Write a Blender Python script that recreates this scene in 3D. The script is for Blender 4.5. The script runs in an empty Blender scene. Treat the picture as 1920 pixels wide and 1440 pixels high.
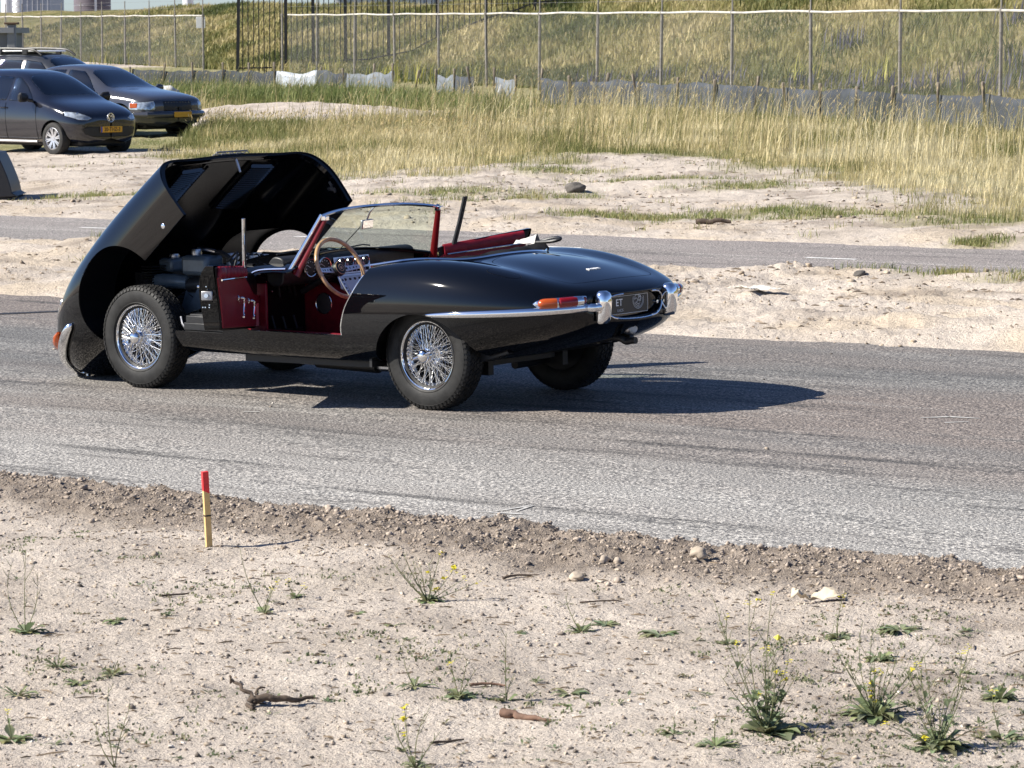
import bpy, bmesh, math, random
import numpy as np
from mathutils import Matrix, Vector

R = math.radians
rng = np.random.default_rng(7)
random.seed(7)
sc = bpy.context.scene
col = sc.collection

# ---------------------------------------------------------------- camera, sky, sun, exposure
CAMZ = 2.213
cam_d = bpy.data.cameras.new("camera")
cam = bpy.data.objects.new("camera", cam_d)
col.objects.link(cam)
cam.location = (0, 0, CAMZ)
cam.rotation_euler = (R(90) - math.atan(650 / 6650), 0, 0)
cam_d.sensor_width = 36
cam_d.lens = 36 * 6650 / 1920
cam_d.clip_start = 0.5
cam_d.clip_end = 6000
cam_d.dof.use_dof = True
cam_d.dof.focus_distance = 21.3
cam_d.dof.aperture_fstop = 22
sc.camera = cam
sc.render.resolution_x, sc.render.resolution_y = 1024, 768

SUN_EL, SUN_AZ = 37.0, -98.0            # azimuth from +Y, clockwise
w = bpy.data.worlds.new("World")
sc.world = w
w.use_nodes = True
nt = w.node_tree
bg = nt.nodes["Background"]
sky = nt.nodes.new("ShaderNodeTexSky")
sky.sky_type = 'NISHITA'
sky.sun_disc = False
sky.sun_elevation = R(SUN_EL)
sky.sun_rotation = R(SUN_AZ)
sky.air_density = 0.75
sky.dust_density = 0.3
sky.ozone_density = 1.6
bg.inputs[1].default_value = 0.062
tint = nt.nodes.new("ShaderNodeMix"); tint.data_type = 'RGBA'; tint.blend_type = 'MULTIPLY'
tint.inputs[0].default_value = 1.0
tint.inputs[7].default_value = (0.84, 0.93, 1.14, 1)      # clear North Sea air: a cooler sky all round
nt.links.new(sky.outputs[0], tint.inputs[6])
nt.links.new(tint.outputs[2], bg.inputs[0])

sun_d = bpy.data.lights.new("sun", 'SUN')
sun_d.energy = 5.0
sun_d.angle = R(0.53)
sun_d.color = (1.0, 0.945, 0.85)
sun = bpy.data.objects.new("sun", sun_d)
col.objects.link(sun)
sv = Vector((math.sin(R(SUN_AZ)) * math.cos(R(SUN_EL)), math.cos(R(SUN_AZ)) * math.cos(R(SUN_EL)), math.sin(R(SUN_EL))))
sun.rotation_euler = sv.to_track_quat('Z', 'Y').to_euler()
sun.location = (-30, 0, 40)

vs = sc.view_settings
vs.view_transform = 'Standard'
vs.look = 'None'
vs.exposure = 1.0
vs.gamma = 1.0
sc.cycles.max_bounces = 10
sc.cycles.transparent_max_bounces = 16

# ---------------------------------------------------------------- helpers
def tag(o, label=None, cat=None, group=None, kind=None):
    if label: o['label'] = label
    if cat: o['category'] = cat
    if group: o['group'] = group
    if kind: o['kind'] = kind
    return o

def empty(name, loc=(0, 0, 0), rz=0.0, parent=None):
    o = bpy.data.objects.new(name, None)
    col.objects.link(o)
    o.location = loc
    o.rotation_euler = (0, 0, rz)
    o.empty_display_size = 0.2
    if parent: o.parent = parent
    return o

def mobj(name, verts, faces, mat, parent=None, smooth=True, sharp=None, kind=None):
    me = bpy.data.meshes.new(name)
    verts = np.asarray(verts, dtype=float)
    me.from_pydata(verts.tolist(), [], [tuple(int(i) for i in f) for f in faces])
    if smooth:
        me.polygons.foreach_set("use_smooth", [True] * len(me.polygons))
    me.update()
    if smooth and sharp is not None:
        me.set_sharp_from_angle(angle=R(sharp))
    o = bpy.data.objects.new(name, me)
    col.objects.link(o)
    if mat is not None: me.materials.append(mat)
    if parent: o.parent = parent
    if kind: o['kind'] = kind
    return o

class MB:
    """collects simple solids into one mesh"""
    def __init__(s): s.v = []; s.f = []
    def add(s, verts, faces):
        b = len(s.v)
        s.v += [tuple(map(float, p)) for p in verts]
        s.f += [tuple(b + i for i in f) for f in faces]
        return s
    def box(s, c, d, rot=None):
        cx, cy, cz = c; dx, dy, dz = d[0] / 2, d[1] / 2, d[2] / 2
        vs_ = [Vector((x * dx, y * dy, z * dz)) for x in (-1, 1) for y in (-1, 1) for z in (-1, 1)]
        if rot is not None: vs_ = [rot @ p for p in vs_]
        s.add([(p.x + cx, p.y + cy, p.z + cz) for p in vs_],
              [(0, 1, 3, 2), (4, 6, 7, 5), (0, 4, 5, 1), (2, 3, 7, 6), (0, 2, 6, 4), (1, 5, 7, 3)])
        return s
    def tube(s, pts, r, n=8, cap=True, flat=1.0, up=(0, 0, 1)):
        pts = [Vector(p) for p in pts]
        rs = r if hasattr(r, '__len__') else [r] * len(pts)
        rings = []
        up = Vector(up)
        for i, p in enumerate(pts):
            a = pts[max(i - 1, 0)]; b = pts[min(i + 1, len(pts) - 1)]
            t = (b - a)
            t = t.normalized() if t.length > 1e-9 else Vector((1, 0, 0))
            u = up - t * up.dot(t)
            if u.length < 1e-3: u = Vector((1, 0, 0)) - t * t.x
            u.normalize(); v = t.cross(u)
            rings.append([p + (u * math.cos(2 * math.pi * k / n) + v * (math.sin(2 * math.pi * k / n) * flat)) * rs[i] for k in range(n)])
        vv = [q for ring in rings for q in ring]; ff = []
        for i in range(len(pts) - 1):
            for k in range(n):
                ff.append((i * n + k, i * n + (k + 1) % n, (i + 1) * n + (k + 1) % n, (i + 1) * n + k))
        if cap:
            ff.append(tuple(range(n - 1, -1, -1))); ff.append(tuple((len(pts) - 1) * n + k for k in range(n)))
        return s.add(vv, ff)
    def lathe(s, prof, n=32, axis='y', c=(0, 0, 0), closed=False, a0=0.0, a1=2 * math.pi):
        """profile of (radius, along) pairs about an axis"""
        vv = []; ff = []
        full = abs(a1 - a0 - 2 * math.pi) < 1e-6
        m = n if full else n + 1
        for (r, h) in prof:
            for k in range(m):
                a = a0 + (a1 - a0) * k / n
                x, y = r * math.cos(a), r * math.sin(a)
                p = (x, h, y) if axis == 'y' else ((x, y, h) if axis == 'z' else (h, x, y))
                vv.append((p[0] + c[0], p[1] + c[1], p[2] + c[2]))
        L = len(prof)
        for i in range(L if closed else L - 1):
            j = (i + 1) % L
            for k in range(n):
                k2 = (k + 1) % m
                ff.append((i * m + k, j * m + k, j * m + k2, i * m + k2) if axis == 'y' else (i * m + k, i * m + k2, j * m + k2, j * m + k))
        return s.add(vv, ff)
    def prism(s, poly, a, b, axis='y'):
        """polygon (2-D) extruded along an axis from a to b; poly in the other two axes"""
        n = len(poly); vv = []
        for h in (a, b):
            for (p, q) in poly:
                vv.append((p, h, q) if axis == 'y' else ((h, p, q) if axis == 'x' else (p, q, h)))
        ff = [tuple(range(n)), tuple(range(2 * n - 1, n - 1, -1))]
        for k in range(n):
            ff.append((k, k + n, (k + 1) % n + n, (k + 1) % n))
        return s.add(vv, ff)
    def obj(s, name, mat, parent=None, smooth=True, sharp=35, kind=None, bevel=0):
        o = mobj(name, s.v, s.f, mat, parent, smooth, sharp, kind)
        bm = bmesh.new(); bm.from_mesh(o.data)
        bmesh.ops.recalc_face_normals(bm, faces=bm.faces); bm.to_mesh(o.data); bm.free()
        if smooth and sharp is not None: o.data.set_sharp_from_angle(angle=R(sharp))
        if bevel:
            b = o.modifiers.new("bevel", 'BEVEL'); b.width = bevel; b.segments = 2; b.limit_method = 'ANGLE'
        return o

def big_mesh(name, verts, faces_flat, sizes, mat, tint=None, smooth=False, kind=None, parent=None):
    """fast mesh from numpy arrays; tint = per-vertex colour"""
    me = bpy.data.meshes.new(name)
    verts = np.ascontiguousarray(verts, dtype=np.float32)
    sizes = np.asarray(sizes, dtype=np.int32)
    me.vertices.add(len(verts)); me.vertices.foreach_set("co", verts.ravel())
    me.loops.add(len(faces_flat)); me.loops.foreach_set("vertex_index", np.asarray(faces_flat, dtype=np.int32))
    me.polygons.add(len(sizes))
    starts = np.concatenate([[0], np.cumsum(sizes)[:-1]]).astype(np.int32)
    me.polygons.foreach_set("loop_start", starts)
    me.polygons.foreach_set("loop_total", sizes)
    if smooth: me.polygons.foreach_set("use_smooth", np.ones(len(sizes), dtype=bool))
    me.update(calc_edges=True); me.validate()
    if tint is not None:
        at = me.color_attributes.new("tint", 'FLOAT_COLOR', 'POINT')
        c4 = np.ones((len(verts), 4), dtype=np.float32); c4[:, :3] = tint
        at.data.foreach_set("color", c4.ravel())
    if mat is not None: me.materials.append(mat)
    o = bpy.data.objects.new(name, me); col.objects.link(o)
    if parent: o.parent = parent
    if kind: o['kind'] = kind
    return o

# --- numpy noise
_perm = rng.permutation(512)
_grad = rng.normal(size=(512, 2)); _grad /= np.linalg.norm(_grad, axis=1)[:, None]
def perlin(x, y):
    xi = np.floor(x).astype(int); yi = np.floor(y).astype(int)
    xf = x - xi; yf = y - yi
    def g(ix, iy):
        h = _perm[(ix + _perm[iy & 511]) & 511]
        return _grad[h]
    u = xf * xf * xf * (xf * (xf * 6 - 15) + 10); v = yf * yf * yf * (yf * (yf * 6 - 15) + 10)
    def d(ix, iy, dx, dy):
        gg = g(ix, iy); return gg[..., 0] * dx + gg[..., 1] * dy
    a = d(xi, yi, xf, yf); b = d(xi + 1, yi, xf - 1, yf); c = d(xi, yi + 1, xf, yf - 1); e = d(xi + 1, yi + 1, xf - 1, yf - 1)
    return (a * (1 - u) + b * u) * (1 - v) + (c * (1 - u) + e * u) * v
def fbm(x, y, s, o=4, g=0.5):
    t = 0; a = 1.0
    for i in range(o):
        t = t + a * perlin(x * s + 17.3 * i, y * s - 9.1 * i); s *= 2.03; a *= g
    return t
def sstep(a, b, x):
    t = np.clip((x - a) / (b - a), 0, 1); return t * t * (3 - 2 * t)
def sdf_poly(px, py, poly):
    """signed distance to a polygon, negative inside"""
    px = np.asarray(px, float); py = np.asarray(py, float)
    d = np.full(px.shape, 1e9); inside = np.zeros(px.shape, bool)
    n = len(poly)
    for i in range(n):
        ax, ay = poly[i]; bx, by = poly[(i + 1) % n]
        ex, ey = bx - ax, by - ay
        wx, wy = px - ax, py - ay
        t = np.clip((wx * ex + wy * ey) / (ex * ex + ey * ey + 1e-12), 0, 1)
        d = np.minimum(d, np.hypot(wx - ex * t, wy - ey * t))
        c = ((ay <= py) != (by <= py))
        with np.errstate(divide='ignore', invalid='ignore'):
            xc = ax + (py - ay) * ex / (ey if ey != 0 else 1e-12)
        inside ^= c & (px < xc)
    return np.where(inside, -d, d)
def smooth_poly(poly, n=6, closed=True):
    """Catmull-Rom through the points"""
    P = np.array(poly, float); m = len(P); out = []
    rngi = range(m) if closed else range(m - 1)
    for i in rngi:
        p0 = P[(i - 1) % m] if closed or i > 0 else P[i]
        p1 = P[i]; p2 = P[(i + 1) % m]
        p3 = P[(i + 2) % m] if closed or i + 2 < m else P[min(i + 1, m - 1)]
        for k in range(n):
            t = k / n
            out.append(0.5 * ((2 * p1) + (-p0 + p2) * t + (2 * p0 - 5 * p1 + 4 * p2 - p3) * t * t + (-p0 + 3 * p1 - 3 * p2 + p3) * t ** 3))
    if not closed: out.append(P[-1])
    return [tuple(q) for q in out]

# --- B-spline surfaces and clipping
def bbasis(n, u, p=3):
    """clamped uniform B-spline basis, n controls, parameters u in [0,1] -> (len(u), n)"""
    kn = np.concatenate([[0] * p, np.linspace(0, 1, n - p + 1), [1] * p])
    u = np.clip(np.asarray(u, float), 0, 1 - 1e-9)
    N = np.zeros((len(u), len(kn) - 1))
    for i in range(len(kn) - 1): N[:, i] = (u >= kn[i]) & (u < kn[i + 1])
    for k in range(1, p + 1):
        M_ = np.zeros((len(u), len(kn) - 1 - k))
        for i in range(len(kn) - 1 - k):
            a = kn[i + k] - kn[i]; b = kn[i + k + 1] - kn[i + 1]
            if a > 0: M_[:, i] += (u - kn[i]) / a * N[:, i]
            if b > 0: M_[:, i] += (kn[i + k + 1] - u) / b * N[:, i + 1]
        N = M_
    return N
def bsurf(net, nu, nv, u=None, v=None):
    net = np.asarray(net, float)
    u = np.linspace(0, 1, nu) if u is None else u
    v = np.linspace(0, 1, nv) if v is None else v
    P = np.einsum('ui,ijk,vj->uvk', bbasis(net.shape[0], u), net, bbasis(net.shape[1], v))
    V = P.reshape(-1, 3); nu, nv = len(u), len(v)
    i = np.arange(nu - 1)[:, None] * nv + np.arange(nv - 1)[None]
    F = np.stack([i, i + nv, i + nv + 1, i + 1], -1).reshape(-1, 4)
    return V, [tuple(f) for f in F.tolist()]
def mirror_net(half):
    """half[i] = list of (x,y,z), centre first to left lower edge -> full station from right edge to left edge"""
    out = []
    for st in half:
        left = [tuple(p) for p in st]
        right = [(p[0], -p[1], p[2]) for p in st[1:]][::-1]
        out.append(right + left)
    return out
def clip(V, F, phi):
    """keep the part of the surface where phi(verts) > 0"""
    V = np.asarray(V, float); d = phi(V)
    pos = d > 0
    nv = [tuple(p) for p in V]; cache = {}; out = []
    for f in F:
        ins = [pos[i] for i in f]
        if all(ins): out.append(f); continue
        if not any(ins): continue
        g = []
        n = len(f)
        for k in range(n):
            a, b = f[k], f[(k + 1) % n]
            if pos[a]: g.append(a)
            if pos[a] != pos[b]:
                key = (a, b) if a < b else (b, a)
                if key not in cache:
                    t = d[a] / (d[a] - d[b]); t = min(max(t, 0.0), 1.0)
                    cache[key] = len(nv); nv.append(tuple(V[a] + (V[b] - V[a]) * t))
                g.append(cache[key])
        if len(g) >= 3: out.append(tuple(g))
    used = sorted({i for f in out for i in f}); mp = {o: i for i, o in enumerate(used)}
    return np.array([nv[i] for i in used]).reshape(-1, 3), [tuple(mp[i] for i in f) for f in out]
def boundary(F):
    e = {}
    for f in F:
        for k in range(len(f)):
            a, b = f[k], f[(k + 1) % len(f)]
            e[(a, b)] = e.get((a, b), 0) + 1
    return [(a, b) for (a, b) in e if (b, a) not in e]
def shell(name, V, F, mat, parent, t=0.005, sharp=40, flip=False, xf=None, offset=-1, inner=None):
    if flip: F = [f[::-1] for f in F]
    V = np.asarray(V)
    if xf is not None: V = xf(V)
    o = mobj(name, V, F, mat, parent)
    if t:
        m = o.modifiers.new("thick", 'SOLIDIFY'); m.thickness = t; m.offset = offset; m.use_even_offset = False
        if inner is not None: o.data.materials.append(inner); m.material_offset = 1
        m = o.modifiers.new("edges", 'EDGE_SPLIT'); m.split_angle = R(sharp)
    return o

# ---------------------------------------------------------------- materials
MATS = {}
def mat(name, base=(0.5, 0.5, 0.5), rough=0.5, metal=0.0, spec=0.5, coat=0.0, coat_rough=0.03, trans=0.0, ior=1.45,
        var=0.0, vscale=30.0, bump=0.0, bscale=80.0, rvar=0.0, detail=4.0, sheen=0.0):
    m = bpy.data.materials.new(name); m.use_nodes = True
    n = m.node_tree.nodes; l = m.node_tree.links
    b = n["Principled BSDF"]
    b.inputs["Base Color"].default_value = (*base, 1)
    b.inputs["Roughness"].default_value = rough
    b.inputs["Metallic"].default_value = metal
    b.inputs["Specular IOR Level"].default_value = spec
    b.inputs["Coat Weight"].default_value = coat
    b.inputs["Coat Roughness"].default_value = coat_rough
    b.inputs["Transmission Weight"].default_value = trans
    b.inputs["IOR"].default_value = ior
    if sheen: b.inputs["Sheen Weight"].default_value = sheen
    if var or bump or rvar:
        tc = n.new("ShaderNodeTexCoord")
    if var:
        no = n.new("ShaderNodeTexNoise"); no.inputs["Scale"].default_value = vscale; no.inputs["Detail"].default_value = detail
        l.new(tc.outputs["Object"], no.inputs["Vector"])
        mr = n.new("ShaderNodeMapRange"); mr.inputs["From Min"].default_value = 0.3; mr.inputs["From Max"].default_value = 0.7
        mr.inputs["To Min"].default_value = 1 - var; mr.inputs["To Max"].default_value = 1 + var
        l.new(no.outputs["Fac"], mr.inputs["Value"])
        mx = n.new("ShaderNodeVectorMath"); mx.operation = 'SCALE'; mx.inputs[0].default_value = base
        l.new(mr.outputs["Result"], mx.inputs["Scale"]); l.new(mx.outputs["Vector"], b.inputs["Base Color"])
    if rvar:
        no = n.new("ShaderNodeTexNoise"); no.inputs["Scale"].default_value = vscale * 0.6; no.inputs["Detail"].default_value = 5
        l.new(tc.outputs["Object"], no.inputs["Vector"])
        mr = n.new("ShaderNodeMapRange"); mr.inputs["From Min"].default_value = 0.3; mr.inputs["From Max"].default_value = 0.7
        mr.inputs["To Min"].default_value = max(rough - rvar, 0.0); mr.inputs["To Max"].default_value = rough + rvar
        l.new(no.outputs["Fac"], mr.inputs["Value"]); l.new(mr.outputs["Result"], b.inputs["Roughness"])
    if bump:
        no = n.new("ShaderNodeTexNoise"); no.inputs["Scale"].default_value = bscale; no.inputs["Detail"].default_value = 6
        l.new(tc.outputs["Object"], no.inputs["Vector"])
        bp = n.new("ShaderNodeBump"); bp.inputs["Strength"].default_value = 1.0; bp.inputs["Distance"].default_value = bump
        l.new(no.outputs["Fac"], bp.inputs["Height"]); l.new(bp.outputs["Normal"], b.inputs["Normal"])
    MATS[name] = m
    return m
def leafy(name, rough=0.6, trans=0.35, attr=True, base=(0.1, 0.12, 0.04)):
    """thin vegetation: diffuse + translucent, colour from each plant's own tint"""
    m = bpy.data.materials.new(name); m.use_nodes = True
    n = m.node_tree.nodes; l = m.node_tree.links
    b = n["Principled BSDF"]; b.inputs["Roughness"].default_value = rough; b.inputs["Specular IOR Level"].default_value = 0.3
    tr = n.new("ShaderNodeBsdfTranslucent"); mx = n.new("ShaderNodeMixShader"); mx.inputs[0].default_value = trans
    if attr:
        a = n.new("ShaderNodeAttribute"); a.attribute_name = "tint"
        l.new(a.outputs["Color"], b.inputs["Base Color"]); l.new(a.outputs["Color"], tr.inputs["Color"])
    else:
        b.inputs["Base Color"].default_value = (*base, 1); tr.inputs["Color"].default_value = (*base, 1)
    l.new(b.outputs[0], mx.inputs[1]); l.new(tr.outputs[0], mx.inputs[2]); l.new(mx.outputs[0], n["Material Output"].inputs["Surface"])
    return m
def thin_glass(name, tint=(0.8, 0.88, 0.83), rough=0.0, refl=1.7):
    m = bpy.data.materials.new(name); m.use_nodes = True
    n = m.node_tree.nodes; l = m.node_tree.links
    n.remove(n["Principled BSDF"])
    t = n.new("ShaderNodeBsdfTransparent"); t.inputs[0].default_value = (*tint, 1)
    g = n.new("ShaderNodeBsdfGlossy"); g.inputs["Roughness"].default_value = rough
    fr = n.new("ShaderNodeFresnel"); fr.inputs["IOR"].default_value = 1.5
    ml = n.new("ShaderNodeMath"); ml.operation = 'MULTIPLY'; ml.inputs[1].default_value = refl
    mx = n.new("ShaderNodeMixShader")
    l.new(fr.outputs[0], ml.inputs[0]); l.new(ml.outputs[0], mx.inputs[0])
    l.new(t.outputs[0], mx.inputs[1]); l.new(g.outputs[0], mx.inputs[2]); l.new(mx.outputs[0], n["Material Output"].inputs["Surface"])
    return m

BLACK = mat("black_paint", (0.0018, 0.0021, 0.0030), 0.035, spec=0.5, coat=0.15, coat_rough=0.01)
UNDER = mat("underbody_black", (0.012, 0.012, 0.013), 0.5, bump=0.001, bscale=60)
INNER = mat("inner_black", (0.004, 0.004, 0.005), 0.32, spec=0.3, bump=0.0006, bscale=25)
CHROME = mat("chrome", (0.86, 0.86, 0.87), 0.04, metal=1.0)
CHROME2 = mat("bright_wire", (0.92, 0.92, 0.92), 0.22, metal=1.0)
STEEL = mat("dull_steel", (0.45, 0.45, 0.47), 0.35, metal=1.0, rvar=0.1)
ALU = mat("aluminium", (0.72, 0.72, 0.75), 0.34, metal=0.55, rvar=0.06, vscale=60)
REDL = mat("red_leather", (0.19, 0.010, 0.020), 0.40, spec=0.4, var=0.18, vscale=22, bump=0.0012, bscale=220)
REDP = mat("red_paint", (0.17, 0.009, 0.012), 0.3, spec=0.5)
CARPET = mat("red_carpet", (0.16, 0.012, 0.018), 0.9, var=0.3, vscale=160, bump=0.003, bscale=300)
RUBBER = mat("tyre_rubber", (0.016, 0.0157, 0.0153), 0.62, spec=0.35, var=0.35, vscale=18, bump=0.0008, bscale=120, rvar=0.12)
BLKTRIM = mat("black_trim", (0.012, 0.012, 0.013), 0.45, var=0.3, vscale=40, bump=0.0006, bscale=250)
HOODCLOTH = mat("hood_cloth", (0.006, 0.006, 0.007), 0.8, spec=0.2, bump=0.002, bscale=90)
CREAM = mat("cream_cloth", (0.55, 0.53, 0.48), 0.8, bump=0.004, bscale=40)
WOODRIM = mat("wood_rim", (0.52, 0.30, 0.16), 0.28, var=0.25, vscale=35, coat=0.5)
AMBER = mat("amber_lens", (0.52, 0.085, 0.008), 0.1, spec=0.6, trans=0.3, coat=0.6)
REDLENS = mat("red_lens", (0.26, 0.004, 0.006), 0.1, spec=0.6, trans=0.3, coat=0.6)
CLEARLENS = mat("clear_lens", (0.62, 0.64, 0.64), 0.12, spec=0.6, trans=0.35)
GLASS = thin_glass("windscreen_glass", (0.80, 0.88, 0.80))
PLATE = mat("plate_grey", (0.03, 0.032, 0.036), 0.35)
WHITE = mat("white_print", (0.88, 0.88, 0.87), 0.4)
MIRROR = mat("mirror_face", (0.9, 0.9, 0.9), 0.02, metal=1.0)
BLUEGREY = mat("blue_grey_tank", (0.10, 0.13, 0.16), 0.35, metal=0.2, var=0.2, vscale=12)
HOSE = mat("black_hose", (0.015, 0.015, 0.016), 0.5)
BRIGHTCLOTH = mat("crumpled_white", (0.52, 0.51, 0.48), 0.7, bump=0.006, bscale=30)

LOUVRE = mat("louvre_black", (0.005, 0.005, 0.006), 0.10, spec=0.9)

BADGE = mat("bright_badge", (0.82, 0.82, 0.82), 0.3, metal=0.2)
SPEAKER = mat("speaker_cloth", (0.055, 0.05, 0.05), 0.6)

BONIN = mat("bonnet_inner_black", (0.0025, 0.0026, 0.003), 0.16, spec=0.28)
# ---------------------------------------------------------------- the ground
def plane_z(X, Y): return .018673 * (X + .0566) + .01055 * (Y - 21.7125)
RA = np.array([.775, -.632]); QA = np.array([.632, .775])      # along / across the track
def rq(X, Y): return X * RA[0] + Y * RA[1], X * QA[0] + Y * QA[1]
def near_edge(r): return 12.70 - .10 * np.exp(-((r + 10) / 2.2) ** 2) + .05 * np.sin(r * .6)
def far_edge(r): return 20.75 - .22 * np.exp(-((r + 15.3) / 2.5) ** 2) + .05 * np.sin(r * .5)
def path_near(r): return 25.85 + .05 * np.sin(r * .3)
def path_far(r): return 28.80 + .04 * np.sin(r * .25)
def fence_s(X, Y): return (X - 9.35) * .953 + (Y - 68) * .303          # metres behind the mesh fence
# lower limit of the tall dry grass, and the bare patches inside it
MEADOW = [(-40, 60), (-6.6, 60.5), (-6.15, 57.2), (-4.27, 52.6), (-2.35, 48.6), (-1.18, 48.9), (-.08, 51.2), (1.13, 53.6), (2.3, 53.2), (2.58, 52.0), (3.23, 48.3), (4.18, 45.4), (4.75, 43.0), (4.55, 39.3), (4.55, 36.2), (5.2, 34.8), (9, 33), (30, 20), (60, 60), (30, 140), (-60, 140)]
MOUND = smooth_poly([(-7.6, 77), (-6.5, 72.5), (-4.5, 70), (-2.6, 70.5), (-1.3, 72.5), (-2.0, 78), (-4.2, 82.5), (-6.6, 81.5)], 4)
LOWGRASS = [((-5.4, 45.2), (1.3, .55)), ((-.75, 44.6), (1.5, 1.1)), ((.25, 42.9), (1.0, .4)), ((.95, 39.7), (.75, .55)), ((1.6, 39.1), (.9, .6)), ((2.75, 39.4), (1.0, .8)), ((3.4, 38.7), (.9, .7)),
            ((4.6, 37.2), (.9, 1.6)), ((2.1, 46.4), (1.2, .7)), ((2.9, 44.6), (1.0, .8)), ((.7, 49.5), (.9, .9)), ((4.3, 33.9), (.5, .35)), ((3.9, 29.9), (.7, .4)), ((3.4, 30.6), (.6, .25)), ((4.6, 29.2), (.8, .5)), ((-7.0, 62.5), (1.5, 2.0))]
def meadow_w(X, Y):
    n_ = fbm(X, Y, .55, 3) * 1.6
    d = -sdf_poly(X, Y, MEADOW) + n_
    w_ = sstep(-.3, 1.2, d)
    w_ = w_ * sstep(-.2, 1.0, sdf_poly(X, Y, MOUND) + fbm(X + 9, Y, .6, 3) * 1.4)
    return w_
def lowgrass_w(X, Y):
    t = np.zeros_like(X)
    for (c, r_) in LOWGRASS:
        d = np.hypot((X - c[0]) / r_[0], (Y - c[1]) / r_[1])
        t = np.maximum(t, sstep(1.25, .35, d + fbm(X, Y, 1.6, 3) * .8))
    return t
def relief(X, Y):
    """height above the sloping plane"""
    r, q = rq(X, Y)
    ne, fe, pn, pf = near_edge(r), far_edge(r), path_near(r), path_far(r)
    e1 = fbm(r, q, 1.3, 3) * .12
    on_road = sstep(-.10, .12, q - ne + e1) * sstep(-.10, .15, fe - q + e1)
    on_path = sstep(-.08, .12, q - pn) * sstep(-.08, .12, pf - q)
    flat = 1 - np.maximum(on_road, on_path)
    h = np.zeros_like(X)
    lump = fbm(X, Y, .45, 3) * .045 + fbm(X, Y, 1.7, 3) * .022
    fine = fbm(X, Y, 6, 3) * .007 + fbm(X, Y, 22, 2) * .0035
    # spoil ridge thrown up along the near edge
    d = ne - q
    wd = .55 + .22 * fbm(r, q * 0, .8, 2)
    berm = sstep(-.02, .12, d) * sstep(wd + .5, wd * .7, d)
    h = h + berm * (.034 + .040 * fbm(X, Y, 2.2, 3) + .040 * np.abs(fbm(X, Y, 9, 3)) + .024 * np.abs(fbm(X, Y, 24, 2)))
    # ruts and heaps between the track and the path
    d2 = (q - fe) / (pn - fe)
    strip_ = sstep(0, .08, d2) * sstep(1, .93, d2)
    ruts = .035 * np.sin((q + .25 * fbm(r, q, .4, 2)) * 9.0) * sstep(-.1, .35, fbm(r * .4, q, .5, 2) + .1)
    h = h + strip_ * (.05 + .06 * fbm(X, Y, .9, 4) + ruts + .05 * np.abs(fbm(X, Y, 3.2, 4)))
    # tracked sand beyond the path
    d3 = sstep(0, .7, q - pf)
    h = h + d3 * (.03 + .08 * fbm(X, Y, .35, 4) + .04 * np.abs(fbm(X, Y, 1.8, 4)))
    h = h + .13 * np.clip(-sdf_poly(X, Y, MOUND), 0, 1.2) * sstep(60, 70, Y)
    return flat * (h + lump + fine) - .035 * np.maximum(on_road, on_path)

def ax_lines(parts):
    out = []
    for (a, b, s0, s1) in parts:
        n_ = max(2, int(round(abs(b - a) / ((s0 + s1) / 2)))); t = np.linspace(0, 1, n_, endpoint=False)
        if abs(s1 - s0) < 1e-9: out.append(a + (b - a) * t)
        else:
            k = s1 / s0; out.append(a + (b - a) * (k ** t - 1) / (k - 1))
    return np.concatenate(out + [[parts[-1][1]]])
xs_ = ax_lines([(-3000, -150, 900, 40), (-150, -14, 30, .5), (-14, -3.2, .35, .06), (-3.2, -2.2, .05, .017), (-2.2, 2.6, .0165, .0165), (2.6, 3.6, .017, .06), (3.6, 14, .06, .4), (14, 150, .5, 30), (150, 3000, 40, 900)])
ys_ = ax_lines([(-3000, -60, 900, 20), (-60, 8, 15, .6), (8, 10.8, .4, .03), (10.8, 16.5, .021, .026), (16.5, 19.5, .03, .06), (19.5, 24, .1, .06), (24, 34, .06, .09), (34, 62, .11, .3), (62, 130, .4, 1.5), (130, 420, 2.5, 30), (420, 3000, 60, 900)])
GX, GY = np.meshgrid(xs_, ys_)
far_fade = sstep(260, 120, np.hypot(GX, GY))
GZ = plane_z(np.clip(GX, -150, 150), np.clip(GY, -60, 300)) + relief(GX, GY) * far_fade
nx, ny = len(xs_), len(ys_)
ii = (np.arange(ny - 1)[:, None] * nx + np.arange(nx - 1)[None]).ravel()
gf = np.stack([ii, ii + 1, ii + nx + 1, ii + nx], 1).ravel()
# what the ground is made of, per vertex: R = vegetation, G = dark disturbed soil, B = pale wind-blown sand
r_, q_ = rq(GX, GY)
veg = np.maximum(meadow_w(GX, GY) * sstep(30, 34, GY), .55 * lowgrass_w(GX, GY))
wdn = .55 + .22 * fbm(r_, q_ * 0, .8, 2)
dd = near_edge(r_) - q_
soil = sstep(-.3, .02, dd) * sstep(wdn + .45, wdn + .1, dd + fbm(GX, GY, 4, 3) * .12) * 1.0
soil = np.maximum(soil, .8 * sstep(.18, .42, fbm(GX, GY, 1.1, 4)) * sstep(21, 22, q_) * sstep(26, 25, q_) * .7)
soil = np.maximum(soil, .6 * sstep(.0, .35, fbm(GX + 40, GY, 1.3, 4)) * sstep(29, 30, q_))
soil = np.maximum(soil, .22 * sstep(.05, .35, fbm(GX - 11, GY, 1.4, 4)) * (q_ < 12.5))
soil = np.maximum(soil, .7 * sstep(.2, 1.6, GX) * sstep(15, 13, GY) * sstep(-.1, .35, fbm(GX - 3, GY, 2.2, 3)) * (q_ < 12.5))
pale = sstep(-.1, .3, fbm(GX + 70, GY, .8, 3)) * ((q_ > 20.5) & (q_ < 34))
sandm = bpy.data.materials.new("sandy_ground"); sandm.use_nodes = True
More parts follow.
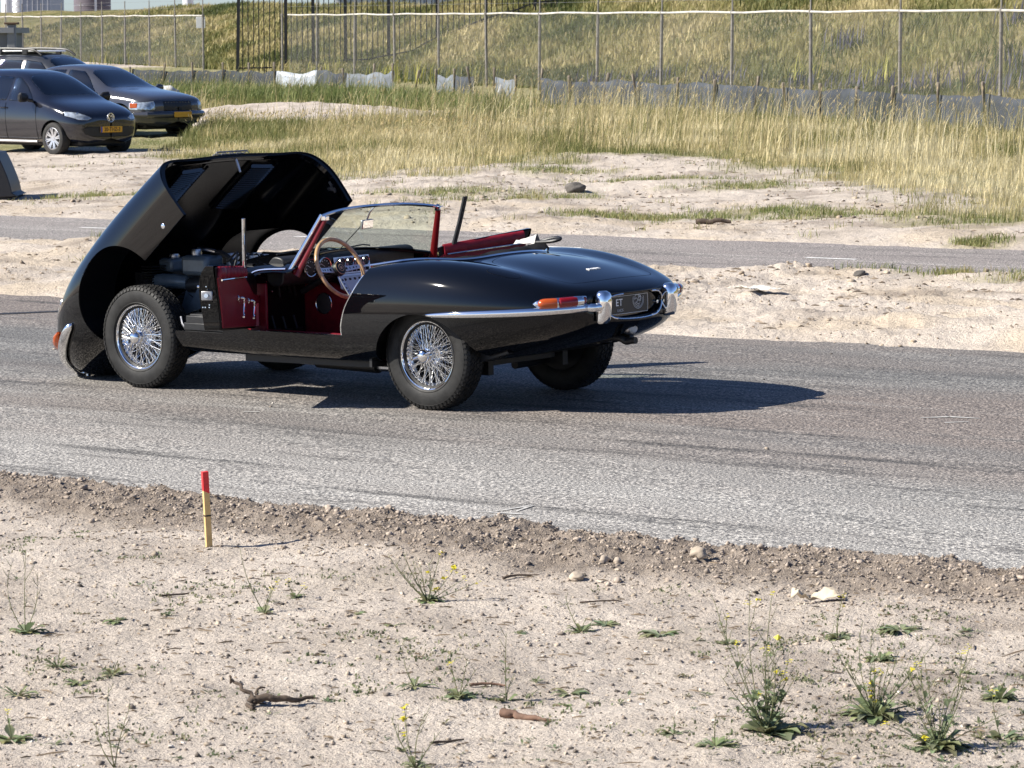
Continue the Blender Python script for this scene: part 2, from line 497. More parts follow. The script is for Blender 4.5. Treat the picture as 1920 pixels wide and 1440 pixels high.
def node(nt_, t, **kw):
    n_ = nt_.nodes.new(t)
    for k, v in kw.items():
        if hasattr(n_, k): setattr(n_, k, v)
        else: n_.inputs[k.replace('_', ' ')].default_value = v
    return n_
def noise(nt_, vec, scale, detail=5, rough=.55):
    n_ = node(nt_, "ShaderNodeTexNoise"); n_.inputs["Scale"].default_value = scale; n_.inputs["Detail"].default_value = detail; n_.inputs["Roughness"].default_value = rough
    nt_.links.new(vec, n_.inputs["Vector"]); return n_.outputs["Fac"]
def ramp(nt_, fac, stops):
    n_ = node(nt_, "ShaderNodeValToRGB"); cr = n_.color_ramp
    while len(cr.elements) < len(stops): cr.elements.new(.5)
    for e, (p, c) in zip(cr.elements, stops): e.position = p; e.color = (*c, 1) if len(c) == 3 else c
    nt_.links.new(fac, n_.inputs["Fac"]); return n_.outputs["Color"]
def mixc(nt_, fac, a, b, mode='MIX'):
    n_ = node(nt_, "ShaderNodeMix"); n_.data_type = 'RGBA'; n_.blend_type = mode
    if isinstance(fac, (int, float)): n_.inputs[0].default_value = fac
    else: nt_.links.new(fac, n_.inputs[0])
    for k, s in ((6, a), (7, b)):
        if isinstance(s, tuple): n_.inputs[k].default_value = (*s, 1)
        else: nt_.links.new(s, n_.inputs[k])
    return n_.outputs[2]
def mathn(nt_, op, a, b=None, clamp=False):
    n_ = node(nt_, "ShaderNodeMath"); n_.operation = op; n_.use_clamp = clamp
    for k, s in ((0, a), (1, b)):
        if s is None: continue
        if isinstance(s, (int, float)): n_.inputs[k].default_value = s
        else: nt_.links.new(s, n_.inputs[k])
    return n_.outputs[0]
def bumpn(nt_, h, dist, strength=1.0):
    n_ = node(nt_, "ShaderNodeBump"); n_.inputs["Distance"].default_value = dist; n_.inputs["Strength"].default_value = strength
    nt_.links.new(h, n_.inputs["Height"]); return n_.outputs["Normal"]
def build_sand():
    t = sandm.node_tree; b = t.nodes["Principled BSDF"]; L = t.links
    tc = node(t, "ShaderNodeTexCoord").outputs["Object"]
    at = node(t, "ShaderNodeAttribute"); at.attribute_name = "tint"
    sp = node(t, "ShaderNodeSeparateColor"); L.new(at.outputs["Color"], sp.inputs[0])
    base = ramp(t, noise(t, tc, 1.3, 8, .6), [(.30, (.45, .39, .325)), (.5, (.535, .468, .40)), (.72, (.61, .54, .465))])
    fine = ramp(t, noise(t, tc, 45, 6, .7), [(.28, (.42, .40, .39)), (.40, (.92, .91, .90)), (.60, (1.05, 1.05, 1.05)), (.72, (1.22, 1.21, 1.2))])
    c = mixc(t, 1.0, base, fine, 'MULTIPLY')
    c = mixc(t, mathn(t, 'MULTIPLY', sp.outputs[2], .75), c, mixc(t, 1.0, (.52, .435, .335), fine, 'MULTIPLY'))
    soilc = mixc(t, 1.0, ramp(t, noise(t, tc, 5, 6, .65), [(.3, (.17, .14, .115)), (.6, (.29, .242, .20)), (.8, (.39, .33, .27))]), fine, 'MULTIPLY')
    c = mixc(t, mathn(t, 'MULTIPLY', sp.outputs[1], mathn(t, 'ADD', noise(t, tc, 9, 5), .45), True), c, soilc)
    vegc = ramp(t, noise(t, tc, .9, 6, .65), [(.3, (.14, .15, .055)), (.5, (.25, .235, .105)), (.7, (.36, .31, .17))])
    vegc = mixc(t, 1.0, vegc, ramp(t, noise(t, tc, 14, 5, .7), [(.3, (.6, .6, .6)), (.6, (1.1, 1.1, 1.1))]), 'MULTIPLY')
    c = mixc(t, mathn(t, 'MULTIPLY', sp.outputs[0], mathn(t, 'ADD', noise(t, tc, 6, 4), .42), True), c, vegc)
    L.new(c, b.inputs["Base Color"]); b.inputs["Roughness"].default_value = .95; b.inputs["Specular IOR Level"].default_value = .15
    h = mathn(t, 'ADD', mathn(t, 'ADD', mathn(t, 'MULTIPLY', noise(t, tc, 34, 6, .75), 1.0), mathn(t, 'MULTIPLY', noise(t, tc, 110, 3), .35)), mathn(t, 'MULTIPLY', noise(t, tc, 5, 5, .7), 3.0))
    L.new(bumpn(t, h, .023), b.inputs["Normal"])
build_sand()
ground = big_mesh("ground", np.stack([GX, GY, GZ], -1).reshape(-1, 3), gf, np.full(len(ii), 4), sandm, np.stack([veg, soil, pale], -1).reshape(-1, 3), smooth=True, kind="structure")
def gz(X, Y):
    X = np.atleast_1d(np.asarray(X, float)); Y = np.atleast_1d(np.asarray(Y, float))
    return plane_z(X, Y) + relief(X, Y)
def gz1(x, y): return float(gz(x, y)[0])

# ---------------------------------------------------------------- track and path
def road_sheet(name, q0, q1, r0, r1, step, m, nq=14, lift=0.0):
    rs_ = np.arange(r0, r1 + step, step); V = []
    for r0_ in rs_:
        a, b_ = q0(np.array(r0_)), q1(np.array(r0_))
        for k in range(nq + 1):
            q = a + (b_ - a) * k / nq
            X, Y = r0_ * RA[0] + q * QA[0], r0_ * RA[1] + q * QA[1]
            V.append((X, Y, plane_z(X, Y) + lift))
    n_ = nq + 1
    F = [(i * n_ + k, (i + 1) * n_ + k, (i + 1) * n_ + k + 1, i * n_ + k + 1) for i in range(len(rs_) - 1) for k in range(nq)]
    o = mobj(name, V, F, m); o['kind'] = 'structure'
    bm = bmesh.new(); bm.from_mesh(o.data); bmesh.ops.recalc_face_normals(bm, faces=bm.faces)
    if bm.faces[0].normal.z < 0: bmesh.ops.reverse_faces(bm, faces=bm.faces)
    bm.to_mesh(o.data); bm.free()
    return o
def asphalt(name, dark, mid, light, brown, grain, streak, bump, patchy=True):
    m = bpy.data.materials.new(name); m.use_nodes = True; t = m.node_tree; L = t.links; b = t.nodes["Principled BSDF"]
    tc = node(t, "ShaderNodeTexCoord").outputs["Object"]
    rot = node(t, "ShaderNodeMapping"); rot.vector_type = 'POINT'; rot.inputs["Rotation"].default_value = (0, 0, math.atan2(.632, .775)); L.new(tc, rot.inputs["Vector"])
    st = node(t, "ShaderNodeMapping"); st.inputs["Scale"].default_value = (.10, 1.0, 1.0); L.new(rot.outputs[0], st.inputs["Vector"])
    st2 = node(t, "ShaderNodeMapping"); st2.inputs["Scale"].default_value = (.16, 1.0, 1.0); L.new(rot.outputs[0], st2.inputs["Vector"])
    c = ramp(t, noise(t, st.outputs[0], 1.2, 9, .62), [(.30, dark), (.5, mid), (.70, light)])
    if patchy:
        c = mixc(t, ramp(t, noise(t, st2.outputs[0], .40, 5), [(.40, (0, 0, 0)), (.56, (.95, .95, .95))]), c, brown)
        sepq = node(t, "ShaderNodeSeparateXYZ"); L.new(rot.outputs[0], sepq.inputs[0])
        wob = mathn(t, 'ADD', sepq.outputs[1], mathn(t, 'MULTIPLY', noise(t, st.outputs[0], 1.6, 6), 1.6))
        dust = ramp(t, mathn(t, 'DIVIDE', mathn(t, 'SUBTRACT', wob, 13.2), 7.0), [(.0, (.75, .75, .75)), (.22, (.62, .62, .62)), (.42, (.12, .12, .12)), (.62, (0, 0, 0))])      # sand dust carried in along the near side
        c = mixc(t, dust, c, tuple(1.5 * x for x in light))
        c = mixc(t, ramp(t, noise(t, st.outputs[0], streak, 9, .74), [(.55, (0, 0, 0)), (.64, (.25, .25, .25)), (.74, (.7, .7, .7))]), c, tuple(min(1, 1.5 * x + .02) for x in light))
        c = mixc(t, ramp(t, noise(t, st.outputs[0], streak * 1.5, 9, .72), [(.53, (0, 0, 0)), (.64, (.75, .75, .75))]), c, tuple(.55 * x for x in dark))
    gr = noise(t, tc, grain, 2, .8)
    c = mixc(t, 1.0, c, ramp(t, gr, [(.32, (.10, .10, .12)), (.44, (.68, .68, .68)), (.54, (1.15, 1.15, 1.13)), (.64, (2.7, 2.65, 2.55))]), 'MULTIPLY')
    L.new(c, b.inputs["Base Color"]); b.inputs["Roughness"].default_value = .78; b.inputs["Specular IOR Level"].default_value = .3
    L.new(bumpn(t, gr, bump), b.inputs["Normal"])
    return m
TRACK = asphalt("track_asphalt", (.092, .090, .088), (.150, .147, .142), (.215, .209, .198), (.166, .143, .129), 60, 2.2, .012)
PATHM = asphalt("path_asphalt", (.18, .165, .155), (.215, .20, .19), (.25, .235, .22), (.2, .18, .17), 60, 1.5, .003, patchy=True)
track = road_sheet("track", lambda r: near_edge(r) - .18, lambda r: far_edge(r) + .18, -75, 60, .5, TRACK)
cpath = road_sheet("cycle_path", lambda r: path_near(r) - .10, lambda r: path_far(r) + .10, -75, 60, .5, PATHM)
PAINT = mat("road_paint", (.74, .73, .70), .6, var=.12, vscale=25)
CHALK = mat("pale_scuff", (.42, .41, .39), .9, var=.3, vscale=30)
def mark(name, pts, wd, m, parent, dz=.004):
    """thin strip painted on the plane through world points"""
    g = MB(); pts = [Vector((x, y)) for x, y in pts]
    for i in range(len(pts) - 1):
        d = (pts[i + 1] - pts[i]).normalized(); p = Vector((-d.y, d.x))
        w0 = wd if not hasattr(wd, '__len__') else wd[i]; w1 = wd if not hasattr(wd, '__len__') else wd[i + 1]
        q = [pts[i] + p * w0 / 2, pts[i] - p * w0 / 2, pts[i + 1] - p * w1 / 2, pts[i + 1] + p * w1 / 2]
        g.add([(a.x, a.y, plane_z(a.x, a.y) + dz) for a in q], [(0, 1, 2, 3)])
    o = mobj(name, g.v, g.f, m, parent, smooth=False)
    if o.data.polygons[0].normal.z < 0: o.data.flip_normals()
    return o
for r0_, q0_ in ((-28.46, 27.62), (-21.75, 27.40), (-18.44, 27.28), (-15.95, 26.10), (-25.1, 27.5)):
    a = RA * r0_ + QA * q0_
    mark("lane_dash", [tuple(a - RA * .28), tuple(a + RA * .28)], .07, PAINT, cpath)
mark("scuff_mark", [(.02, 16.85), (.10, 17.05), (-.02, 16.92), (-.12, 16.84)], [.01, .03, .02, .006], CHALK, track)
mark("scuff_mark", [(-.16, 16.86), (.0, 16.78), (.10, 16.72)], [.006, .03, .006], CHALK, track)
mark("scuff_mark", [(2.35, 20.3), (2.52, 20.33), (2.68, 20.22)], [.015, .05, .015], CHALK, track)
mark("scuff_mark", [(2.46, 20.05), (2.6, 20.08)], [.03, .015], CHALK, track)
mark("scuff_mark", [(-1.62, 21.25), (-1.52, 21.22)], [.03, .02], CHALK, track)
mark("dark_strip", [(-6.0, 28.05), (-4.9, 28.25), (-4.2, 28.45), (-3.6, 28.62), (-3.3, 28.75)], [.16, .13, .15, .09, .03], mat("dark_strip_black", (.02, .02, .02), .6), track)  # thin near-black strip on the far left of the track

# ---------------------------------------------------------------- embankment behind the fence
def emb_h(sv_, a):
    top = 2.05 + 1.15 * sstep(152, 118, a) + .9 * sstep(118, 72, a) + .10 * np.sin(a * .11) + .08 * np.sin(a * .31 + 1)
    return top * sstep(.6, 15.5, sv_)
aa = np.concatenate([np.arange(10, 150, 1.0), np.arange(150, 420, 5.0)]); ss = np.concatenate([np.arange(-1.5, 18, .45), np.array([20, 24, 30, 45, 70, 120.])])
AA, SS = np.meshgrid(aa, ss)                                   # aa is the Y reached along the fence line
EX = 9.35 - .3175 * (AA - 68) + SS * .953; EY = AA + SS * .303
en = fbm(EX, EY, .22, 4) * (.5 - .3 * sstep(9, 14, SS)) * sstep(.5, 5, SS)
EZ = plane_z(np.clip(EX, -150, 150), np.clip(EY, -60, 300)) - .12 * (SS < .4) + emb_h(SS, AA) + en
na, ns = len(aa), len(ss)
ii = (np.arange(ns - 1)[:, None] * na + np.arange(na - 1)[None]).ravel()
ef = np.stack([ii, ii + na, ii + na + 1, ii + 1], 1).ravel()
bankm = bpy.data.materials.new("bank_turf"); bankm.use_nodes = True
def build_bank():
    t = bankm.node_tree; b = t.nodes["Principled BSDF"]
    tc = node(t, "ShaderNodeTexCoord").outputs["Object"]
    mp = node(t, "ShaderNodeMapping"); mp.inputs["Scale"].default_value = (1, .35, 1); t.links.new(tc, mp.inputs["Vector"])
    c = ramp(t, noise(t, mp.outputs[0], .55, 9, .65), [(.32, (.08, .09, .03)), (.46, (.18, .17, .07)), (.6, (.27, .23, .115)), (.75, (.34, .29, .18))])
    c = mixc(t, 1.0, c, ramp(t, noise(t, tc, 5, 6, .75), [(.3, (.5, .5, .5)), (.6, (1.15, 1.15, 1.15))]), 'MULTIPLY')
    t.links.new(c, b.inputs["Base Color"]); b.inputs["Roughness"].default_value = 1; b.inputs["Specular IOR Level"].default_value = .05
    t.links.new(bumpn(t, noise(t, tc, 3, 7, .7), .25), b.inputs["Normal"])
build_bank()
embankment = big_mesh("embankment", np.stack([EX, EY, EZ], -1).reshape(-1, 3), ef, np.full(len(ii), 4), bankm, smooth=True, kind="structure")
if embankment.data.polygons[0].normal.z < 0: embankment.data.flip_normals()
def bank_z(X, Y):
    s_ = fence_s(X, Y); a = Y - s_ * .303
    return plane_z(X, Y) + emb_h(s_, a) + fbm(X, Y, .22, 4) * (.5 - .3 * sstep(9, 14, s_)) * sstep(.5, 5, s_)

# ---------------------------------------------------------------- grasses
GRASS = leafy("dry_grass", .6, .35)
def blades(name, X, Y, Z, H, W, C, lean=.35, heads=None, headC=(.62, .52, .30), parent=None, wind=(.5, -.1), mt=None):
    """tapered two-segment blades; C = per-blade colour"""
    n = len(X); az = rng.uniform(0, 2 * np.pi, n); ln = rng.normal(0, lean, n)
    dx = np.cos(az) * ln + wind[0] * .25; dy = np.sin(az) * ln + wind[1] * .25
    fa = rng.uniform(-.9, .9, n)                      # blade face turned about the vertical
    ux, uy = np.cos(fa) * W / 2, np.sin(fa) * W / 2
    b = np.stack([X, Y, Z - .02], -1)
    mid = np.stack([X + dx * H * .35, Y + dy * H * .35, Z + H * .58], -1)
    tip = np.stack([X + dx * H * .95, Y + dy * H * .95, Z + H * (1 - .12 * np.abs(ln))], -1)
    u = np.stack([ux, uy, 0 * ux], -1)
    V = np.stack([b - u, b + u, mid + u * .75, mid - u * .75, tip], 1)
    off = (np.arange(n) * 5)[:, None]
    fl = [np.concatenate([off + np.array([[0, 1, 2, 3]]), off + np.array([[3, 2, 4]])], 1).ravel()]
    sz = [np.tile([4, 3], n)]
    cols = np.repeat(C[:, None, :], 5, 1)
    V = V.reshape(-1, 3); cols = cols.reshape(-1, 3)
    if heads is not None and heads.any():
        k = np.where(heads)[0]; m_ = len(k); t0 = tip[k]; d = (tip[k] - mid[k]); d /= np.linalg.norm(d, axis=1)[:, None]
        L = rng.uniform(.06, .12, m_)[:, None]; droop = np.stack([dx[k] * .5, dy[k] * .5, 0 * dx[k] - .15], -1)
        e = t0 + (d + droop) * L; c_ = (t0 * .45 + e * .55); s = (rng.uniform(.006, .011, m_))[:, None]
        u1 = np.stack([np.cos(fa[k]), np.sin(fa[k]), 0 * fa[k]], -1) * s; u2 = np.stack([-np.sin(fa[k]), np.cos(fa[k]), 0 * fa[k]], -1) * s
        HV = np.stack([t0, c_ + u1, e, c_ - u1, c_ + u2, c_ - u2], 1).reshape(-1, 3)
        o2 = (np.arange(m_) * 6)[:, None] + len(V)
        fl.append(np.concatenate([o2 + np.array([[0, 1, 2, 3]]), o2 + np.array([[0, 4, 2, 5]])], 1).ravel()); sz.append(np.full(2 * m_, 4))
        hc = np.array(headC)[None] * rng.uniform(.75, 1.25, (m_, 1))
        V = np.vstack([V, HV]); cols = np.vstack([cols, np.repeat(hc[:, None], 6, 1).reshape(-1, 3)])
    return big_mesh(name, V, np.concatenate(fl), np.concatenate(sz), mt or GRASS, cols, kind="stuff", parent=parent)
def in_view(X, Y, m=.008): return (np.abs(X / Y) < .1444 + m)
def mixcol(t, cols):
    cols = np.array(cols); t = np.clip(t, 0, .9999) * (len(cols) - 1); i = t.astype(int); f = (t - i)[:, None]
    return cols[i] * (1 - f) + cols[i + 1] * f
DRY = [(.15, .165, .05), (.30, .275, .115), (.52, .43, .215), (.66, .56, .32), (.70, .62, .40)]
GREEN = [(.09, .125, .035), (.16, .20, .06), (.26, .27, .10), (.38, .35, .16)]
# silt fence line (plastic sheeting on stakes) - needed to keep the meadow in front of it
SILT = [(-10.8, 101.0), (-8.2, 98.0), (-6.26, 94.9), (-5.08, 94.0), (-3.59, 91.6), (-1.69, 86.9), (.47, 79.6), (1.61, 76.7), (3.0, 73.6), (4.72, 69.6), (5.67, 66.4), (6.76, 62.7), (7.93, 59.6), (9.3, 56.0), (10.6, 52.6)]
silt_poly = SILT + [(60, 40), (60, 200), (-60, 200), (-60, 120)]
def meadow():
    n = 430000
    t = rng.random(n) ** .75
    Y = 34 + (101 - 34) * t; X = (rng.random(n) * 2 - 1) * .156 * Y
    w_ = meadow_w(X, Y); front = sdf_poly(X, Y, silt_poly) > .05
    keep = (rng.random(n) < w_ * np.where(Y > 75, .55, 1.0) * (.45 + .55 * sstep(-.30, .15, fbm(X, Y, .9, 3)))) & front & (Y < 100) & (np.abs(X + 9.5) > -1)
    # keep clear of the parked cars
    keep &= ~((X < -5.9) & (Y < 84) & (Y > 57) & (X < -6.0 + (Y - 58) * .02) & (Y < 78))
    X, Y, w_ = X[keep], Y[keep], w_[keep]; n = len(X)
    edge = np.clip(-sdf_poly(X, Y, MEADOW), 0, 6)
    H = (.12 + .26 * sstep(0, 5.0, edge) + .09 * fbm(X, Y, .5, 3)) * rng.uniform(.6, 1.35, n)
    left = sstep(1.5, -5.5, X)                                        # shorter and greener towards the cars
    H *= 1 - .35 * left * sstep(75, 60, Y)
    sd_ = sdf_poly(X, Y, silt_poly); tall = rng.random(n) < .055
    H = np.where(sd_ < 12, H * (1 - .55 * sstep(12, 3, sd_)), H); H = np.where(tall & (sd_ < 9), rng.uniform(.5, .95, n), H)
    tone = .56 + 1.0 * fbm(X, Y, .28, 3) + .5 * fbm(X, Y, 1.6, 2) + .20 * rng.normal(size=n) - .35 * left - .30 * sstep(1.8, .2, edge) - .45 * sstep(3.0, 0, sdf_poly(X, Y, silt_poly)) * (rng.random(n) < .6)
    tone -= .5 * sstep(2.5, .5, np.abs(Y - 84 + X * .4)) * (X < -1)
    C = mixcol(tone, DRY) * rng.uniform(.8, 1.2, (n, 1))
    W = rng.uniform(.0045, .0085, n) * (1 + (Y - 40) / 70)
    heads = (rng.random(n) < .30) & (H > .30)
    blades("meadow_grass", X, Y, gz(X, Y), H, W, C, .42, heads)
meadow()
def green_strip():
    n = 16000
    t = rng.random(n); i = (t * 5.999).astype(int); S = np.array(SILT)
    X = S[i, 0] + (S[i + 1, 0] - S[i, 0]) * (t * 6 - i); Y = S[i, 1] + (S[i + 1, 1] - S[i, 1]) * (t * 6 - i)
    Y = Y - rng.random(n) ** .7 * 9 - .3; X = X - rng.random(n) * 1.2
    k = sdf_poly(X, Y, MOUND) > .2; X, Y = X[k], Y[k]; n = len(X)
    C = mixcol(rng.random(n) * .8 + .3 * fbm(X, Y, .4, 2), GREEN) * rng.uniform(.8, 1.25, (n, 1))
    blades("green_grass", X, Y, gz(X, Y), rng.uniform(.15, .48, n), rng.uniform(.014, .026, n), C, .5)
green_strip()
def low_patches():
    n = 90000
    ch = rng.integers(0, len(LOWGRASS), n); c = np.array([l[0] for l in LOWGRASS])[ch]; r0 = np.array([l[1] for l in LOWGRASS])[ch]
    X = c[:, 0] + rng.normal(size=n) * r0[:, 0] * .55; Y = c[:, 1] + rng.normal(size=n) * r0[:, 1] * .6
    w_ = lowgrass_w(X, Y) * sstep(-.35, .35, fbm(X, Y, 2.6, 3)); k = (rng.random(n) < w_ * .45); 
    r1, q1 = rq(X, Y); k &= ~((q1 > 25.7) & (q1 < 29.0)); X, Y = X[k], Y[k]; n = len(X)
    C = mixcol(.45 + .5 * fbm(X, Y, 1.2, 2) + .25 * rng.normal(size=n), GREEN + [(.36, .29, .14)]) * rng.uniform(.8, 1.2, (n, 1))
    blades("low_grass", X, Y, gz(X, Y), rng.uniform(.025, .09, n), rng.uniform(.004, .008, n), C, .8)
low_patches()
def bank_grass():
    n = 170000
    s_ = rng.uniform(.2, 16.5, n); a = 52 + (215 - 52) * rng.random(n) ** 1.2
    X = 9.35 - .3175 * (a - 68) + s_ * .953; Y = a + s_ * .303
    k = in_view(X, Y, .01); X, Y, s_ = X[k], Y[k], s_[k]; n = len(X)
    path_ = sstep(1.6, .5, np.abs(fence_s(X, Y) - 2.0 - .9 * (Y - 126) - 3)) * (X < 0)
    k = rng.random(n) > path_ * .9; X, Y, s_ = X[k], Y[k], s_[k]; n = len(X)
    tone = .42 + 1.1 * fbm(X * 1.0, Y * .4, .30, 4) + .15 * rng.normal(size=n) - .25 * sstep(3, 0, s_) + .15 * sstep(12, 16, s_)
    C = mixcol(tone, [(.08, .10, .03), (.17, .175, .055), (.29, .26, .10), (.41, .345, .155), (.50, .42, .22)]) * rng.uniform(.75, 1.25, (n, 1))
    sc_ = Y / 80
    H = rng.uniform(.12, .34, n) * (1 + .8 * sstep(3, 0, s_)) * (1 + .5 * sstep(12.5, 15.5, s_))
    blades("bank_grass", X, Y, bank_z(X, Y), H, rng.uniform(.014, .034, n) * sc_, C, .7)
bank_grass()
def flower_spikes():
    """lupin-like blue spikes and yellow rape along the foot of the bank"""
    spots = [(5.1, 88, 1.0, 0), (3.4, 92, .8, 0), (2.0, 86, .9, 0), (7.6, 80, 1.1, 0), (9.2, 78, 1.2, 0), (11.4, 79, .9, 0), (11.9, 83, .8, 0), (6.4, 83, .8, 0), (10.2, 74.5, .7, 0), (8.5, 90, .7, 0),
             (8.35, 81.5, .7, 1), (7.2, 88, .7, 1), (-2.1, 104, 1.3, 1), (-3.6, 108, 1.1, 1), (-.8, 103, 1.0, 1), (2.2, 96, .5, 1), (-15.6, 150, 2.5, 1), (-6.0, 118, 1, 1)]
    for kind_, nm, cc in ((0, "blue_flower_spikes", (.15, .145, .21)), (1, "yellow_flowers", (.42, .40, .10))):
        xs, ys, cs, hs = [], [], [], []
        for (x, y, rad, kd) in spots:
            if kd != kind_: continue
            m_ = int(85 * rad)
            xs.append(x + rng.normal(size=m_) * rad * .45); ys.append(y + rng.normal(size=m_) * rad * .5)
            top = rng.random(m_) < .42
            cs.append(np.where(top[:, None], np.array(cc)[None] * rng.uniform(.6, 1.3, (m_, 1)), np.array([.06, .085, .035])[None] * rng.uniform(.7, 1.3, (m_, 1))))
            hs.append(np.where(top, rng.uniform(.6, 1.0, m_), rng.uniform(.3, .6, m_)))
        X, Y, C, H = map(np.concatenate, (xs, ys, cs, hs)); n = len(X)
        z = np.where(fence_s(X, Y) > .6, bank_z(X, Y), gz(X, Y))
        blades(nm, X, Y, z, H * .8, rng.uniform(.018, .036, n), C, .28)
flower_spikes()

# ---------------------------------------------------------------- pebbles, clods and ground litter near the camera
def pebbles():
    ico = bmesh.new(); bmesh.ops.create_icosphere(ico, subdivisions=1, radius=1)
    bv = np.array([v.co[:] for v in ico.verts]); bf = np.array([[v.index for v in f.verts] for f in ico.faces]); ico.free()
    def scatter(name, X, Y, S, C, mt, sink=.3):
        n = len(X)
        sc_ = np.stack([S * rng.uniform(.7, 1.4, n), S * rng.uniform(.7, 1.4, n), S * rng.uniform(.45, .95, n)], -1)
        a = rng.uniform(0, 6.28, n); ca, sa = np.cos(a), np.sin(a)
        jit = 1 + .36 * rng.normal(size=(n, len(bv), 1))
        v = bv[None] * jit * sc_[:, None]
        v = np.stack([v[..., 0] * ca[:, None] - v[..., 1] * sa[:, None], v[..., 0] * sa[:, None] + v[..., 1] * ca[:, None], v[..., 2]], -1)
        v = v + np.stack([X, Y, gz(X, Y) + S * (.5 - sink)], -1)[:, None]
        f = (bf[None] + (np.arange(n) * len(bv))[:, None, None]).reshape(-1)
        big_mesh(name, v.reshape(-1, 3), f, np.full(n * len(bf), 3), mt, np.repeat(C[:, None], len(bv), 1).reshape(-1, 3), smooth=False, kind="stuff")
    m = bpy.data.materials.new("pebble"); m.use_nodes = True; t = m.node_tree
    at = node(t, "ShaderNodeAttribute"); at.attribute_name = "tint"
    t.links.new(mixc(t, 1.0, at.outputs["Color"], ramp(t, noise(t, node(t, "ShaderNodeTexCoord").outputs["Object"], 90, 4), [(.3, (.6, .6, .6)), (.7, (1.3, 1.3, 1.3))]), 'MULTIPLY'), t.nodes["Principled BSDF"].inputs["Base Color"])
    t.nodes["Principled BSDF"].inputs["Roughness"].default_value = .9
    pal = np.array([(.40, .33, .255), (.34, .28, .215), (.47, .40, .32), (.20, .165, .135), (.09, .075, .06), (.58, .53, .46)])
    n = 10000
    Y = 10.6 + 6.6 * rng.random(n); X = (rng.random(n) * 2 - 1) * .152 * Y
    r1, q1 = rq(X, Y); k = q1 < near_edge(r1) - .35
    X, Y = X[k], Y[k]; n = len(X)
    S = np.exp(rng.normal(-5.6, .5, n)); S = np.clip(S, .0018, .012)
    C = pal[rng.choice(6, n, p=[.27, .25, .10, .20, .15, .03])] * rng.uniform(.8, 1.2, (n, 1))
    scatter("gravel", X, Y, S, C, m)
    # clods on the spoil ridge
    n = 15000
    r1 = rng.uniform(-15.5, -5.5, n); q1 = near_edge(r1) - .08 - np.abs(rng.normal(.25, .34, n))
    X = r1 * RA[0] + q1 * QA[0]; Y = r1 * RA[1] + q1 * QA[1]; k = in_view(X, Y); X, Y = X[k], Y[k]; n = len(X)
    S = np.clip(np.exp(rng.normal(-5.5, .5, n)), .002, .016)
    C = np.array([(.33, .272, .22)]) * rng.uniform(.75, 1.2, (n, 1))
    scatter("soil_clods", X, Y, S, C, m, .25)
    # heaps of clods on the far verges
    n = 4200
    r1 = rng.uniform(-26, -10, n); q1 = rng.uniform(20.6, 25.7, n)
    X = r1 * RA[0] + q1 * QA[0]; Y = r1 * RA[1] + q1 * QA[1]
    k = in_view(X, Y) & (rng.random(n) < sstep(-.05, .3, fbm(X, Y, .9, 3))); X, Y = X[k], Y[k]; n = len(X)
    S = np.clip(np.exp(rng.normal(-4.75, .5, n)), .004, .03)
    C = np.array([(.36, .29, .215)]) * rng.uniform(.5, 1.35, (n, 1))
    scatter("verge_clods", X, Y, S, C, m, .3)
    n = 5200
    X = rng.uniform(-7, 6, n); Y = rng.uniform(36, 58, n); r1, q1 = rq(X, Y)
    k = (q1 > 29.2) & (meadow_w(X, Y) < .3) & in_view(X, Y) & (rng.random(n) < sstep(-.15, .3, fbm(X, Y, .6, 3))); X, Y = X[k], Y[k]; n = len(X)
    S = np.clip(np.exp(rng.normal(-4.6, .5, n)), .006, .035)
    C = np.array([(.34, .275, .205)]) * rng.uniform(.45, 1.35, (n, 1))
    scatter("sand_clods", X, Y, S, C, m, .35)
    # stone chippings loose on the track
    n = 1500
    r1 = rng.uniform(-30, -4, n); q1 = rng.uniform(12.8, 20.6, n); X = r1 * RA[0] + q1 * QA[0]; Y = r1 * RA[1] + q1 * QA[1]; k = in_view(X, Y); X, Y = X[k], Y[k]; n = len(X)
    S = np.clip(np.exp(rng.normal(-5.6, .35, n)), .002, .009)
    C = pal[rng.choice(6, n)] * rng.uniform(.6, 1.2, (n, 1)); 
    Zoff = .035
    sc0 = relief
    scatter("loose_chippings", X, Y, S, C, m, -4)
pebbles()
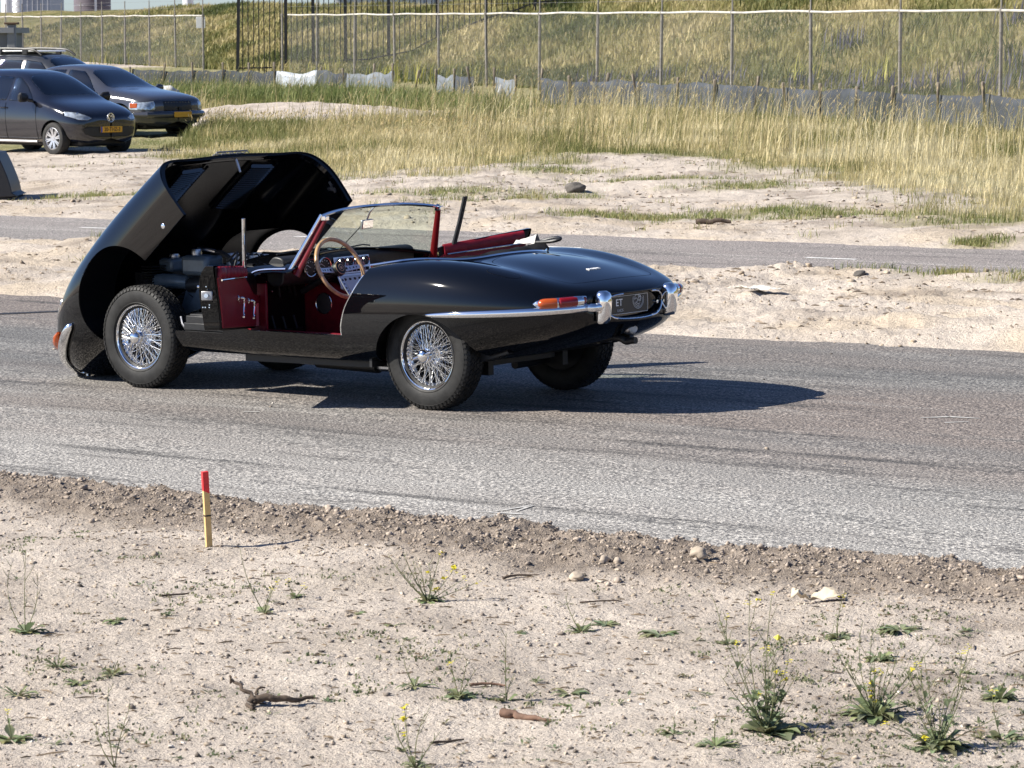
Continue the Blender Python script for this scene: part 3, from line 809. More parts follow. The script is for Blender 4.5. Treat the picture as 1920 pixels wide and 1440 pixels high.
def sprigs():
    """tiny seedlings and straw lying about on the sand"""
    n = 1700
    Y = 10.6 + 6.0 * rng.random(n); X = (rng.random(n) * 2 - 1) * .152 * Y
    r1, q1 = rq(X, Y); cl = fbm(X, Y, 1.1, 3) + .20 * sstep(14.5, 11, Y) + .35 * sstep(.3, 1.6, X) * sstep(14.2, 12.5, Y)
    k = (q1 < near_edge(r1) - .9) & (rng.random(n) < sstep(.05, .45, cl)); X, Y = X[k], Y[k]
    m_ = 7; X = np.repeat(X, m_) + rng.normal(size=len(X) * m_) * .022; Y = np.repeat(Y, m_) + rng.normal(size=len(Y) * m_) * .022; n = len(X)
    C = mixcol(rng.random(n), [(.075, .105, .05), (.14, .17, .08), (.22, .23, .13), (.34, .30, .19)])
    blades("seedlings", X, Y, gz(X, Y), rng.uniform(.006, .016, n), rng.uniform(.005, .012, n), C, 2.6)
    n = 1500
    Y = 10.6 + 6.5 * rng.random(n); X = (rng.random(n) * 2 - 1) * .152 * Y; r1, q1 = rq(X, Y); k = q1 < near_edge(r1) - .3; X, Y = X[k], Y[k]; n = len(X)
    a = rng.uniform(0, 6.28, n); L = np.exp(rng.normal(-3.7, .55, n)); z = gz(X, Y) + .003
    dx, dy = np.cos(a) * L / 2, np.sin(a) * L / 2; wx, wy = -np.sin(a) * .0016, np.cos(a) * .0016
    V = np.stack([np.stack([X - dx - wx, Y - dy - wy, z], -1), np.stack([X + dx - wx, Y + dy - wy, z], -1), np.stack([X + dx + wx, Y + dy + wy, z + .002], -1), np.stack([X - dx + wx, Y - dy + wy, z + .002], -1), np.stack([X, Y, z + .006], -1)], 1).reshape(-1, 3)
    o_ = (np.arange(n) * 5)[:, None]; f = np.concatenate([o_ + np.array([[0, 1, 4]]), o_ + np.array([[1, 2, 4]]), o_ + np.array([[2, 3, 4]]), o_ + np.array([[3, 0, 4]])], 1).ravel()
    C = np.array([(.17, .13, .09)]) * rng.uniform(.4, 1.8, (n, 1))
    big_mesh("straw_bits", V, f, np.full(n * 4, 3), GRASS, np.repeat(C[:, None], 5, 1).reshape(-1, 3), kind="stuff")
sprigs()
def far_bits():
    """twigs, dry stalks and small tufts strewn over the sand beyond the track"""
    n = 9000
    Y = rng.uniform(25, 60, n); X = (rng.random(n) * 2 - 1) * .15 * Y; r1, q1 = rq(X, Y)
    k = (((q1 > 20.9) & (q1 < 25.7)) | (q1 > 28.9)) & (meadow_w(X, Y) < .35) & (rng.random(n) < .12 + .9 * sstep(-.1, .35, fbm(X + 5, Y, .55, 4)))
    X, Y = X[k], Y[k]; n = len(X); a = rng.uniform(0, 6.28, n); L = np.exp(rng.normal(-3.1, .5, n)); z = gz(X, Y) + .004; wd = rng.uniform(.002, .005, n)
    dx, dy = np.cos(a) * L / 2, np.sin(a) * L / 2; wx, wy = -np.sin(a) * wd, np.cos(a) * wd; hh = rng.uniform(.004, .018, n)
    V = np.stack([np.stack([X - dx - wx, Y - dy - wy, z], -1), np.stack([X + dx - wx, Y + dy - wy, z], -1), np.stack([X + dx + wx, Y + dy + wy, z + hh * .4], -1), np.stack([X - dx + wx, Y - dy + wy, z + hh * .3], -1), np.stack([X, Y, z + hh], -1)], 1).reshape(-1, 3)
    o_ = (np.arange(n) * 5)[:, None]; f = np.concatenate([o_ + np.array([[0, 1, 4]]), o_ + np.array([[1, 2, 4]]), o_ + np.array([[2, 3, 4]]), o_ + np.array([[3, 0, 4]])], 1).ravel()
    C = np.array([(.24, .19, .14)]) * rng.uniform(.4, 1.6, (n, 1))
    big_mesh("dry_stalks", V, f, np.full(n * 4, 3), GRASS, np.repeat(C[:, None], 5, 1).reshape(-1, 3), kind="stuff")
    m_ = 700
    Y = rng.uniform(29, 56, m_); X = (rng.random(m_) * 2 - 1) * .15 * Y; r1, q1 = rq(X, Y)
    k = (((q1 > 21.2) & (q1 < 25.6)) & (rng.random(m_) < .25) | (q1 > 29.1)) & (meadow_w(X, Y) < .3) & (rng.random(m_) < .1 + sstep(0, .4, fbm(X, Y, .5, 3)))
    X, Y = X[k], Y[k]; r_ = 16; X = np.repeat(X, r_) + rng.normal(size=len(X) * r_) * .06; Y = np.repeat(Y, r_) + rng.normal(size=len(Y) * r_) * .06; n = len(X)
    C = mixcol(rng.random(n), GREEN + [(.42, .35, .19)]) * rng.uniform(.8, 1.2, (n, 1))
    blades("sand_tufts", X, Y, gz(X, Y), rng.uniform(.03, .10, n), rng.uniform(.004, .008, n), C, .9)
far_bits()

def ground_cover():
    """little rosettes and runners hugging the near sand, densest towards the lower right"""
    m_ = 420
    Y = 10.5 + 4.6 * rng.random(m_) ** 1.2; X = (rng.random(m_) * 2 - 1) * .150 * Y
    r1, q1 = rq(X, Y); dens = .16 + .95 * sstep(.2, 1.4, X) * sstep(14.0, 12.2, Y) + .25 * sstep(13, 11, Y) + .5 * fbm(X, Y, 1.3, 3)
    k = (q1 < near_edge(r1) - 1.0) & (rng.random(m_) < dens); X, Y = X[k], Y[k]
    V, F, C = [], [], []
    for x, y in zip(X, Y):
        L0 = rng.uniform(.012, .034); nl = rng.integers(5, 15); spread = rng.uniform(.0, .045); tone_ = np.array([.13, .165, .085]) * rng.uniform(.7, 1.35) * np.array([rng.uniform(.85, 1.35), 1, 1])
        ax_ = rng.uniform(0, 6.28)
        for i in range(nl):
            t = rng.normal() * spread; cx_, cy_ = x + math.cos(ax_) * t, y + math.sin(ax_) * t * 1.0
            a = rng.uniform(0, 6.28); L = L0 * rng.uniform(.6, 1.4); wd = L * rng.uniform(.18, .42); el = rng.uniform(.05, .7)
            d = np.array([math.cos(a) * math.cos(el), math.sin(a) * math.cos(el), math.sin(el)]); s_ = np.array([-math.sin(a), math.cos(a), 0]) * wd / 2
            p = np.array([cx_, cy_, 0.]); b = len(V)
            V += [p, p + d * L * .5 + s_, p + d * L * np.array([1, 1, .75]), p + d * L * .5 - s_, p + d * L * .52 + np.array([0, 0, -wd * .15])]
            F += [b, b + 1, b + 4, b + 1, b + 2, b + 4, b + 2, b + 3, b + 4, b + 3, b, b + 4]
            C += [tone_ * rng.uniform(.8, 1.25)] * 5
    V = np.array(V); V[:, 2] += np.repeat(gz(V[::5, 0], V[::5, 1]) + .002, 5)
    big_mesh("ground_cover", V, np.array(F), np.full(len(F) // 3, 3), GRASS, np.array(C), kind="stuff")
ground_cover()
# ================================================================ the black open-top car
CAR_M = Matrix(((-0.7737938979770715, -0.6331623106134703, -0.01866793700601599, -0.05657330667367547),
                (0.6333898416128076, -0.7737609794949586, -0.010547755813670592, 21.71254532630764),
                (-0.007766079780154778, -0.01998587074944882, 0.9997701000606262, 0.0),
                (0, 0, 0, 1)))
car = empty("sports_car")
car.matrix_world = CAR_M
tag(car, "black open two-seat classic car with its long bonnet tipped up, doors open and wire wheels", "car")

def P(*a): return tuple(a)
def stn(x, *yz): return [(x, y, z) for (y, z) in yz]
tub_half = [
    stn(2.10, (0, .86), (.22, .86), (.42, .85), (.58, .84), (.715, .79), (.80, .67), (.805, .50), (.785, .345), (.73, .255), (.58, .25)),
    stn(1.75, (0, .87), (.22, .868), (.42, .855), (.58, .845), (.72, .795), (.80, .67), (.805, .50), (.785, .345), (.73, .255), (.58, .25)),
    stn(1.40, (0, .885), (.22, .882), (.42, .868), (.58, .85), (.72, .80), (.80, .67), (.805, .50), (.79, .345), (.73, .255), (.58, .25)),
    stn(1.05, (0, .885), (.22, .882), (.42, .868), (.59, .845), (.73, .805), (.805, .67), (.805, .50), (.79, .345), (.73, .255), (.58, .25)),
    stn(0.70, (0, .885), (.22, .882), (.43, .868), (.61, .845), (.745, .82), (.815, .68), (.812, .51), (.795, .35), (.735, .255), (.58, .25)),
    stn(0.35, (0, .89), (.22, .886), (.43, .872), (.615, .875), (.755, .855), (.83, .71), (.83, .53), (.81, .37), (.74, .265), (.58, .26)),
    stn(0.05, (0, .905), (.22, .90), (.43, .875), (.605, .91), (.75, .885), (.845, .73), (.845, .55), (.825, .39), (.75, .28), (.58, .27)),
    stn(-0.28, (0, .90), (.22, .895), (.43, .865), (.585, .90), (.73, .87), (.835, .73), (.835, .56), (.80, .41), (.72, .31), (.55, .29)),
    stn(-0.56, (0, .865), (.22, .858), (.42, .83), (.56, .85), (.685, .82), (.785, .715), (.785, .575), (.73, .45), (.62, .365), (.40, .335)),
    stn(-0.80, (0, .81), (.22, .803), (.39, .785), (.51, .785), (.61, .76), (.695, .69), (.69, .585), (.64, .485), (.52, .41), (.25, .385)),
    stn(-0.98, (0, .765), (.2, .76), (.33, .75), (.425, .735), (.50, .71), (.545, .66), (.54, .60), (.49, .525), (.34, .465), (.0, .44)),
    [(-1.065, 0, .715), (-1.06, .17, .715), (-1.04, .27, .71), (-1.025, .335, .695), (-1.01, .37, .67), (-1.005, .375, .64), (-1.02, .355, .60), (-1.05, .26, .555), (-1.07, .12, .53), (-1.075, 0, .525)],
    [(-1.058, 0, .70), (-1.052, .14, .70), (-1.036, .215, .697), (-1.024, .265, .68), (-1.015, .285, .66), (-1.013, .288, .63), (-1.02, .275, .60), (-1.04, .21, .567), (-1.055, .10, .55), (-1.06, 0, .547)],
]
TUB_V, TUB_F = bsurf(mirror_net(tub_half), 260, 171)
_TV = TUB_V[TUB_V[:, 1] > 0]
def side_y(x, z):
    """y of the left flank at (x, z)"""
    d = (_TV[:, 0] - x) ** 2 + (_TV[:, 2] - z) ** 2
    m = _TV[:, 1] > 0.2
    d = np.where(m, d, 9)
    k = np.argsort(d)[:6]; w_ = 1 / (d[k] + 1e-6)
    return float((_TV[k, 1] * w_).sum() / w_.sum())
def deck_z(x, y):
    d = (TUB_V[:, 0] - x) ** 2 + (TUB_V[:, 1] - y) ** 2
    d = np.where(TUB_V[:, 2] > 0.58, d, 9)
    k = np.argsort(d)[:6]; w_ = 1 / (d[k] + 1e-6)
    return float((TUB_V[k, 2] * w_).sum() / w_.sum())

door_poly = smooth_poly([(.425, 1.3), (.425, 1.0), (.425, .86), (.445, .79), (.50, .70), (.56, .60), (.595, .50), (.598, .45)], 5, False) + \
            [(.60, .432), (.64, .428), (1.36, .428), (1.395, .432), (1.41, .46), (1.415, .60), (1.41, .70), (1.385, .755), (1.33, .782), (1.24, .79), (1.12, .79), (1.09, .80), (1.07, .86), (1.06, 1.3)]
def cockpit_phi(V):
    x, y = V[:, 0], np.abs(V[:, 1])
    rear = -.115 + .17 * (y / .5) ** 3.2
    front = 1.06 + .22 * (1 - np.clip(y / .66, 0, 1) ** 2)
    return -np.minimum.reduce([x - rear, front - x, .655 - y, V[:, 2] - .60])
lid_poly = smooth_poly([(-.155, 0), (-.165, .16), (-.20, .30), (-.27, .39), (-.40, .435), (-.58, .445), (-.74, .435), (-.84, .405), (-.885, .34), (-.91, .18), (-.915, 0),
                        (-.91, -.18), (-.885, -.34), (-.84, -.405), (-.74, -.435), (-.58, -.445), (-.40, -.435), (-.27, -.39), (-.20, -.30), (-.165, -.16)], 5)
flap_poly = smooth_poly([(-.43, .61), (-.43, .645), (-.47, .66), (-.57, .645), (-.63, .615), (-.64, .58), (-.60, .565), (-.49, .578)], 4)
def tub_cuts(V, F):
    V, F = clip(V, F, lambda V: np.maximum(sdf_poly(V[:, 0], V[:, 2], door_poly), .45 - np.abs(V[:, 1])))
    V, F = clip(V, F, cockpit_phi)
    V, F = clip(V, F, lambda V: np.maximum(np.hypot((V[:, 0] + .035) / .40, (V[:, 2] - .20) / .388) - 1, .45 - np.abs(V[:, 1])))
    # front of the scuttle stops at the bonnet; only the sill reaches further
    V, F = clip(V, F, lambda V: np.maximum(1.605 - V[:, 0], np.minimum(.398 - V[:, 2], 2.04 - .35 * (.398 - V[:, 2]) - V[:, 0])))
    return V, F
V1, F1 = tub_cuts(TUB_V, TUB_F)
V1, F1 = clip(V1, F1, lambda V: np.where(V[:, 2] > .62, sdf_poly(V[:, 0], V[:, 1], lid_poly) - .0022, 1))
V1, F1 = clip(V1, F1, lambda V: np.where(V[:, 2] > .62, sdf_poly(V[:, 0], V[:, 1], flap_poly) - .0018, 1))
body = shell("body", V1, F1, BLACK, car, 0.008, flip=True)
V2, F2 = clip(TUB_V, TUB_F, lambda V: np.where(V[:, 2] > .62, -sdf_poly(V[:, 0], V[:, 1], lid_poly) - .0022, -1))
lid = shell("boot_lid", V2, F2, BLACK, car, 0.012, flip=True)
V2, F2 = clip(TUB_V, TUB_F, lambda V: np.where(V[:, 2] > .62, -sdf_poly(V[:, 0], V[:, 1], flap_poly) - .0018, -1))
flap = shell("fuel_flap", V2, F2, BLACK, car, 0.010, flip=True)
# channel under the lid and flap gaps
g = MB()
for (poly, dz) in ((lid_poly, .012), (flap_poly, .011)):
    n = len(poly); pts = [(x, y, deck_z(x, y) - dz) for x, y in poly]
    g.tube(pts + [pts[0]], .010, 6, cap=False)
g.obj("shut_gap_seal", UNDER, body)

# chrome strips: rear cockpit edge, scuttle edge, sill treads
def strip(name, pts, r, parent=car, m=CHROME, n=8, flat=1.0):
    return MB().tube(pts, r, n, flat=flat).obj(name, m, parent)
rim_pts = []
for s in np.linspace(-1, 1, 61):
    y = .648 * s
    x = -.118 + .17 * (abs(y) / .5) ** 3.2
    rim_pts.append((x - .004, y, deck_z(x - .01, y) + .006))
rim_pts = [(.44, -.70, deck_z(.43, -.69) + .004)] + rim_pts + [(.44, .70, deck_z(.43, .69) + .004)]
strip("cockpit_trim", [Vector(p) for p in smooth_poly(rim_pts, 3, False)], .0085)
for sy in (1, -1):
    p = [(1.395, sy * .762, .762), (1.37, sy * .752, .785), (1.32, sy * .742, .80), (1.24, sy * .735, .807), (1.12, sy * .722, .812)]
    strip("scuttle_trim", smooth_poly(p, 4, False), .009)
    MB().box((1.0, sy * .755, .425), (.80, .035, .006)).obj("sill_tread", CHROME2, car, sharp=30)
    # opening's rear edge bead
    pe = [(x - .004, sy * (side_y(x, z) - .001), z) for (x, z) in smooth_poly([(.445, .80), (.50, .70), (.56, .60), (.595, .50), (.599, .435)], 5, False)]
    strip("door_edge_bead", pe, .0045, m=CHROME2)

# tail recess with plate
rec = smooth_poly([(.0, .698), (.14, .697), (.21, .692), (.255, .675), (.278, .645), (.275, .612), (.24, .575), (.17, .553), (0, .545),
                   (-.17, .553), (-.24, .575), (-.275, .612), (-.278, .645), (-.255, .675), (-.21, .692), (-.14, .697)], 4)
def rec_x(y): return -1.06 + .52 * y * y
g = MB()
n = len(rec); ring0 = [(rec_x(y) + .004, y, z) for y, z in rec]; ring1 = [(-1.0, y * .97, .622 + (z - .622) * .95) for y, z in rec]
g.add(ring0 + ring1, [(k, (k + 1) % n, n + (k + 1) % n, n + k) for k in range(n)] + [tuple(n + k for k in range(n))])
g.obj("plate_recess", BLACK, car)
strip("recess_surround", [(rec_x(y) - .004, y, z) for y, z in rec[4:-3]] , .006)
plate = MB().box((-1.012, 0.032, .628), (.006, .37, .108)).obj("number_plate", PLATE, car, bevel=.002)
g = MB()
for (c, d) in (((.0, .0525), (.362, .0022)), ((0, -.0525), (.362, .0022)), ((.180, 0), (.0022, .105)), ((-.180, 0), (.0022, .105))):
    g.box((-1.0157, .032 + c[0], .628 + c[1]), (.001, d[0], d[1]))
g.obj("plate_border", WHITE, plate, smooth=False)
def text(name, body_, size, M_, m, parent, ext=0.0006, align='LEFT', spacing=1.0, bold=0.0):
    cu = bpy.data.curves.new(name, 'FONT'); cu.body = body_; cu.size = size; cu.extrude = ext; cu.align_x = align; cu.align_y = 'CENTER'
    cu.space_character = spacing; cu.offset = bold; cu.resolution_u = 3
    tmp = bpy.data.objects.new(name, cu); col.objects.link(tmp)
    dg = bpy.context.evaluated_depsgraph_get()
    me = bpy.data.meshes.new_from_object(tmp.evaluated_get(dg))
    bpy.data.objects.remove(tmp); bpy.data.curves.remove(cu)
    me.materials.clear(); me.materials.append(m)
    o = bpy.data.objects.new(name, me); col.objects.link(o)
    o.parent = parent; o.matrix_local = M_
    return o
# text frame on the tail: local x -> car -y, local y -> car z, local z -> car -x
TAILM = Matrix(((0, 0, -1, 0), (-1, 0, 0, 0), (0, 1, 0, 0), (0, 0, 0, 1)))
def tailm(x, y, z): m = TAILM.copy(); m.translation = (x, y, z); return m
text("lettering", "ET", .058, tailm(-1.0165, .098, .642), WHITE, plate, align='RIGHT', spacing=1.1, bold=.0008)
text("lettering", "SICS", .022, tailm(-1.0165, .092, .596), WHITE, plate, align='RIGHT', spacing=1.5)
g = MB()
ec, er = (-.055, .648), .052
def arcp(cy_, cz_, r, a0, a1, k=14): return [(-1.0162, cy_ + r * math.cos(R(a0 + (a1 - a0) * i / k)), cz_ + r * math.sin(R(a0 + (a1 - a0) * i / k))) for i in range(k + 1)]
def clipz(pts): return [(x, y, min(z, .678)) for x, y, z in pts]
g.tube(clipz(arcp(*ec, er, 25, -205, 40)), .0014, 4)
g.tube(clipz(arcp(*ec, er * .84, 15, -195, 36)), .0011, 4)
for (r, a0, a1, oy, oz) in ((.55, 200, 20, .004, .012), (.42, 180, -30, .012, .010), (.30, 150, -120, -.016, .006), (.2, 0, 330, -.018, .008), (.25, 40, 300, .020, -.002), (.66, 250, 330, 0, 0), (.55, 240, 320, -.004, .004)):
    g.tube(clipz(arcp(ec[0] + oy, ec[1] + oz, er * r, a0, a1)), .0016, 4)
g.obj("round_emblem", WHITE, plate)
MB().lathe([(0, -.012), (.010, -.011), (.013, -.004), (.013, .01)], 14, axis='x', c=(-1.006, -.245, .622)).obj("recess_lamp", CHROME, car)
MB().lathe([(0, -.012), (.010, -.011), (.013, -.004), (.013, .01)], 14, axis='x', c=(-1.006, .245, .622)).obj("recess_lamp", CHROME, car)
# boot badge
dzb = deck_z(-.725, 0)
sl = (deck_z(-.70, 0) - deck_z(-.75, 0)) / .05
bm_ = Matrix(((0, -1, 0, 0), (-1, 0, 0, 0), (0, 0, 1, 0), (0, 0, 0, 1)))
bm_ = Matrix.Translation((-.725, 0, dzb + .002)) @ Matrix.Rotation(-math.atan(sl), 4, 'Y') @ Matrix(((0, 1, 0, 0), (-1, 0, 0, 0), (0, 0, 1, 0), (0, 0, 0, 1)))
text("badge_letters", "JAGUAR", .030, bm_, BADGE, lid, ext=.002, align='CENTER', spacing=1.1, bold=.0008)

# rear bumpers, overriders, lamps
def blade(name, path, hts, thick, parent, m=CHROME, n=14, xf=None):
    """tapered bumper blade: elliptical section along a path with vertical half-heights"""
    g = MB(); rings = []
    pts = [Vector(p) for p in path]
    for i, p in enumerate(pts):
        t = (pts[min(i + 1, len(pts) - 1)] - pts[max(i - 1, 0)]).normalized()
        out = t.cross(Vector((0, 0, 1))).normalized()
        h = hts[i]; th = thick * min(1, h / max(hts) * 1.15)
        rings.append([p + out * (th * math.cos(a) * (1 if math.cos(a) > 0 else .5)) + Vector((0, 0, 1)) * (h * math.copysign(abs(math.sin(a)) ** .8, math.sin(a))) for a in [2 * math.pi * k / n for k in range(n)]])
    vv = [q if xf is None else xf(q) for r_ in rings for q in r_]
    ff = [(i * n + k, i * n + (k + 1) % n, (i + 1) * n + (k + 1) % n, (i + 1) * n + k) for i in range(len(pts) - 1) for k in range(n)]
    ff += [tuple(range(n)), tuple((len(pts) - 1) * n + k for k in range(n))]
    g.add(vv, ff); return g.obj(name, m, parent, sharp=60)
for sy in (1, -1):
    xs = [-.10, -.13, -.18, -.26, -.36, -.48, -.60, -.70, -.78, -.86, -.92, -.97, -1.005]
    zs = [.588, .588, .590, .594, .599, .605, .611, .616, .621, .626, .63, .632, .634]
    path = [(x, sy * (side_y(x, z) + (.006 if i else .0)), z) for i, (x, z) in enumerate(zip(xs, zs))]
    path += [(-1.030, sy * .42, .635), (-1.045, sy * .375, .635), (-1.052, sy * .34, .635)]
    hts = [.002, .009, .014, .018, .021, .023, .024, .025, .025, .025, .025, .025, .025, .025, .025, .025]
    path_s = [Vector(q) for q in smooth_poly(path, 3, False)]
    hs = np.interp(np.linspace(0, len(hts) - 1, len(path_s)), range(len(hts)), hts)
    if sy < 0: bump_o = blade("bumper", path_s[::-1], hs[::-1], .022, car)
    else: bump_o = blade("bumper", path_s, hs, .022, car)
    # overrider
    g = MB(); prof = [(-.098, .030, .012), (-.094, .038, .028), (-.075, .041, .040), (-.03, .042, .050), (.03, .042, .055), (.066, .040, .052), (.086, .034, .042), (.097, .020, .024)]
    rings = []
    for (dz, hw, dp) in prof:
        rings.append([(-1.060 - dp * max(math.cos(a), -.35) * 1.0 + .02, sy * .322 + hw * 1.1 * math.copysign(abs(math.sin(a)) ** .5, math.sin(a)), .632 + dz) for a in [2 * math.pi * k / 18 for k in range(18)]])
    vv = [q for r_ in rings for q in r_]
    ff = [(i * 18 + k, i * 18 + (k + 1) % 18, (i + 1) * 18 + (k + 1) % 18, (i + 1) * 18 + k) for i in range(len(prof) - 1) for k in range(18)] + [tuple(range(18)), tuple((len(prof) - 1) * 18 + k for k in range(18))]
    g.add(vv, ff).obj("overrider", CHROME, bump_o, sharp=60)
    # tail lamp: chrome plinth, amber and red lenses, round reflector
    lp = [(-.80, .668), (-.83, .669), (-.865, .671), (-.90, .672), (-.935, .674), (-.965, .676), (-.985, .677)]
    base = [Vector((x, sy * (side_y(x, z) + .006), z)) for x, z in lp]
    base = [Vector(q) for q in smooth_poly([tuple(b) for b in base], 3, False)]
    n = len(base); rr = np.interp(np.linspace(0, 1, n), [0, .1, .3, .9, 1], [.003, .019, .031, .033, .031])
    lamp = MB().tube(base, rr, 12).obj("tail_lamp", CHROME, car)
    def seg(i0, i1, m, nm, k=1.0, push=.013):
        b = []; r2 = []
        for i in range(i0, i1):
            b.append(base[i] + Vector((-.004, sy * push, .0))); r2.append(rr[i] * k)
        r2[0] *= .55; r2[-1] *= .93
        return MB().tube(b, r2, 12).obj(nm, m, lamp)
    seg(3, 11, AMBER, "amber_lens", .97)
    seg(10, 17, REDLENS, "red_lens", .95)
    e = base[-1]
    MB().lathe([(0, -.020), (.018, -.018), (.0215, -.010), (.021, .0)], 16, axis='x', c=(e.x - .004, e.y - sy * .004, e.z + .004)).obj("reflector", REDLENS, lamp)
    MB().lathe([(.0215, -.018), (.026, -.016), (.0275, -.006), (.026, .012)], 16, axis='x', c=(e.x - .003, e.y - sy * .004, e.z + .004)).obj("reflector_rim", CHROME, lamp)
# reversing lamp
rl = MB().lathe([(0, -.035), (.03, -.033), (.036, -.02), (.036, .01), (.03, .03)], 20, axis='x', c=(-.985, 0, .478)).obj("reversing_lamp", STEEL, car)
for v in rl.data.vertices: v.co.y *= 1.35
ll = MB().lathe([(0, -.046), (.022, -.043), (.029, -.034)], 18, axis='x', c=(-.985, 0, .478)).obj("lens", CLEARLENS, rl)
for v in ll.data.vertices: v.co.y *= 1.35
# exhaust: silencers and tailpipes
for sy in (1, -1):
    MB().tube([(-.05, .09 * sy, .33), (-.35, .085 * sy, .355), (-.70, .07 * sy, .40), (-.80, .06 * sy, .41)], .03, 10).obj("silencer", BLKTRIM, car)
    MB().tube(smooth_poly([(-.80, .06 * sy, .41), (-.90, .055 * sy, .425), (-.97, .055 * sy, .42), (-1.00 + .10 * (sy < 0), .05 * sy, .405), (-1.04 + .12 * (sy < 0), .05 * sy, .412), (-1.075 + .13 * (sy < 0), .05 * sy, .415)], 4, False), .021, 12).obj("tailpipe", BLKTRIM, car)
    MB().tube([(1.5, .30 * sy, .20), (.9, .32 * sy, .185), (.55, .33 * sy, .19), (.2, .3 * sy, .24)], .024, 10).obj("exhaust_pipe", STEEL, car)
    MB().tube([(1.25, .30 * sy, .20), (.72, .33 * sy, .195)], .045, 12).obj("front_silencer", UNDER, car)

# floor and underbody
g = MB().prism([(-.55, .36), (-.30, .29), (.25, .27), (.6, .22), (1.6, .21), (1.6, .27), (.6, .27), (.28, .36), (.1, .40), (-.45, .44)], -.60, .60)
g.obj("underbody", UNDER, car)
g = MB().prism([(-.80, .50), (-.78, .42), (-.5, .36), (-.3, .34), (-.3, .6), (-.6, .66)], -.36, .36).prism([(-.96, .52), (-.95, .46), (-.79, .425), (-.79, .55)], -.16, .16)
g.obj("boot_floor", UNDER, car)
# rear suspension cage, radius arms, driveshafts
g = MB().box((0, 0, .34), (.34, .62, .20)).box((-.16, .36, .30), (.10, .05, .22)).box((-.16, -.36, .30), (.10, .05, .22))
for sy in (1, -1):
    g.tube([(0, 0, .33), (0, .56 * sy, .33)], .03, 10)
    g.tube([(0, .12 * sy, .20), (0, .55 * sy, .21)], .028, 8)
    g.tube([(.04, .52 * sy, .21), (.55, .55 * sy, .26)], .022, 8)
    for dx in (.11, -.11): g.tube([(dx, .42 * sy, .20), (dx, .34 * sy, .52)], .034, 10)
g.obj("rear_axle_cage", UNDER, car)

for sy in (1, -1):                       # inner wheel tubs
    vv = [(-.035 + .47 * math.cos(a), y * sy, .20 + .47 * math.sin(a)) for a in np.linspace(R(24), R(152), 20) for y in (.50, .74)]
    fan = [(-.035 + .47 * math.cos(a), .50 * sy, .20 + .47 * math.sin(a)) for a in np.linspace(R(24), R(152), 20)]
    MB().add(vv, [(2 * i, 2 * i + 1, 2 * i + 3, 2 * i + 2) for i in range(19)]).add(fan, [tuple(range(20))]).obj("wheel_tub", UNDER, car, sharp=40)

for sy in (1, -1):
    MB().box((.43, sy * .61, .44), (.02, .24, .40)).obj("wheel_tub_front", UNDER, car, smooth=False)

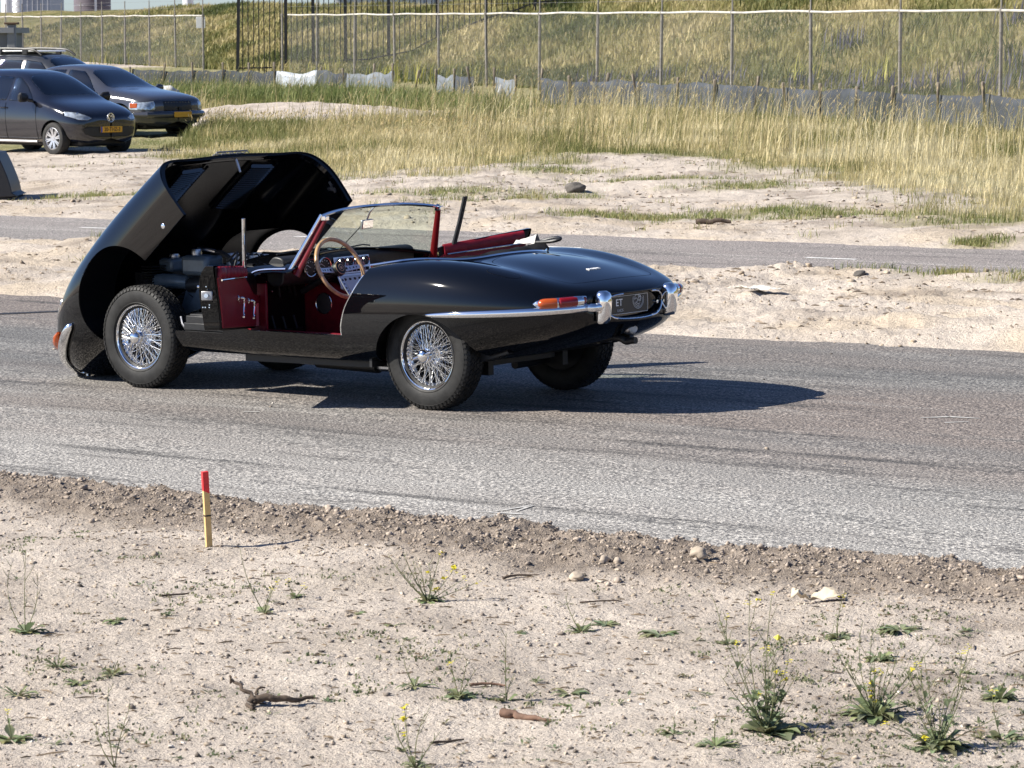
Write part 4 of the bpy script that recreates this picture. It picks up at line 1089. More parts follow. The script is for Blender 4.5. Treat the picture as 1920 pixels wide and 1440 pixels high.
# ---- wheels
def wheel_parts():
    tyre = MB().lathe([(.200, .062), (.205, .070), (.222, .080), (.250, .0862), (.272, .0862), (.295, .083), (.312, .0775), (.3215, .071), (.326, .060), (.3265, 0),
                       (.326, -.060), (.3215, -.071), (.312, -.0775), (.295, -.083), (.272, -.0862), (.25, -.0862), (.222, -.08), (.205, -.07), (.2, -.062), (.185, -.055), (.185, .055)], 72, closed=True)
    tyre.lathe([(.219, .0805), (.221, .0830), (.2235, .0815)], 72); tyre.lathe([(.300, .0830), (.3015, .0845), (.303, .0825)], 72)
    tr = MB(); N = 62
    for row, (yc, wd) in enumerate(((-.0665, .014), (-.040, .019), (-.0135, .019), (.0135, .019), (.040, .019), (.0665, .014))):
        for k in range(N):
            a = 2 * math.pi * (k + .5 * (row % 2)) / N; da = math.pi / N * .74
            zig = .006 * (1 if k % 2 else -1) if abs(yc) < .06 else 0
            vs_ = []
            ed = abs(yc) > .06
            for (rr_, sh) in ((.3245, 1.0), (.3325, .93)):
                for (sa, sy) in ((-1, -1), (1, -1), (1, 1), (-1, 1)):
                    ang = a + sa * da * sh + (sy * .018 if not ed else 0)
                    y = yc + sy * wd / 2 * sh + zig * sa
                    r_ = rr_
                    if ed and sy * yc > 0: r_ -= .010
                    vs_.append((r_ * math.cos(ang), y, r_ * math.sin(ang)))
            tr.add(vs_, [(4, 5, 6, 7), (0, 1, 5, 4), (1, 2, 6, 5), (2, 3, 7, 6), (3, 0, 4, 7)])
    # little side lugs at the shoulder
    for sgn in (1, -1):
        for k in range(N):
            a = 2 * math.pi * (k + .25) / N; da = math.pi / N * .6
            vs_ = []
            for (rr_, y) in ((.304, .0835), (.320, .0762)):
                for off in (0, .0028):
                    for sa in (-1, 1):
                        vs_.append((rr_ * math.cos(a + sa * da), sgn * (y + off), rr_ * math.sin(a + sa * da)))
            tr.add(vs_, [(2, 3, 7, 6), (0, 2, 6, 4), (1, 5, 7, 3), (0, 1, 3, 2), (4, 6, 7, 5)])
    rim = MB().lathe([(.2075, .063), (.2095, .068), (.207, .0715), (.203, .070), (.199, .062), (.193, .055), (.188, .048), (.183, .040), (.178, .034), (.168, .020), (.165, 0), (.165, -.03), (.185, -.055), (.2075, -.066)], 64)
    sp = MB()
    def spoke(a0, r0, y0, a1, r1, y1):
        sp.tube([(r0 * math.cos(a0), y0, r0 * math.sin(a0)), (r1 * math.cos(a1), y1, r1 * math.sin(a1))], .0018, 5, cap=False)
        # nipple
        p = Vector((r1 * math.cos(a1), y1, r1 * math.sin(a1))); q = Vector((r0 * math.cos(a0), y0, r0 * math.sin(a0)))
        sp.tube([p, p + (q - p).normalized() * .012], .0030, 5)
    for k in range(36):
        a = 2 * math.pi * k / 36
        s = 1 if k % 2 else -1
        spoke(a, .044, .070, a + s * .34, .189, .050)
        spoke(a + .087, .050, .050, a + .087 - s * .52, .186, .044)
        spoke(a + .17, .060, -.035, a + .17 + s * .62, .172, .022)
    hub = MB().lathe([(.0, .080), (.03, .080), (.043, .076), (.047, .066), (.047, .045), (.053, .035), (.064, .02), (.070, -.02), (.080, -.04), (.0, -.045)], 36)
    nut = MB().lathe([(0, .134), (.012, .1335), (.026, .130), (.036, .122), (.041, .110), (.042, .098), (.037, .090), (.030, .080)], 32)
    for sg in (1, -1):
        ear = [(.020, .112, .020), (.045, .120, .017), (.064, .124, .014), (.078, .121, .010), (.086, .115, .004)]
        pts = [(sg * e[0], e[1], 0) for e in ear]
        nut.tube(pts, [e[2] for e in ear], 10, flat=.55, up=(0, 1, 0))
    brake_cover = MB().lathe([(.0, -.05), (.135, -.05), (.140, -.058), (.150, -.064), (.204, -.0665), (.204, -.0672), (.184, -.07), (0, -.08)], 32)  # brake disc widened into a dark cover, putting shade over the rim's inside
    out = []
    for (nm, g_, m, kd) in (("tyre", tyre, RUBBER, None), ("tread", tr, RUBBER, "stuff"), ("rim", rim, CHROME, None), ("spokes", sp, CHROME2, "stuff"), ("hub", hub, CHROME, None), ("spinner_nut", nut, CHROME, None), ("brake_dark_cover", brake_cover, UNDER, None)):
        o = g_.obj(nm, m, None, sharp=32 if nm != "spokes" else 60)
        if kd: o['kind'] = kd
        out.append(o)
    return out
wparts = wheel_parts()
for i, (x, sy, spin) in enumerate(((2.438, 1, 76), (0, 1, 20), (2.438, -1, 50), (0, -1, 10))):
    wl = empty("wheel", (x, .635 * sy, .33), parent=car)
    wl.rotation_euler = (0, R(spin), 0 if sy > 0 else math.pi)
    for o in wparts:
        c = o if i == 0 else o.copy()
        if i: col.objects.link(c)
        c.parent = wl

# ---- bonnet, drawn closed and swung open about its front hinge
TH = R(41.0); K0 = (1.615, .405); K1 = (1.92, 1.130)
def ob(p):
    x, y, z = p; dx, dz = x - K0[0], z - K0[1]
    return Vector((K1[0] + math.cos(TH) * dx + math.sin(TH) * dz, y, K1[1] - math.sin(TH) * dx + math.cos(TH) * dz))
def obv(V):
    V = np.asarray(V, float); o = V.copy(); dx, dz = V[:, 0] - K0[0], V[:, 2] - K0[1]
    o[:, 0] = K1[0] + math.cos(TH) * dx + math.sin(TH) * dz; o[:, 2] = K1[1] - math.sin(TH) * dx + math.cos(TH) * dz
    return o
bon_half = [
    stn(1.610, (0, .860), (.20, .858), (.42, .842), (.585, .850), (.725, .824), (.808, .70), (.808, .56), (.803, .47), (.797, .39), (.79, .375)),
    stn(1.82, (0, .880), (.20, .875), (.42, .845), (.585, .866), (.725, .836), (.815, .71), (.815, .56), (.81, .46), (.80, .375), (.79, .36)),
    stn(2.12, (0, .895), (.20, .888), (.42, .85), (.58, .885), (.722, .855), (.822, .72), (.825, .56), (.82, .45), (.805, .34), (.79, .32)),
    stn(2.45, (0, .88), (.20, .872), (.41, .832), (.575, .885), (.715, .855), (.825, .725), (.835, .57), (.825, .43), (.80, .30), (.77, .27)),
    stn(2.75, (0, .845), (.20, .836), (.40, .795), (.56, .87), (.70, .84), (.805, .725), (.815, .57), (.79, .42), (.73, .315), (.62, .29)),
    stn(3.02, (0, .79), (.19, .78), (.37, .745), (.52, .825), (.645, .80), (.735, .70), (.745, .56), (.71, .42), (.60, .335), (.40, .31)),
    stn(3.24, (0, .73), (.18, .722), (.33, .705), (.45, .755), (.55, .735), (.615, .66), (.62, .545), (.58, .43), (.44, .365), (.15, .345)),
    stn(3.38, (0, .68), (.17, .675), (.28, .665), (.365, .67), (.43, .655), (.465, .605), (.465, .54), (.43, .46), (.30, .405), (.0, .395)),
    [(3.435, 0, .635), (3.43, .16, .632), (3.415, .24, .625), (3.405, .29, .615), (3.40, .315, .595), (3.40, .32, .565), (3.405, .30, .53), (3.42, .23, .50), (3.43, .1, .485), (3.435, 0, .48)],
    [(3.42, 0, .625), (3.415, .15, .623), (3.405, .22, .617), (3.395, .265, .607), (3.39, .285, .59), (3.39, .285, .565), (3.395, .27, .535), (3.405, .21, .508), (3.415, .09, .495), (3.42, 0, .492)],
]
BV, BF = bsurf(mirror_net(bon_half), 230, 171)
_BV = BV[BV[:, 1] > 0]
def bon_y(x, z):
    d = (_BV[:, 0] - x) ** 2 + (_BV[:, 2] - z) ** 2; d = np.where(_BV[:, 1] > .15, d, 9); k = np.argsort(d)[:5]; w_ = 1 / (d[k] + 1e-6)
    return float((_BV[k, 1] * w_).sum() / w_.sum())
def bon_z(x, y):
    d = (BV[:, 0] - x) ** 2 + (BV[:, 1] - y) ** 2; d = np.where(BV[:, 2] > .6, d, 9); k = np.argsort(d)[:5]; w_ = 1 / (d[k] + 1e-6)
    return float((BV[k, 2] * w_).sum() / w_.sum())
V3, F3 = clip(BV, BF, lambda V: np.maximum(np.hypot(V[:, 0] - 2.438, V[:, 2] - .345) - .378, .40 - np.abs(V[:, 1])))
V3, F3 = clip(V3, F3, lambda V: np.maximum(V[:, 2] - .405, V[:, 0] - 2.438))
bonnet = shell("bonnet", V3, F3, BLACK, car, 0.007, xf=obv, inner=BONIN)
# inner flange along the rear edge and lower sides
g = MB()
edge = [( .797, .41), (.806, .50), (.803, .62), (.785, .70), (.74, .782), (.69, .826), (.62, .848), (.55, .853), (.44, .850), (.3, .852), (.15, .858), (0, .860)]
edge = edge + [(-y, z) for y, z in edge[:-1][::-1]]
e2 = smooth_poly(edge, 3, False)
vv = []; cy0, cz0 = 0, .45
for (y, z) in e2:
    for (dx, k) in ((.004, .992), (.006, .955), (.035, .945), (.06, .97)):
        vv.append(ob((1.612 + dx, y * k, cz0 + (z - cz0) * k)))
n = len(e2)
g.add(vv, [(i * 4 + j, i * 4 + j + 1, (i + 1) * 4 + j + 1, (i + 1) * 4 + j) for i in range(n - 1) for j in range(3)])
g.obj("bonnet_flange", BLACK, bonnet)
# louvre panels pressed into the bonnet, seen from below
for sy in (1, -1):
    g = MB()
    for k in range(20):
        x0 = 1.72 + k * .0225
        ys = np.linspace(.22, .43, 6) * sy
        vv = [ob((x0 + dx, y, bon_z(x0, y) - dz)) for (dx, dz) in ((0, .012), (.0105, .034), (.0125, .033), (.003, .010)) for y in ys]
        g.add(vv, [(r_ * 6 + i, r_ * 6 + i + 1, ((r_ + 1) % 4) * 6 + i + 1, ((r_ + 1) % 4) * 6 + i) for r_ in range(4) for i in range(5)])
    g.obj("louvre_panel", LOUVRE, bonnet, sharp=30)
    g = MB()
    for y in (.205, .445):
        g.tube([ob((x, y * sy, bon_z(x, y * sy) - .02)) for x in np.linspace(1.70, 2.18, 8)], .010, 6)
    g.obj("louvre_rail", BLACK, bonnet)
    # inner wheel-arch panel and its diaphragm
    vv = []; 
    for a in np.linspace(R(-35), R(118), 28):
        for y in (.80, .62, .46): vv.append(ob((2.438 + .40 * math.cos(a), sy * min(y, .99 * bon_y(2.438 + .40 * math.cos(a), max(.345 + .40 * math.sin(a), .3))), .345 + .40 * math.sin(a))))
    MB().add(vv, [(i * 3 + j, i * 3 + j + 1, (i + 1) * 3 + j + 1, (i + 1) * 3 + j) for i in range(27) for j in range(2)]).obj("inner_arch", INNER, bonnet)
    # headlamp: chrome ring and cover glass let into the wing
    hx, hy = 3.09, .565
    ring = []
    for k in range(24):
        a = 2 * math.pi * k / 24; x_ = hx + .135 * math.cos(a); y_ = (hy - .02 * math.cos(a) - .035 * math.cos(a)) + .082 * math.sin(a)
        ring.append(ob((x_, y_ * sy, bon_z(x_, y_) + .003)))
    hr = MB().tube(ring + [ring[0]], .005, 6, cap=False).obj("headlamp_rim", CHROME, bonnet)
    cc = ob((hx, (hy - .0) * sy, bon_z(hx, hy) + .012))
    MB().add(ring + [cc], [(k, (k + 1) % 24, 24) for k in range(24)]).obj("cover_glass", CLEARLENS, bonnet)
    # front indicator and quarter bumper with overrider
    pth = [(2.90, bon_y(2.90, .55) + .004, .552), (2.95, bon_y(2.95, .55) + .016, .550), (3.05, bon_y(3.05, .55) + .020, .548), (3.16, bon_y(3.16, .55) + .02, .545), (3.27, bon_y(3.27, .545) + .02, .54), (3.36, bon_y(3.36, .54) + .018, .535), (3.42, .37, .53), (3.45, .29, .53)]
    pth = [Vector((x, y * sy, z)) for x, y, z in smooth_poly(pth, 3, False)]
    hs = np.interp(np.linspace(0, 1, len(pth)), [0, .1, .3, 1], [.003, .024, .036, .036])
    fb = blade("front_bumper", pth if sy < 0 else pth[::-1], hs if sy < 0 else hs[::-1], .034, bonnet, xf=ob)
    g = MB(); rings = []
    for (dz, hw, dp) in prof:
        rings.append([ob((3.435 + dp * max(math.cos(a), -.35) * .95 - .01, sy * .29 + hw * .9 * math.copysign(abs(math.sin(a)) ** .65, math.sin(a)), .53 + dz * 1.05)) for a in [2 * math.pi * k / 18 for k in range(18)]])
    g.add([q for r_ in rings for q in r_], [(i * 18 + k, i * 18 + (k + 1) % 18, (i + 1) * 18 + (k + 1) % 18, (i + 1) * 18 + k) for i in range(len(prof) - 1) for k in range(18)] + [tuple(range(18)), tuple((len(prof) - 1) * 18 + k for k in range(18))])
    g.obj("front_overrider", CHROME, bonnet, sharp=60)
    pts = [(x, bon_y(x, .645) + .008, .645) for x in (3.13, 3.18, 3.23, 3.28, 3.325)]
    MB().tube([ob((x, y * sy, z)) for x, y, z in pts], [.010, .030, .036, .034, .016], 12).obj("front_indicator", AMBER, bonnet)
    # bonnet catch on the flank
    yb = bon_y(1.79, .455)
    cq = ob((1.79, yb * sy, .462))
    MB().lathe([(.0, .006), (.012, .006), (.017, .003), (.018, -.002)], 16, c=tuple(cq)).obj("bonnet_catch", CHROME, bonnet)
# heater intake grille and safety catch at the rear edge
g = MB()
z0 = .892
for y in (-.14, -.07, 0, .07, .14): g.tube([ob((1.62, y, z0 - .02)), ob((1.63, y, z0)), ob((1.72, y, z0 + .018)), ob((1.76, y, z0 - .005))], .0035, 5)
for (x, dz) in ((1.625, 0), (1.66, .008), (1.695, .013), (1.73, .014)): g.tube([ob((x, -.145, z0 + dz)), ob((x, .145, z0 + dz))], .0035 if x > 1.63 else .006, 5)
g.obj("heater_grille", STEEL, bonnet)
MB().tube([ob((1.64, -.015, .845)), ob((1.655, -.015, .80)), ob((1.67, -.015, .755))], [.008, .010, .007], 6).obj("safety_catch", ALU, bonnet)
g = MB()
for (x, z, s) in ((1.66, .60, .03), (1.68, .57, .022), (1.665, .545, .026), (1.70, .585, .018)): g.box(tuple(ob((x, -.775, z))), (s, .02, s * 1.2), Matrix.Rotation(.6, 3, 'Y'))
g.obj("catch_bracket", STEEL, bonnet)
# nose mouth bar and splash panel
MB().tube([ob((3.41, -.27, .56)), ob((3.44, 0, .56)), ob((3.41, .27, .56))], .012, 8).obj("mouth_bar", CHROME, bonnet)
q = [ob(p) for p in ((3.05, -.44, .35), (3.05, .44, .35), (3.02, .44, .70), (3.02, -.44, .70))]
MB().add(q, [(0, 1, 2, 3)]).obj("splash_panel", INNER, bonnet, smooth=False)

# ---- windscreen
ws = []
NS = 33
def ws_base(s): return Vector((1.31 - .19 * abs(s) ** 2.2, .668 * s, .880 - .062 * abs(s) ** 2.0))
def ws_top(s): return Vector((1.025 - .055 * abs(s) ** 2.2, .556 * s, 1.166 - .036 * abs(s) ** 2.6))
vv = []
for i in range(NS):
    s = -1 + 2 * i / (NS - 1)
    for k in range(7): vv.append(ws_base(s).lerp(ws_top(s), k / 6) + Vector((.02 * math.sin(math.pi * k / 6), 0, 0)))
glass = mobj("windscreen", vv, [(i * 7 + k, i * 7 + k + 1, (i + 1) * 7 + k + 1, (i + 1) * 7 + k) for i in range(NS - 1) for k in range(6)], GLASS, car)
top = [ws_top(-1 + 2 * i / 40) for i in range(41)]
strip("screen_header", top, .0105, glass, CHROME)
strip("screen_base_seal", [ws_base(-1 + 2 * i / 40) for i in range(41)], .010, glass, BLKTRIM)
for sy in (1, -1):
    b, t_ = ws_base(sy), ws_top(sy)
    b2 = b + (b - t_) * .05
    d = (t_ - b).normalized()
    strip("screen_pillar", [b2, t_ + d * .012], [.017, .013], glass, CHROME, 12)
    inn = Vector((-.030, -sy * .026, -.004))
    MB().tube([b2 + inn * 1.2 - d * .03, b + inn * 1.15, t_ + inn * .8], [.036, .028, .019], 12, flat=.62, up=(1, 0, 0)).obj("pillar_trim", REDP, glass)
    MB().box(tuple(t_ + Vector((-.02, -sy * .012, -.01))), (.05, .035, .03)).obj("header_catch", CHROME, glass, bevel=.004)
# interior mirror on its rod
mir = MB().box((1.10, -.015, 1.047), (.018, .125, .058), Matrix.Rotation(R(-8), 3, 'Y') @ Matrix.Rotation(R(8), 3, 'Z')).obj("rear_view_mirror", STEEL, glass, bevel=.005)
MB().box((1.0905, -.0165, 1.047), (.002, .113, .048), Matrix.Rotation(R(-8), 3, 'Y') @ Matrix.Rotation(R(8), 3, 'Z')).obj("mirror_face", MIRROR, glass)
strip("mirror_rod", [(1.235, .105, .885), (1.112, .03, 1.035)], .0035, glass, BLKTRIM)
strip("mirror_stem", [(1.045, -.03, 1.158), (1.075, -.02, 1.125), (1.10, -.018, 1.075)], .006, glass, STEEL)
# wipers lying along the scuttle
for y0 in (.33, 0, -.33):
    strip("wiper", [(1.36, y0, .885), (1.33, y0 + .1, .897), (1.32, y0 + .26, .888)], .0045, glass, BLKTRIM)

# ---- cockpit
bk = MB().prism([(1.52, .27), (1.57, .27), (1.57, .80), (1.50, .83), (1.46, .83), (1.52, .62)], -.66, .66).obj("bulkhead", INNER, car, smooth=False)
MB().box((.94, 0, .275), (1.20, 1.26, .012)).obj("floor_carpet", CARPET, car)
tun = MB().prism([(.30, .27), (1.53, .27), (1.53, .68), (1.28, .68), (1.16, .62), (.9, .53), (.30, .46)], -.13, .13).obj("transmission_tunnel", REDL, car, bevel=.02)
MB().lathe([(0, .003), (.060, .003), (.064, .001), (.066, -.004)], 26, c=(1.345, .134, .545)).obj("speaker_grille", SPEAKER, tun)
sp_ = MB().lathe([(.064, .004), (.067, .007), (.070, .003)], 26, c=(1.345, .134, .545)).obj("speaker_ring", CHROME2, tun)
MB().prism([(1.10, .60), (1.22, .64), (1.22, .72), (1.19, .72)], -.12, .12).obj("centre_console", ALU, car, bevel=.006)
for sy in (1, -1):
    MB().prism([(.62, .28), (1.39, .28), (1.39, .42), (.62, .42)], sy * .60, sy * .655).obj("inner_sill", REDL, car, bevel=.008)
    MB().box((1.45, sy * .655, .56), (.20, .02, .30)).obj("kick_panel", REDL, car, bevel=.006)
    # squab behind and seats
    st = MB().prism(smooth_poly([(.36, .30), (.88, .31), (.90, .36), (.86, .40), (.50, .385), (.40, .50), (.30, .62), (.24, .62), (.28, .45)], 3), sy * .15, sy * .55).obj("seat", REDL, car, bevel=.02)
    MB().box((.70, sy * .62, .36), (.02, .02, .1)).obj("seat_runner", STEEL, st)
MB().prism([(.16, .28), (.24, .28), (.12, .74), (.02, .80), (0, .78), (.08, .7)], -.48, .48).obj("rear_bulkhead", REDL, car, bevel=.01)
MB().prism([(-.15, .70), (.10, .70), (.08, .765), (-.15, .80)], -.56, .56).obj("hood_well", HOODCLOTH, car)
# pedals and the dark gear under the scuttle on the driver's side
for (y, z) in ((.30, .42), (.40, .42), (.50, .43)):
    MB().box((1.42, y, z - .05), (.015, .055, .07), Matrix.Rotation(R(-25), 3, 'Y')).tube([(1.43, y, z - .02), (1.46, y, z + .06)], .008, 6).obj("pedal", BLKTRIM, bk)
MB().box((1.375, .735, .52), (.006, .05, .14)).obj("hinge_plate", STEEL, car)
g = MB()
for k in range(4): g.tube([(1.47, .45 + .05 * k, .76), (1.48, .27 + .045 * k, .68), (1.49, .24 + .05 * k, .60 + .02 * (k % 3))], .009, 6)
g.obj("wiring_loom", HOSE, bk)
for (y, z) in ((.66, .69), (.64, .60), (.56, .66), (.50, .71), (.60, .55), (.45, .64)):
    MB().lathe([(0, -.006), (.006, -.005), (.008, 0)], 10, axis='x', c=(1.50, y, z)).obj("bolt_head", CHROME2, bk)
# dashboard
dash = MB().prism(smooth_poly([(1.255, .70), (1.235, .80), (1.235, .850), (1.27, .872), (1.33, .868), (1.38, .80), (1.36, .70)], 3), -.62, .62).obj("dashboard", BLKTRIM, car, bevel=.008)
MB().add([(1.208, -.17, .735), (1.208, .165, .735), (1.230, .165, .842), (1.230, -.17, .842)], [(0, 1, 2, 3)]).obj("centre_panel", ALU, dash, smooth=False)
MB().add([(1.176, -.15, .645), (1.176, .15, .645), (1.205, .16, .732), (1.205, -.17, .732)], [(0, 1, 2, 3)]).obj("switch_panel", ALU, dash, smooth=False)
def gauge(y, z, r, parent=dash):
    x = 1.205 + (z - .735) * .20 - .004
    o = MB().lathe([(0, -.004), (r * .86, -.004), (r * .9, -.010), (r, -.010), (r * 1.04, .002)], 24, axis='x', c=(x, y, z)).obj("gauge", BLKTRIM, parent)
    MB().lathe([(r * .92, -.0105), (r, -.0125), (r * 1.05, -.003)], 24, axis='x', c=(x, y, z)).obj("bezel", CHROME2, parent)
    g = MB()
    for k in range(9):
        a = R(-40 + 260 * k / 8); g.box((x - .0055, y + r * .70 * math.cos(a), z + r * .70 * math.sin(a)), (.001, r * .10, r * .10))
    g.tube([(x - .006, y, z), (x - .006, y + r * .55, z + r * .3)], .0016, 4)
    g.obj("dial_marks", WHITE, parent)
for y in (.27, .40): gauge(y, .795, .056)
for y in (-.12, -.045, .03, .105): gauge(y, .808, .029)
g = MB()
for k in range(7): g.box((1.205, -.13 + .042 * k, .757), (.020, .012, .022))
for k in range(6): g.lathe([(0, -.02), (.010, -.018), (.011, 0)], 8, axis='x', c=(1.19, -.11 + .045 * k, .70))
g.obj("switches", BLKTRIM, dash)
g = MB().tube([(1.23, -.28, .78), (1.20, -.28, .785), (1.20, -.28, .70), (1.24, -.28, .695)], .009, 8); g.obj("grab_handle", CHROME2, dash)
# steering wheel on its column
sw = empty("steering_wheel", (1.0, .355, .797), parent=car)
sw.rotation_euler = (0, R(-64), 0)          # local +z points to the driver
NR = 48
MB().lathe([(.197 + .0135 * math.cos(2 * math.pi * k / 12), .0135 * math.sin(2 * math.pi * k / 12)) for k in range(12)], NR, axis='z', closed=True).obj("wheel_rim", WOODRIM, sw)
def spoke_plate(ang):
    g = MB(); ca, sa = math.cos(ang), math.sin(ang)
    def q(r_, t_, z_): return (r_ * ca - t_ * sa, r_ * sa + t_ * ca, z_)
    segs = [(.03, .020, -.022), (.08, .017, -.020), (.14, .0145, -.012), (.188, .013, -.002)]
    vv = []
    for (r_, hw, z_) in segs: vv += [q(r_, -hw, z_), q(r_, hw, z_), q(r_, hw, z_ + .004), q(r_, -hw, z_ + .004)]
    g.add(vv, [(i * 4 + k, i * 4 + (k + 1) % 4, (i + 1) * 4 + (k + 1) % 4, (i + 1) * 4 + k) for i in range(3) for k in range(4)])
    o = g.obj("spoke", ALU, sw, sharp=30)
    h = MB()
    for (r_, rad, z_) in ((.075, .0085, -.0155), (.105, .0075, -.0125), (.132, .0065, -.008), (.155, .0055, -.004)):
        vv = [q(r_ + rad * math.cos(a), rad * math.sin(a), z_) for a in np.linspace(0, 2 * math.pi, 10, endpoint=False)]
        h.add(vv, [tuple(range(10))])
    h.obj("spoke_holes", UNDER, sw, smooth=False)
for a in (90, 270, 180): spoke_plate(R(a))
MB().lathe([(0, .010), (.030, .009), (.044, .004), (.047, -.006), (.047, -.03), (.0, -.034)], 28, axis='z').obj("horn_boss", BLKTRIM, sw)
MB().lathe([(.019, .0108), (.022, .0118), (.024, .0104)], 24, axis='z').lathe([(.0, .0112), (.010, .0112), (.011, .010)], 12, axis='z').lathe([(.040, .0066), (.042, .0068), (.0435, .005)], 24, axis='z').obj("boss_ring", WOODRIM, sw)
MB().tube([(0, 0, -.03), (0, 0, -.36)], .021, 12).obj("column", BLKTRIM, sw)
MB().tube([(.02, .03, -.09), (.03, .12, -.085)], [.016, .020], 10).obj("indicator_stalk", STEEL, sw)

GUNMETAL = mat("gunmetal", (.36, .36, .36), .4, metal=.8)
# ---- doors, drawn closed and swung open about their front edge
PH = R(62); HX, HY, HZ = 1.40, .70, .43; RISE = R(4.2)
def dxf(sy):
    def f(V):
        V = np.asarray(V, float).reshape(-1, 3).copy(); y = V[:, 1] * sy
        dx, dy, dz = V[:, 0] - HX, y - HY, V[:, 2] - HZ
        rise = RISE if sy > 0 else R(6.6)
        c, s = math.cos(rise), math.sin(rise)
        dx, dz = dx * c + dz * s, -dx * s + dz * c
        c, s = math.cos(PH), math.sin(PH)
        X = c * dx + s * dy; Y = -s * dx + c * dy
        return np.stack([HX + X, (HY + Y) * sy, HZ + dz], 1)
    return f
dpoly_s = smooth_poly([(.445, .785), (.505, .695), (.565, .595), (.60, .50), (.604, .45)], 5, False) + [(.607, .437), (.65, .433), (1.35, .433), (1.385, .437), (1.403, .465), (1.408, .60), (1.402, .70), (1.378, .75), (1.33, .775), (1.24, .785), (1.11, .79)]
zt = lambda x: .815 + .01 * np.clip((.75 - x) / .3, -1, 1)
dpoly_s = [(.432, .825)] + dpoly_s + [(1.09, .812), (.8, .822)]
for sy in (1, -1):
    f = dxf(sy); f1 = lambda p: Vector(f([p])[0])
    Vd, Fd = clip(TUB_V, TUB_F, lambda V: np.minimum(np.minimum(-sdf_poly(V[:, 0], V[:, 2], dpoly_s), V[:, 1] * sy - .45), .0 + (V[:, 1] * sy - .69)))
    bd = boundary(Fd)
    Vi = Vd.copy(); Vi[:, 1] = sy * np.minimum(.712 - .05 * np.clip((V_ := Vd[:, 2]) - .6, 0, 1), np.abs(Vd[:, 1]) - .010)
    n0 = len(Vd)
    allV = np.vstack([Vd, Vi])
    allF = [tuple(q) for q in Fd] + [(b, a, a + n0, b + n0) for (a, b) in bd]
    door = mobj("door", f(allV), allF, BLACK, car)
    door['label'] = "open door on the driver's side with red trim and its latch showing" if sy > 0 else "open far door with red trim panel and raised window post"
    m = door.modifiers.new("edges", 'EDGE_SPLIT'); m.split_angle = R(38)
    yi = lambda z: .709 - .05 * max(z - .6, 0)
    def panel(name, poly, m_, y_off=0.0, th=.010, bev=.004):
        g = MB(); n = len(poly)
        a = [(x, sy * (yi(z) + y_off), z) for x, z in poly]; b_ = [(x, sy * (yi(z) + y_off - th), z) for x, z in poly]
        g.add([f1(p) for p in a + b_], [tuple(range(n)), tuple(range(2 * n - 1, n - 1, -1))] + [(k, (k + 1) % n, (k + 1) % n + n, k + n) for k in range(n)])
        return g.obj(name, m_, door, bevel=bev)
    panel("door_inner", [(.45, .815), (.51, .70), (.57, .60), (.603, .50), (.61, .437), (1.39, .437), (1.40, .60), (1.395, .70), (1.36, .75), (1.24, .78), (1.05, .812)], INNER, .004, .012)
    panel("trim_panel", [(.475, .755), (.515, .69), (.572, .60), (.606, .50), (.614, .448), (1.475, .448), (1.475, .635), (1.30, .645), (1.12, .735), (1.06, .765)], REDL, -.008, .010)
    # pleated top roll
    g = MB(); xs = np.linspace(.50, 1.075, 33); ring = []
    for i, x in enumerate(xs):
        pu = (.007 if sy > 0 else .0008) * math.sin(i * math.pi / 2 + .4 * math.sin(i)) + .002 * rng.normal() * (sy > 0)
        for (yo, z) in ((.012, .822), (-.012 - pu, .828 + pu * .5), (-.026 - pu, .815), (-.030 - pu * 1.3, .785), (-.024 - pu, .758), (-.006, .748)):
            ring.append(f1((x, sy * (.699 + yo), z - .008)))
    g.add(ring, [(i * 6 + k, i * 6 + k + 1, (i + 1) * 6 + k + 1, (i + 1) * 6 + k) for i in range(32) for k in range(5)] + [tuple(range(6)), tuple(32 * 6 + k for k in range(6))])
    g.obj("pleated_top_roll", REDL, door, sharp=80)
    strip("trim_strip", [f1((x, sy * .672, z)) for x, z in ((.52, .738), (.8, .746), (1.06, .752))], .006, door, CHROME)
    strip("trim_strip", [f1((x, sy * .698, z)) for x, z in ((.63, .515), (1.0, .515), (1.375, .515))], .003, door, CHROME2)
    for (x, z, L) in ((.93, .628, 1.0), (1.16, .607, .92)):
        hp = [(x, sy * .692, z), (x, sy * .662, z), (x + .012, sy * .654, z - .01), (x + .014, sy * .653, z - .05), (x + .006, sy * .655, z - .10 * L), (x - .008, sy * .651, z - .118 * L)]
        MB().tube([f1(p) for p in smooth_poly(hp, 3, False)], .0068, 8).obj("inner_handle", CHROME, door)
        MB().lathe([(0, .002), (.016, .002), (.018, -.003)], 14, c=tuple(f1((x, sy * .694, z)))).obj("handle_boss", CHROME, door)
    # latch and its screws on the shut face
    cx_ = .548; yl = .765
    for (dx, z, s) in ((0, .645, .032),):
        c_ = f1((.525, sy * yl, .645)); d_ = (f1((.525, sy * yl, .645)) - f1((.625, sy * yl, .645))).normalized()
        rot = d_.to_track_quat('Z', 'Y').to_matrix()
        lt = MB().box(tuple(c_ + d_ * .006), (.070, .058, .014), rot).obj("latch_plate", GUNMETAL, door, bevel=.006)
        MB().lathe([(0, .02), (.013, .02), (.015, .0)], 14, axis='z').obj("latch_wheel", CHROME2, door)
        o = bpy.context.scene.collection.objects[-1]
        o.matrix_local = Matrix.Translation(c_ + d_ * .008) @ rot.to_4x4()
        g = MB()
        for (oy, z2) in ((-.01, .575), (.015, .575), (.03, .575), (0, .70), (-.012, .59)):
            c2 = f1((.56 + (.60 - z2) * .25 - .02, sy * (yl + oy), z2)) + d_ * .012; g.box(tuple(c2), (.007, .007, .006), rot)
        g.obj("screw_heads", CHROME2, door)
    # push-button handle outside, window post
    yo = side_y(.62, .70)
